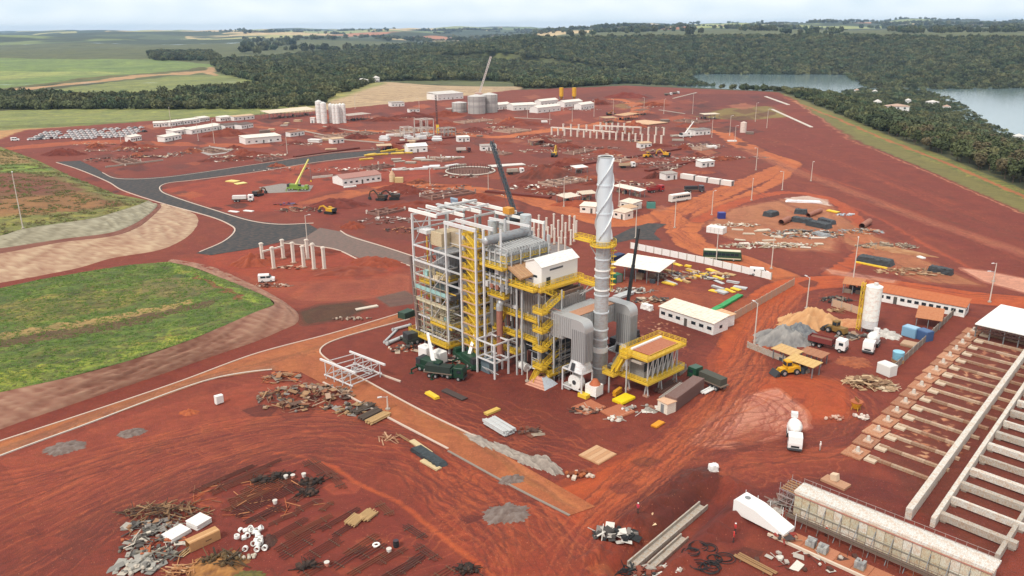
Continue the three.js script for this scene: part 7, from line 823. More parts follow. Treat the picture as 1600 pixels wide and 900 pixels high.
// ---------- middle of the site ----------
const COLW = mat(0xe2d8cc, 0.8);
function column(label, u, v, h, grp, w = 0.7) { const g = T('concrete_column', label, 'column', { p: [u, v], yaw: -0.8, g: grp }); B(g, 'shaft', COLW, [w, h, w], [0, 0, 0]); B(g, 'base', mat(0xb08a74, 0.9), [w * 1.8, 0.3, w * 1.8], [0, 0.01, 0]); B(g, 'corbel', COLW, [w * 1.35, 0.3, w * 1.35], [0, h * 0.93, 0]); return g; }
[[411, 412, 7, 'farthest left of the pit'], [428, 420, 7.2, 'second nearest the parked white van'], [443, 404, 6.6, 'joined by a beam at the pit edge'], [459, 411, 7, 'third along the front of the pit'], [475, 418, 7.2, 'front middle of the pit'], [481, 405, 6.8, 'behind the front middle column'], [491, 421, 8.6, 'thick one in the pit centre'], [507, 421, 7.4, 'rightmost by the dark pit']].forEach(([u, v, h, l]) => column('white concrete column, ' + l, u, v, h, 'white columns by the dusty road', 0.85)); strip('concrete_beam', 'white beam joining two columns by the dusty road', 'beam', COLW, [412, 414], [444, 405], 0.5, 0.5, { y: 4.2 });
mound('dark red pit slope behind the white columns', 470, 396, 16, 6, 1.6, 0x5a261c, 0x7c3a28, 0.1); mound('red spoil heap beside the white columns', 395, 412, 9, 6, 2.2, 0x7a3826, 0x94482e, 0.2); mound('red spoil heap between columns and boiler', 590, 412, 12, 5, 1.8, 0x70301f, 0x8e442c, -0.3); mound('low dark heap in the red hollow before the boiler', 545, 425, 14, 6, 1.2, 0x6a2e22, 0x8a4630, 0.1);
van('small white van parked in the red hollow', { p: [417, 440], yaw: 0.2 }, 0xf0efec, 4.6); rubble('rubble round the parked white van', { p: [425, 447] }, 6, 1.6, 40, [0x8a5a48, 0xc8b0a0, 0x6a4438], 0.4); rubble('pale slabs on the red hollow floor', { p: [455, 418] }, 5, 2, 20, [0xd8b8a4, 0xb8785c], 0.3, [1, 5]); sheetStack('white pipes laid by the puddle', { p: [558, 486], q: [586, 481] }, 6, 1.4, 4, mat(0xcfc4b4, 0.8), 'pipe_stack'); rubble('stones on the road edge by the puddle', { p: [545, 499] }, 6, 1, 30, [0xb8a898, 0x8a6a5c], 0.3, [3]);
// slender columns of the building behind the boiler
{ let i = 0; const ord = ['front row', 'second row', 'third row', 'back row']; for (let r = 0; r < 4; r++) for (let k = 0; k < 7; k++, i++) { const u = 812 + k * 12 + r * 6 + rr(-2, 2), v = 387 - r * 10 + k * 1.2 + rr(-2, 2); if (u > 902) continue; column('slender white column in the ' + ord[r] + ' behind the boiler', u, v, rr(4.8, 6.6), 'slender white columns behind the boiler', 0.5); } column('single tall white column at the end of the group behind the boiler', 897, 378, 9.5, 'tall end column behind the boiler', 0.5); }
sheet('road', 'grey gravel patch between the slender columns and the white cabin', mat(0x7d7674, 0.95), [[838, 384], [870, 378], [894, 388], [870, 396], [845, 394]], 0, 0.06);
// green and yellow crane, house, machines
boomCrane('green and yellow mobile crane on the gravel hardstand', [466, 297], [482, 249], 13, mat(0x7a9a3c, 0.5), mat(0xd8d070, 0.5), -0.1); { const g = T('crane_hook', 'hook and rope hanging from the green and yellow crane', 'hook', { p: [486, 284] }); R(g, 'rope', STEELD, [0, 0.6, 0], [0, 13, 0.2], 0.07); B(g, 'hook_block', YEL, [0.5, 0.8, 0.4], [0, 0, 0]); }
hut('white single-storey house with pink tiled roof by the asphalt island', { name: 'site_house', cat: 'house', p: [536, 291], q: [596, 283], d: 11, h0: 3.4, shape: 'gable', rise: 1.4, roof: mat(0xa87a70, 0.85), win: 7, door: 3 }); sheetStack('white blocks in front of the white house', { p: [538, 294], q: [560, 292] }, 6, 1.4, 8, WHITE, 'block_stack'); strip('yard_fence', 'pale low wall running to the white house', 'wall', CONCW, [488, 279], [520, 276], 0.5, 1.1); { const g = T('water_tower', 'cream water tower next to the white house', 'tower', { p: [613, 284] }); C(g, 'tower', mat(0xd8c49c, 0.8), 1.4, 3.4, [0, 0, 0]); C(g, 'cone', mat(0xc8a484, 0.8), 1.5, 2.4, [0, 3.4, 0], { top: 0.2 }); B(g, 'shed', mat(0xc8b07c, 0.8), [4, 2.4, 3], [3.6, 0, 1.4]); }
excavator('dark excavator at work on the mound, left of two', { p: [596, 313], yaw: 2.8 }, 0x4a3828); excavator('dark excavator at work on the mound, right of two', { p: [616, 312], yaw: 3.3 }, 0x3c3028); excavator('yellow excavator beside the scrap by the junction', { p: [516, 334], yaw: 2.6 }, 0xd0a020, 0.7); excavator('brown excavator at the far kerb of the island', { p: [404, 306], yaw: 1.2 }, 0x6a4428, 0.7);
mound('large dark heap of red soil beyond the junction', 525, 322, 16, 8, 2.4, 0x501f18, 0x73342a, 0.1); mound('dark red soil heap behind the excavators', 655, 325, 22, 7, 2, 0x5c2419, 0x7e3a28, -0.1); mound('broad dark heap near the round pit', 850, 275, 20, 14, 4, 0x4e2820, 0x7c3a28, 0.2); mound('dark heap left of the car park road', 100, 242, 16, 6, 3, 0x54221a, 0x74362a, 0.1); mound('red heap behind the boiler columns', 900, 320, 14, 5, 1.4, 0x7a3420, 0x964a2c, 0); mound('red heap in the middle of the far site', 690, 195, 18, 10, 3, 0x6c2c20, 0x8a4630); mound('long dark heap by the far tanks', 810, 195, 26, 10, 3, 0x5c2a22, 0x84402c); mound('dark heap at the far plateau', 978, 152, 30, 16, 4, 0x5c241e, 0x7a3629); mound('small dark heap near the dusty road bend', 552, 355, 6, 4, 1.6, 0x6a2c1e, 0x8a4228);
for (const [u, v, rx, n, c, l] of [[470, 328, 10, 60, [0x4a3a34, 0xa89888, 0xc8a890, 0x6a4a40], 'rubble and stones beside the junction kerb'], [605, 345, 12, 60, [0xb8aaa6, 0x8a807c, 0xd8d0cc, 0x6a4840], 'pale slabs and rubble behind the dusty road'], [635, 360, 9, 50, [0x4a3430, 0x6a4a40, 0xb87a54], 'dark stones at the foot of the boiler tower far side'], [445, 320, 6, 30, [0x4a6a9a, 0xb04a6a, 0x8a5a48], 'coloured containers and bags on the mound'], [170, 250, 16, 90, [0x4a2a22, 0xc8b0a0, 0x2f1f1c, 0x9a8a80], 'dark scrap heap on the old foundation'], [215, 245, 10, 60, [0x35221e, 0xb8a090, 0x5a3a30], 'dark scrap and timber behind the foundation'], [280, 240, 8, 40, [0x6a6262, 0x8a8280, 0xb8aaa2], 'grey scrap heap by the grey slab']]) rubble(l, { p: [u, v] }, rx, rx * 0.5, n, c, 1.1);
strip('low_wall', 'pale low wall of the old foundation', 'wall', CONC, [165, 262], [255, 251], 0.5, 0.8); 
sheetStack('pale yellow boards laid on the island, left pile', { p: [352, 284], q: [372, 286] }, 6, 4, 5, mat(0xe4d080, 0.8), 'board_stack'); sheetStack('pale yellow boards laid on the island, right pile', { p: [372, 289], q: [392, 286] }, 5, 4, 5, mat(0xe4d68c, 0.8), 'board_stack'); flatTruck('white truck parked on the red island', { p: [381, 315], yaw: 0.1 }, 0xf0f0ee, mat(0xe0dcd8, 0.7)); sheetStack('white boards on the island by the kerb', { p: [356, 331], q: [374, 333] }, 5, 1.6, 4, WHITE, 'board_stack'); sheetStack('white boards by the kerb further right', { p: [380, 330], q: [398, 332] }, 4.6, 1.6, 4, WHITE, 'board_stack');
// laydown of yellow and white steel
for (let i = 0; i < 14; i++) sheetStack('yellow steel stack on the far laydown beside the asphalt branch', { p: [562 + i * 5.4 + rr(-4, 4), 248 - i * 0.9 + rr(-4, 4)], yaw: rr(-0.2, 0.9), g: 'yellow steel stacks on the far laydown' }, rr(4, 8), rr(1.5, 3), Math.ceil(rr(6, 14)), mat(0xdcb83c, 0.6), 'steel_stack'); for (let i = 0; i < 22; i++) sheetStack('grey white steel stack on the laydown beyond the white house', { p: [610 + (i % 11) * 10 + rr(-3, 3), 268 - Math.floor(i / 11) * 14 - (i % 11) * 0.7 + rr(-3, 3)], yaw: rr(-0.3, 0.9), g: 'grey white steel stacks on the laydown' }, rr(5, 9), rr(1.5, 4), Math.ceil(rr(5, 12)), pick([CONC, STEELW, mat(0xb8aca4, 0.8)]), 'steel_stack');
hut('white barrel roofed store behind the yellow steel', { name: 'store', cat: 'store', p: [638, 239], q: [668, 237], d: 8, h0: 3.6, shape: 'gable', rise: 1.4, roof: WHITE, win: 3 });
{ // round pit with pale rim
  const w = S(735, 268), g = T('round_foundation', 'round foundation pit with a pale rim', 'foundation', { at: [w.x, 0, w.z] }); const t = add(g, 'rim', new THREE.TorusGeometry(13, 0.35, 6, 60), CONCW, [0, 0.4, 0], [Math.PI / 2, 0, 0]); C(g, 'floor', mat(0x6a4438, 0.95), 12.6, 0.12, [0, 0.03, 0], { seg: 48 }); for (let i = 0; i < 40; i++) { const a = (i / 40) * 6.28; R(g, 'starter_bar', mat(0x5a4038, 0.8), [Math.cos(a) * 11, 0.1, Math.sin(a) * 11], [Math.cos(a) * 11, 2.6, Math.sin(a) * 11], 0.12); }
}
sheetStack('long white slab behind the round pit', { p: [768, 262], q: [826, 258] }, 20, 6, 6, mat(0xd8d2cc, 0.8), 'slab_stack'); flatTruck('white truck by the long white slab', { p: [806, 272], yaw: 0.2 }, 0xf2f0ee, CONC); flatTruck('dark truck at the laydown corner', { p: [725, 238], yaw: 0.1 }, 0x5a2a28, mat(0xc8bcb4, 0.8)); { const g = T('blue_skip', 'blue grey chute standing behind the boiler', 'chute', { p: [712, 326] }); add(g, 'chute', chamfer([[-1.6, 0], [1.6, 0], [0.8, 4], [-2, 4.6]], 3), mat(0x8aa0b4, 0.5)); B(g, 'frame', STEELD, [3.6, 0.3, 3.4], [0, 0.02, 0]); }
// compound of huts behind the chimney
[[[884, 320], [906, 316], 6, 0xd8ccbc, 'tan roofed hut nearest the lamp pole behind the chimney', 0], [[906, 332], [930, 334], 6, 0xe8e0d0, 'white hut with dark door behind the chimney', 1], [[910, 314], [932, 312], 5, 0xcfc0ac, 'low roofed hut beyond the white one', 0], [[958, 300], [984, 306], 4, 0xe4dcd0, 'long white roof above the hut compound', 0], [[968, 325], [988, 329], 6, 0xe0d6c6, 'white hut with blue tank behind the chimney', 1], [[958, 340], [976, 344], 5, 0xd8c8b4, 'tan roofed hut at the compound corner', 1], [[978, 338], [996, 334], 4, 0xc8a888, 'orange roofed hut at the compound corner', 0], [[975, 303], [1000, 309], 3, 0xf0e8dc, 'narrow white roofed canopy over the compound', 0]].forEach(([p, q, d, c, l, w]) => hut(l, { p, q, d, h0: 2.8, roof: mat(c, 0.8), open: !w, stuff: 4, wall: mat(0xe8e2d8, 0.7), rise: 0.5 })); { const g = T('water_tank', 'blue tank in the hut compound behind the chimney', 'tank', { p: [993, 322] }); C(g, 'tank', mat(0x5a82a8, 0.5), 1.9, 2.2, [0, 0.4, 0]); B(g, 'stand', CONC, [3, 0.4, 3], [0, 0, 0]); } { const g = T('portable_toilet', 'teal green cabin beside the orange road', 'cabin', { p: [1017, 325] }); add(g, 'cabin', chamfer([[-1.6, 0], [1.6, 0], [1.5, 2.4], [-1.5, 2.4]], 2.6, 0.2), mat(0x4a8a80, 0.6)); B(g, 'roof', mat(0x70a89c, 0.6), [3.2, 0.2, 2.4], [0, 2.4, 0]); }
tipper('red tipper truck in the middle of the hut field', { p: [1024, 300], yaw: 0.5 }, 0xb02c30, mat(0x9a2a2a, 0.6)); flatTruck('dark low trailer truck beside the white bus', { p: [1085, 300], yaw: 0.1 }, 0x4a4a50, mat(0x2c2c30, 0.8)); bus('white bus parked along the orange road', { p: [1062, 314], yaw: 0.55 }, mat(0xe2dcd2, 0.5), WHITE, 11);
[[1063, 279, 12], [1086, 283, 10], [1106, 286, 10], [1126, 289, 9]].forEach(([u, v, L], i) => container('white container in the row by the orange road, ' + ['leftmost', 'second', 'third', 'rightmost'][i], { p: [u, v], q: [u + 18, v + 2.6], g: 'white containers in a row' }, L * 0.62, mat(0xe6e2dc, 0.7), 2.5)); { const g = T('barrel_hut', 'navy blue cube standing beside the pale yard', 'box', { p: [1127, 341] }); add(g, 'box', chamfer([[-1.3, 0], [1.3, 0], [1.3, 2.3], [-1.3, 2.3]], 2.4, 0.12), mat(0x2c3480, 0.6)); B(g, 'lid', mat(0x4a529a, 0.6), [2, 0.12, 2], [0, 2.32, 0]); }
{ const g = T('white_block', 'large white block stack in the pale yard', 'stack', { p: [1103, 363], q: [1130, 367] }); for (let x = 0; x < 4; x++) for (let z = 0; z < 3; z++) for (let y = 0; y < 2; y++) B(g, 'block', WHITE, [1.5, 1.1, 1.2], [0.8 + x * 1.6, 0.02 + y * 1.15, -0.7 - z * 1.3]); }
for (let i = 0; i < 18; i++) sheetStack('cream concrete pieces laid in rows in the pale yard', { p: [1142 + (i % 9) * 16 + rr(-6, 6), 362 + Math.floor(i / 9) * 16 + (i % 9) * 1.2 + rr(-5, 5)], yaw: rr(-0.6, 0.3), g: 'cream concrete pieces in the pale yard' }, rr(2.5, 5), rr(0.8, 1.8), 5, mat(pick([0xe0d8cc, 0xcfc2ae]), 0.8), 'slab_stack'); 
for (const [p, q, L, W, l] of [[[1205, 340], [1226, 334], 6, 4, 'black covered stack at the near end of the pale yard'], [[1234, 346], [1262, 350], 8, 3.4, 'black covered stack in the middle of the pale yard'], [[1258, 352], [1296, 360], 9, 4, 'long black covered stack behind the rusty pipe'], [[1240, 334], [1262, 336], 5, 3, 'grey black covered stack beyond the others'], [[1336, 408], [1392, 418], 11, 4, 'long black covered stack with yellow edge by the haul road'], [[1448, 424], [1478, 430], 7, 2.6, 'small black covered stack at the pale path end']]) tarped(l, { p, q }, L, W, 1.8, mat(0x34383c, 0.55, 0, { plain: 1 })); strip('yellow_plank', 'yellow planks along the long black covered stack', 'planks', YEL, [1337, 410], [1386, 420], 0.8, 0.4); sheetStack('yellow sheet bundle behind the pale yard', { p: [1291, 330], q: [1310, 334] }, 5, 2, 6, YEL, 'sheet_stack'); for (const [p, q, r, l] of [[[1220, 352], [1232, 346], 1.1, 'rusty pipe length among the black covered stacks'], [[1346, 358], [1358, 350], 1.1, 'rusty pipe length on the dirt ridge'], [[1262, 340], [1282, 332], 0.9, 'brown pipe length behind the black stacks']]) { const g = T('steel_pipe', l, 'pipe', { p, q }); add(g, 'pipe', new THREE.CylinderGeometry(r, r, g.L, 16, 1, true), RUST, [g.L / 2, r, 0], [0, 0, Math.PI / 2]); B(g, 'chock', WOOD, [0.4, 0.3, r * 2.4], [g.L * 0.3, 0, 0]); }
rubble('white and grey scrap around the black covered stacks', { p: [1255, 366] }, 15, 7, 220, [0xd8d0c8, 0x8a8480, 0x5a5a5c, 0xb0906c], 0.7); rubble('scrap trailing along the dirt ridge', { p: [1345, 362] }, 8, 4, 120, [0xc8b8a8, 0x8a7a70, 0xb87a54, 0x9aa4ac], 0.7); rubble('pale scrap on the ridge by the haul road', { p: [1385, 385] }, 11, 5, 150, [0xb8a894, 0x9a8470, 0x7a6a60], 0.5); rubble('boards beyond the long black stack', { p: [1425, 425] }, 11, 4, 110, [0xb08a68, 0xc8a888, 0x8a6a54], 0.4); tarped('white sheet ridge at the top of the pale yard', { p: [1228, 316], q: [1290, 318] }, 15, 3, 0.7, mat(0xe4e2e6, 0.7)); rubble('light blue bags beside the yellow sheet bundle', { p: [1322, 336] }, 4, 1.5, 30, [0xb8c4d4, 0xd8d8dc, 0x9aa8b8], 0.6, [3, 4]); mound('tan soil ridge along the pale yard edge', 1400, 392, 14, 3.5, 1, 0x8a5a3c, 0xa8805c, -0.75); sheetStack('white block by the pale ridge path', { p: [1432, 402], q: [1444, 406] }, 2.4, 1.4, 5, WHITE, 'block_stack');
// poles
const poles = [[36, 357, 20, 'tall lamp pole on the upper terrace', 7.6], [481, 388, 12, 'lamp pole behind the white columns'], [449, 240, 12, 'white pole with rubble at its foot on the asphalt branch'], [672, 288, 8, 'lamp pole by the steel laydown'], [763, 298, 9, 'lamp pole near the round pit'], [881, 323, 13, 'lamp pole in front of the hut compound'], [967, 322, 11, 'lamp pole inside the hut compound'], [993, 372, 13, 'lamp pole at the dark asphalt patch'], [1054, 356, 12, 'lamp pole on the curve of the haul road'], [1112, 336, 10, 'lamp pole beside the orange road'], [1174, 313, 9.5, 'lamp pole by the pale yard back edge'], [1222, 297, 9, 'lamp pole at the foot of the red slope'], [1267, 283, 10, 'lamp pole on the red slope'], [1181, 266, 12, 'lamp pole with white sign high on the slope'], [1205, 420, 11, 'lamp pole next to the white van'], [1333, 437, 13, 'lamp pole by the long black stack'], [1260, 482, 9, 'lamp pole at the batching yard corner'], [1546, 472, 9, 'lamp pole near the white sheet roof'], [1178, 540, 11, 'lamp pole at the gravel wall corner'], [1119, 408, 9, 'lamp pole behind the green bus'], [1552, 440, 6, 'short pole at the pale ground'], [859, 194, 12, 'far lamp pole left of the yellow silos road'], [894, 190, 13, 'far lamp pole by the white stores'], [928, 182, 14, 'far lamp pole beside the excavator'], [958, 178, 13, 'far lamp pole on the orange road'], [1006, 175, 13, 'far lamp pole by the tan roof'], [1037, 178, 13, 'far lamp pole past the tan roof'], [1082, 178, 18, 'far lamp pole with cross arm'], [1112, 215, 14, 'lamp pole by the small white crane'], [1140, 212, 14, 'lamp pole right of the small white crane'], [1180, 190, 15, 'far lamp pole on the green patch'], [1198, 200, 14, 'far lamp pole at the slope crest'], [824, 185, 12, 'far lamp pole in front of the white stores'], [1148, 222, 11, 'lamp pole beside the pink tank'], [189, 222, 10, 'far lamp pole by the parked cars'], [310, 220, 14, 'far lamp pole in front of the white huts'], [335, 224, 16, 'far lamp pole at the hut road'], [268, 200, 16, 'dark far pole behind the white huts'], [555, 170, 12, 'thin far pole by the ploughed field'], [655, 170, 10, 'thin far pole near the small white building'], [824, 596, 3, 'short stake by the boiler stair'], [606, 640, 3.2, 'thin stake at the orange road kerb']];
poles.forEach(([u, v, h, l, base]) => pole(l, u, v, h, { base }));

rubble('boards, sacks and offcuts along the front of the pale yard', { p: [1200, 384] }, 17, 3.5, 170, [0xe0d8cc, 0xb8a890, 0x8a7a6c, 0xc8b49c], 0.6); rubble('light stones and boards behind the white block stack', { p: [1150, 352] }, 9, 3, 70, [0xd8c8b4, 0xb09078, 0xe4dcd0], 0.5); tarped('rumpled dark liner roll beside the grey black stack', { p: [1276, 346], q: [1298, 352] }, 7, 3, 1.5, mat(0x3c4046, 0.55, 0, { plain: 1 })); tarped('rumpled grey liner roll in front of the black stacks', { p: [1268, 366], q: [1290, 372] }, 6, 3, 1, mat(0x8a8c8e, 0.6, 0, { plain: 1 }));

// ---------- far end of the site ----------
{
  const cols = [0xf2f2f2, 0xe6e6e4, 0xd8dadc, 0x8a8e92, 0x4a4c50, 0xf4f4f0, 0xc8ccd0, 0x6a2c2c], cn = ['white', 'cream white', 'light grey', 'mid grey', 'dark grey', 'bright white', 'silver', 'dark red'], protos = cols.map((c, i) => car(cn[i] + ' car parked in the rows of the far car park', { p: [48 + i * 5, 219 - i * 0.3], yaw: 1.2, g: cn[i] + ' cars in the far car park' }, c));
  for (let r = 0; r < 5; r++) for (let k = 0; k < 19; k++) { if (r === 0 && k < 8) continue; const t = k / 18, u = 44 + t * 168 + r * 7, v = 222 - t * 9 - r * 3.4; if (rnd() < 0.1 || u > 228) continue; copyOf(protos[Math.floor(rnd() * rnd() * rnd() * 8)], null, { p: [u, v], yaw: 1.25 + rr(-0.05, 0.05) }); }
  van('white van apart from the car park rows', { p: [24, 220], yaw: 0.3 }, 0xf0f0ee, 5);
}
const FW = mat(0xeae8e4, 0.7), FR = mat(0xe2dcd2, 0.7), FT = mat(0xc8ac8c, 0.8);
[[240, 199, 262, 198, 6, 'white bus like hut leftmost behind the car park'], [266, 198, 286, 195, 6, 'white hut second behind the car park'], [288, 195, 312, 192, 6, 'white hut third behind the car park'], [313, 191, 328, 189, 6, 'white hut fourth behind the car park'], [205, 222, 222, 219, 5, 'white hut at the car park exit'], [258, 222, 284, 217, 6, 'long white hut in front of the others'], [272, 212, 300, 208, 8, 'white hut with grey roof in the middle group'], [300, 210, 330, 205, 10, 'large white hut of the middle group'], [330, 205, 352, 201, 10, 'white hut with arched top of the middle group'], [352, 203, 378, 200, 8, 'white hut beside the dark sheds'], [345, 190, 362, 188, 6, 'white tent behind the middle group'], [366, 189, 398, 186, 6, 'tan roofed hut behind the middle group'], [378, 202, 396, 199, 7, 'dark sided shed right of the middle group'], [384, 226, 440, 221, 12, 'long white office building by the branch road']].forEach(([u0, v0, u1, v1, d, l], i) => hut(l, { name: 'site_hut', p: [u0, v0], q: [u1, v1], d, h0: i === 13 ? 4 : 3.2, wall: FW, roof: l.includes('tan') ? FT : l.includes('dark') ? mat(0x6a5a54, 0.8) : FR, win: 5, rise: 0.7 }));
hut('long tan roofed open shed left of the white silos', { name: 'shed', cat: 'shed', p: [422, 187], q: [494, 180], d: 14, h0: 5, open: 1, roof: mat(0xdccbb4, 0.75), stuff: 10, rise: 1.5 }); hut('dark open shed right of the white silos', { name: 'shed', cat: 'shed', p: [546, 190], q: [580, 186], d: 12, h0: 4.5, open: 1, roof: mat(0xb8aca2, 0.8), stuff: 8 }); hut('white building at the field edge', { p: [612, 167], q: [632, 166], d: 10, h0: 4, roof: mat(0xb0a8a0, 0.8), wall: FW, win: 4 }); hut('wide white hall left of the round tanks', { p: [684, 157], q: [724, 154], d: 20, h0: 6, roof: mat(0xd0ccc6, 0.7), wall: FW, win: 6, rise: 1.5 }); 
[[500, 192, 18, 2.7], [507, 193, 17, 2.4]].forEach(([u, v, h, r], i) => silo('tall white silo of the left pair, ' + ['rear', 'front'][i], u, v, r, h)); [[518, 192], [523, 193], [528, 193], [533, 192], [538, 192]].forEach(([u, v], i) => silo('white silo in the row of five, ' + ['first from the left pair', 'second', 'third', 'fourth', 'fifth and last'][i], u, v, 1.7, 15.5));
function silo(l, u, v, r, h, m = FW) { const g = T('silo', l, 'silo', { p: [u, v], g: 'white silos at the far side' }); C(g, 'shell', m, r, h - 1, [0, 0, 0], { seg: 16 }); C(g, 'roof', mat(0xd8d8d4, 0.6), r, 1.2, [0, h - 1, 0], { seg: 16, top: 0.3 }); for (let y = 3; y < h - 2; y += 3) C(g, 'hoop', mat(0xc8c8c4, 0.6), r * 1.04, 0.2, [0, y, 0], { seg: 16 }); return g; }
{ const g = T('site_box', 'small white cabin beside the left silo pair', 'cabin', { p: [489, 192] }); B(g, 'wall', FW, [3.4, 4, 4], [0, 0, 0]); B(g, 'roof', FR, [3.8, 0.3, 4.4], [0, 4, 0]); B(g, 'door', STEELD, [1, 2.2, 0.1], [0, 0.02, 2.02]); }
function tank(l, u, v, r, h) { const g = T('storage_tank', l, 'tank', { p: [u, v], g: 'grey round tanks' }); for (let i = 0; i < 6; i++) C(g, 'shell_ring', mat(pick([0xb6b4b0, 0xc4c2be, 0xaaa8a6]), 0.6, 0.2), r * (1 + 0.004 * (i % 2)), h / 6, [0, (i * h) / 6, 0], { seg: 28 }); C(g, 'roof', mat(0xcac8c4, 0.6), r * 1.02, h * 0.1, [0, h, 0], { seg: 28, top: r * 0.15 }); for (let i = 0; i < 10; i++) { const a = i * 0.628; B(g, 'stiffener', mat(0x9c9a98, 0.6), [0.4, h, 0.4], [Math.cos(a) * r, 0, Math.sin(a) * r]); } return g; }
tank('large grey round tank nearest the viewer', 745, 177, 7.8, 15); tank('large grey round tank behind the first', 765, 175, 7.2, 15.5); tank('low grey round tank beside the large ones', 718, 175, 6.6, 8.5);
{ const g = T('crawler_crane', 'red and white lattice crane behind the round tanks', 'crane', { p: [748, 152] }); lattice(new MB(), [0, 2, 0], [14, 43, 0], 1.5, 22, 0.34).done(g, 'boom', mat(0xd8d0cc, 0.6)); B(g, 'body', mat(0xc8a898, 0.7), [8, 4, 6], [0, 1, 0]); for (const s of [-3, 3]) B(g, 'track', RUBBER, [9, 1.2, 1.4], [0, 0.02, s]); }
[[776, 172, 798, 170, 10, 'white store right of the round tanks'], [802, 173, 838, 171, 14, 'long white store below the yellow silos'], [840, 177, 876, 173, 10, 'white tent hall below the yellow silos'], [882, 168, 910, 165, 10, 'white shed right of the yellow silos'], [908, 172, 928, 169, 8, 'white shed with dark front by the orange road'], [845, 166, 872, 163, 8, 'low white shed between the silos and the tents']].forEach(([u0, v0, u1, v1, d, l]) => hut(l, { p: [u0, v0], q: [u1, v1], d, h0: 4.5, wall: FW, roof: FR, shape: 'gable', rise: 1.6, win: 5 })); for (const [u, l] of [[877, 'yellow silo on the far plateau, left of two'], [897, 'yellow silo on the far plateau, right of two']]) { const g = T('silo', l, 'silo', { p: [u, 156] }); C(g, 'shell', mat(0xe0aa28, 0.6), 2.2, 9, [0, 3.5, 0]); C(g, 'cone', mat(0xc8982a, 0.6), 0.5, 3, [0, 0.8, 0], { top: 2.2 }); for (const [x, z] of [[1.8, 1.8], [-1.8, 1.8], [1.8, -1.8], [-1.8, -1.8]]) B(g, 'leg', STEELD, [0.4, 4, 0.4], [x, 0, z]); }
rubble('white crates between the far white sheds', { p: [895, 172] }, 26, 8, 90, [0xe8e4e0, 0xb8c0c4, 0x8a8a8c, 0xd0c4b8], 1.4, [1, 4, 5]);
// half-built frames, foundations and laydown
function frame(l, p, q, d, h, nx, m) { const g = T('steelwork', l, 'steelwork', { p, q }); const L = g.L; for (let i = 0; i <= nx; i++) for (const z of [0, -d]) B(g, 'column', m, [0.5, h, 0.5], [(i / nx) * L, 0, z]); for (const y of [h * 0.5, h]) { for (const z of [0, -d]) R(g, 'beam', m, [0, y, z], [L, y, z], [0.5, 0.5]); for (let i = 0; i <= nx; i++) R(g, 'beam', m, [(i / nx) * L, y, 0], [(i / nx) * L, y, -d], [0.4, 0.4]); } return g; }
frame('pale steel frame beside the dark crane mast', [660, 215], [678, 213], 9, 12, 2, mat(0xc8c0b8, 0.7)); frame('low pale steel frame left of the taller one', [632, 216], [646, 215], 8, 7, 1, mat(0xd0c8c0, 0.7)); frame('grey steel frame at the end of the laydown', [694, 213], [712, 211], 8, 5, 3, mat(0xb0a8a2, 0.7)); { const g = T('crane_mast', 'dark thin crane mast with yellow foot in the far laydown', 'crane', { p: [684, 208] }); lattice(new MB(), [0, 0, 0], [-0.6, 27, 0], 0.9, 16, 0.16).done(g, 'mast', mat(0x4a3c3c, 0.7)); B(g, 'foot', YEL, [2, 6, 2], [0, 0, 0]); }
for (let i = 0; i < 16; i++) sheetStack('white crate stack on the far laydown', { p: [590 + rr(0, 90), 214 + rr(-3, 7)], q: [602 + rr(0, 90), 213], g: 'white crate stacks on the far laydown' }, rr(3, 7), rr(2, 5), Math.ceil(rr(5, 16)), pick([CONC, mat(0xd8d0c6, 0.8), STEELW]), 'crate_stack', 'stack', 0.16).rotation.y = rr(-0.3, 0.3); for (let i = 0; i < 20; i++) { const u = pick([600, 720, 420, 500, 850, 1060, 1100, 1150]) + rr(-30, 40), v = rr(188, 240); sheetStack('pale material stack on the far red ground', { p: [u, v], yaw: rr(-0.4, 0.4), g: 'pale material stacks on the far red ground' }, rr(3, 9), rr(2, 5), Math.ceil(rr(3, 10)), pick([CONC, FT, FW, mat(0x8a7a70, 0.9)]), 'material_stack', 'stack', 0.2); }
strip('low_wall', 'pale foundation edge in the far red ground, upper', 'wall', CONC, [465, 203], [540, 219], 1, 0.6); strip('low_wall', 'pale foundation edge in the far red ground, lower', 'wall', CONC, [505, 198], [572, 208], 1, 0.6); strip('low_wall', 'pale foundation edge in the far red ground, end', 'wall', CONC, [540, 219], [600, 224], 1, 0.6); rubble('white scrap around the pole base on the branch road', { p: [428, 243] }, 10, 3, 50, [0xc8b8a8, 0xa08a7c, 0xe0d8cc], 0.9);
const row = (l, g, u0, v0, u1, v1, n, h) => { for (let i = 0; i < n; i++) { const t = i / (n - 1); column(l, u0 + (u1 - u0) * t, v0 + (v1 - v0) * t, h, g, 0.9); } }; row('white column of the far frame, front row', 'front row of the far column frame', 862, 211, 1033, 225, 18, 5.6); row('white column of the far frame, back row', 'back row of the far column frame', 880, 205, 1037, 212, 14, 5.4); row('white column of the far frame, short row by the road', 'short row of the far column frame', 938, 203, 975, 204, 5, 5.4); strip('concrete_beam', 'pale beam along the front row of the far column frame', 'beam', COLW, [862, 211], [960, 219], 0.8, 0.8, { y: 5 }); strip('concrete_beam', 'pale beam along the back row of the far column frame', 'beam', COLW, [930, 208], [1000, 211], 0.8, 0.8, { y: 5 });
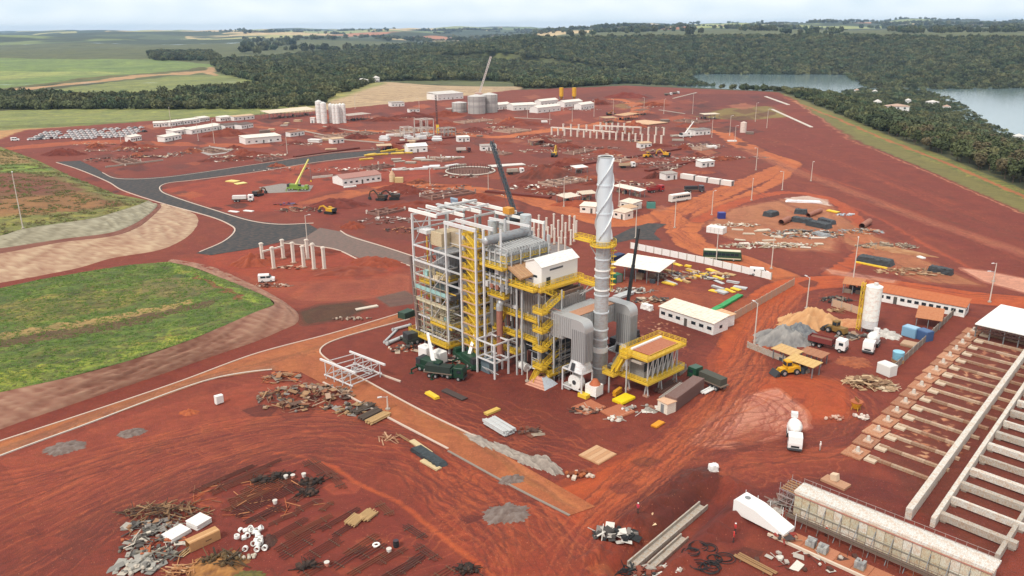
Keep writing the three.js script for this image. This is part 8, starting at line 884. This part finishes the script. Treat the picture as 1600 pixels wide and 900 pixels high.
[[945, 193, 965, 192, 10, 0xb89a78, 'tan roofed shed by the orange road'], [976, 189, 998, 185, 10, 0xc8a480, 'long tan roofed shed along the orange road'], [1000, 181, 1016, 178, 8, 0x7a5a4c, 'dark roofed shed at the road end'], [1100, 187, 1124, 186, 8, 0xd8ccb8, 'white roofed shed on the green patch']].forEach(([u0, v0, u1, v1, d, c, l]) => hut(l, { name: 'shed', cat: 'shed', p: [u0, v0], q: [u1, v1], d, h0: 4, open: 1, roof: mat(c, 0.8), stuff: 4 })); sheetStack('broad tan slab ramp beside the far sheds', { p: [1014, 196], q: [1066, 190] }, 22, 24, 4, mat(0xd0ab88, 0.85), 'slab_stack', 'slab', 0.2); 
boomCrane('small white crane with raised boom near the pink tank', [1072, 214], [1084, 190], 9, FW, FW, 0.4); hut('white workshop beside the small white crane', { p: [1086, 212], q: [1110, 210], d: 8, h0: 3.6, wall: FW, roof: mat(0x8a8480, 0.8), win: 4 }); { const g = T('storage_tank', 'pale pink tank on the crest road', 'tank', { p: [1161, 207] }); C(g, 'shell', mat(0xe0cfc4, 0.7), 2.2, 7, [0, 0, 0]); C(g, 'roof', mat(0xd0beb2, 0.7), 2.3, 0.8, [0, 7, 0], { top: 0.3 }); } tipper('white truck at the far plateau, left of two', { p: [1044, 149], yaw: 0.2 }, 0xf0f0ee, CONCD); tipper('white truck at the far plateau, right of two', { p: [1056, 147], yaw: 0.4 }, 0xf0f0ee, CONCD); excavator('orange excavator by the far lamp pole', { p: [952, 180], yaw: 0.4 }, 0xa06a2c); excavator('yellow excavator in the far column frame', { p: [1040, 245], yaw: 2.6 }, 0xd8a020); excavator('yellow excavator beside the pit heap', { p: [866, 245], yaw: 1.2 }, 0xd8b030, 1.4); loader('yellow loader by the far trench', { p: [1012, 246], yaw: 0.4 }); tipper('white tipper by the far trench', { p: [980, 262], yaw: 0.2 }, 0xf0f0ee, FT);
rubble('pale formwork and stakes in the far trench', { p: [1000, 248] }, 34, 6, 90, [0xe0d8d0, 0xb87a64, 0x6a4a44, 0xc8c0b8], 1.6, [0, 2, 4, 5]); rubble('dark scrap on the far foundation by the column frame', { p: [920, 232] }, 22, 5, 70, [0x4a3430, 0xb8a8a0, 0x7a5a50], 1.4); rubble('mixed stores around the small white crane', { p: [1090, 228] }, 20, 6, 80, [0xe0dcd6, 0xa89888, 0x8a8a8a, 0xc0a080], 1.6); rubble('stores by the hut compound', { p: [1000, 290] }, 12, 4, 40, [0xd8d0c4, 0x8a6a58, 0x4a4a4c], 1); strip('drain_channel', 'pale concrete drain on the crest of the red slope', 'drain', CONCW, [1206, 171], [1268, 199], 2.4, 0.4); strip('drain_channel', 'pale concrete drain at the far plateau corner', 'drain', CONCW, [1196, 151], [1232, 164], 3, 0.4); strip('drain_channel', 'pale concrete drain on the far plateau', 'drain', CONC, [1052, 154], [1088, 145], 2.4, 0.4); for (const [u0, v0, u1, v1, l] of [[800, 184, 862, 187, 'pale strip of kerb stones before the far stores'], [1030, 172, 1070, 178, 'pale strip of kerb stones behind the tan ramp']]) strip('kerb_stone', l, 'kerb stones', CONC, [u0, v0], [u1, v1], 1.4, 0.4);
// houses among the trees by the water
[[1338, 147, 16, 12, 'white house among the trees, left of the lakeside group'], [1366, 150, 14, 16, 'tall white house among the lakeside trees'], [1370, 168, 14, 10, 'small white house in the middle of the slope trees'], [1400, 179, 40, 18, 'large white lakeside house with dark porch'], [1418, 164, 14, 12, 'small white house behind the large lakeside house'], [1456, 166, 30, 10, 'low white house near the water'], [1478, 173, 18, 8, 'pinkish house near the water'], [1590, 222, 20, 9, 'white house at the picture edge by the water'], [930, 120, 22, 9, 'white farm building in the far woods'], [951, 118, 14, 14, 'tall white farm building in the far woods'], [566, 132, 30, 9, 'grey white farmhouse at the ploughed field edge'], [588, 128, 18, 9, 'small farmhouse at the ploughed field edge']].forEach(([u, v, L, h, l], i) => {
  let y = i < 8 ? -18 : 0; for (let k = 0; k < 30; k++) { const q = S(u, v, y); y += (land(q.x, q.z) - y) * 0.4; } const p = S(u, v, y), g = T('country_house', l, 'house', { at: [p.x, y, p.z], yaw: rr(-0.3, 0.3) }), w = L * 0.3, hh = 4 + h * 0.25; B(g, 'wall', FW, [w * 1.7, hh + 3, w], [0, -3, 0]); const r = new THREE.CylinderGeometry(0.3, w * 0.76, 2.2, 4); r.rotateY(Math.PI / 4); r.scale(1.75, 1, 1); add(g, 'roof', r, mat(i % 3 ? 0xd8d4ce : 0xb89a88, 0.8), [0, hh + 1.1, 0]); for (const x of [-0.5, 0, 0.5]) B(g, 'window', GLASS, [w * 0.16, 1.5, 0.1], [x * w, hh - 2.4, w / 2 + 0.03]); B(g, 'porch', mat(0x8a8480, 0.8), [w * 0.8, 2.6, 2], [w * 0.2, -0.2, w / 2 + 1]); });

// more spoil, trenches and stores across the busy middle and far ground
{
  const spot = [[560, 215], [610, 228], [470, 225], [520, 205], [745, 205], [790, 190], [830, 215], [770, 225], [850, 235], [900, 250], [940, 240], [960, 215], [1010, 262], [1060, 255], [1090, 245], [1030, 228], [880, 262], [820, 290], [700, 290], [745, 312], [560, 270], [640, 300], [340, 250], [380, 240], [430, 262], [230, 232], [160, 232], [350, 212], [905, 300], [860, 300], [940, 285], [1100, 270], [1130, 250], [600, 190], [650, 182], [700, 182], [840, 160], [940, 165], [1020, 165], [1080, 200], [990, 200]];
  spot.forEach(([u, v], i) => { const k = v < 220 ? 1.7 : 1; mound('dark red spoil heap among the works of the far site', u + rr(-8, 8), v + rr(-2, 2), rr(6, 15) * k, rr(3, 6) * k, rr(0.8, 2.2) * k, pick([0x4a1e17, 0x5c261b, 0x6e3020]), pick([0x74362a, 0x82402c, 0x9a5234]), rr(-0.5, 0.5), { g: 'dark red spoil heaps of the far site' }); });
  spot.forEach(([u, v], i) => { if (i % 4 === 3) return; rubble('scattered pale and dark building material on the far red ground', { p: [u + rr(-22, 22), v + rr(-5, 5)], g: 'scattered building material of the far site' }, rr(9, 22), rr(3, 7), Math.round(rr(34, 70)), pick([[0xe0d8cc, 0xb8a898, 0x6a4a40], [0xd8d0c8, 0x8a807c, 0x4a3a36], [0xc8a888, 0xe4dcd0, 0x7a5a4c], [0xf0ece6, 0xc0b4aa, 0xb87050]]), rr(0.8, 1.8), [0, 1, 2, 4, 5]); });
  [[590, 236, 612, 235], [716, 222, 734, 221], [752, 236, 776, 235], [832, 228, 850, 226], [1000, 232, 1018, 231], [1096, 262, 1116, 260], [700, 176, 716, 175], [454, 214, 476, 211], [520, 225, 538, 223], [900, 272, 918, 270], [1040, 282, 1058, 280], [640, 176, 656, 175]].forEach(([u0, v0, u1, v1], i) => hut('small ' + ['tan', 'white', 'grey', 'rusty'][i % 4] + ' roofed store ' + ['by the yellow steel', 'near the dark truck', 'behind the round pit', 'beside the pit heap', 'in front of the far column frame', 'past the far trench', 'left of the low round tank', 'beside the long office', 'on the pale foundation edge', 'behind the chimney top', 'above the red tipper', 'by the ploughed field'][i], { p: [u0, v0], q: [u1, v1], d: 5, h0: 3, open: i % 3 === 0, stuff: 3, wall: FW, roof: mat([0xc8ac8c, 0xe8e4de, 0xa8a09a, 0x9a6a54][i % 4], 0.8), rise: 0.5 }));
  [[880, 262, 1000, 244], [1000, 244, 1070, 232], [620, 225, 720, 214], [460, 246, 560, 232], [760, 300, 860, 310], [1010, 268, 1090, 252]].forEach(([a, b, c, d], i) => strip('earth_bank', 'low red earth bank ' + ['along the far trench', 'at the trench end', 'before the white crates', 'beside the branch road', 'behind the boiler columns', 'below the far trench'][i], 'bank', mat(0x6a2c20, 0.97), [a, b], [c, d], 3, 0.9));
}

// foundations under way: low walls round a dug floor with stubs
function foundation(l, u, v, W, D, yaw) { const g = T('building_foundation', l, 'foundation', { p: [u, v], yaw, g: 'building foundations under way' }); B(g, 'floor', mat(pick([0x5a2a20, 0x6a3426, 0x8a5a48]), 0.97), [W, 0.1, D], [0, 0.03, 0]); const m = pick([mat(0x9a7a6c, 0.9), mat(0xb89a88, 0.9), mat(0x86645a, 0.9)]); for (const z of [-D / 2, 0, D / 2]) B(g, 'wall', m, [W, 0.9, 0.45], [0, 0.02, z]); for (let i = 0; i <= 4; i++) { B(g, 'wall', m, [0.45, 0.86, D], [-W / 2 + (i / 4) * W, 0.02, 0]); for (const z of [-D / 2, D / 2]) if (rnd() < 0.6) B(g, 'stub', mat(pick([0xc8b0a0, 0xa8887a, 0xd8ccc0]), 0.9), [0.6, rr(0.9, 2.4), 0.6], [-W / 2 + (i / 4) * W, 0.02, z]); } return g; }
[[590, 262, 'right of the white house'], [520, 215, 'below the white silos'], [560, 210, 'left of the white crates'], [740, 190, 'below the round tanks'], [800, 205, 'before the long dark heap'], [860, 222, 'left of the far column frame'], [780, 240, 'behind the round pit'], [905, 238, 'in front of the far column frame'], [960, 250, 'before the far trench'], [1040, 262, 'below the yellow loader'], [1100, 232, 'by the small white crane'], [690, 250, 'on the steel laydown'], [640, 205, 'beside the dark crane mast'], [330, 236, 'by the grey slab'], [200, 254, 'at the dark scrap heap'], [420, 250, 'by the branch road pole'], [880, 285, 'above the hut compound'], [1080, 190, 'behind the small white crane'], [700, 305, 'behind the boiler tower'], [610, 330, 'above the dusty road']].forEach(([u, v, l], i) => foundation('low walled foundation with stubs ' + l, u, v, rr(14, 26) * (v < 225 ? 1.4 : 0.9), rr(8, 13) * (v < 225 ? 1.5 : 0.8), pick([-0.8, 0.75]) + rr(-0.1, 0.1)));

for (let i = 0; i < 46; i++) { const r = i % 3, u = r === 0 ? rr(140, 420) : r === 1 ? rr(560, 880) : rr(860, 1110), v = r === 0 ? rr(222, 252) : r === 1 ? rr(185, 300) : rr(192, 292); if (i % 2) rubble('scattered pale and dark building material on the far red ground', { p: [u, v], g: 'scattered building material of the far site' }, rr(6, 16), rr(2.5, 6), Math.round(rr(30, 60)), pick([[0xe0d8cc, 0xb8a898, 0x5a3a34], [0xd8d0c8, 0x6a605c, 0x3a2c2a], [0xc8a888, 0xe4dcd0, 0x7a5a4c]]), rr(0.9, 1.8), [0, 1, 2, 4, 5]); else mound('dark red spoil heap among the works of the far site', u, v, rr(5, 13), rr(3, 6), rr(1, 2.6), pick([0x42190f, 0x54221a, 0x662c1e]), pick([0x6e3226, 0x7c3c2a, 0x9a5636]), rr(-0.5, 0.5), { g: 'dark red spoil heaps of the far site' }); }

renderer.render(scene, camera);
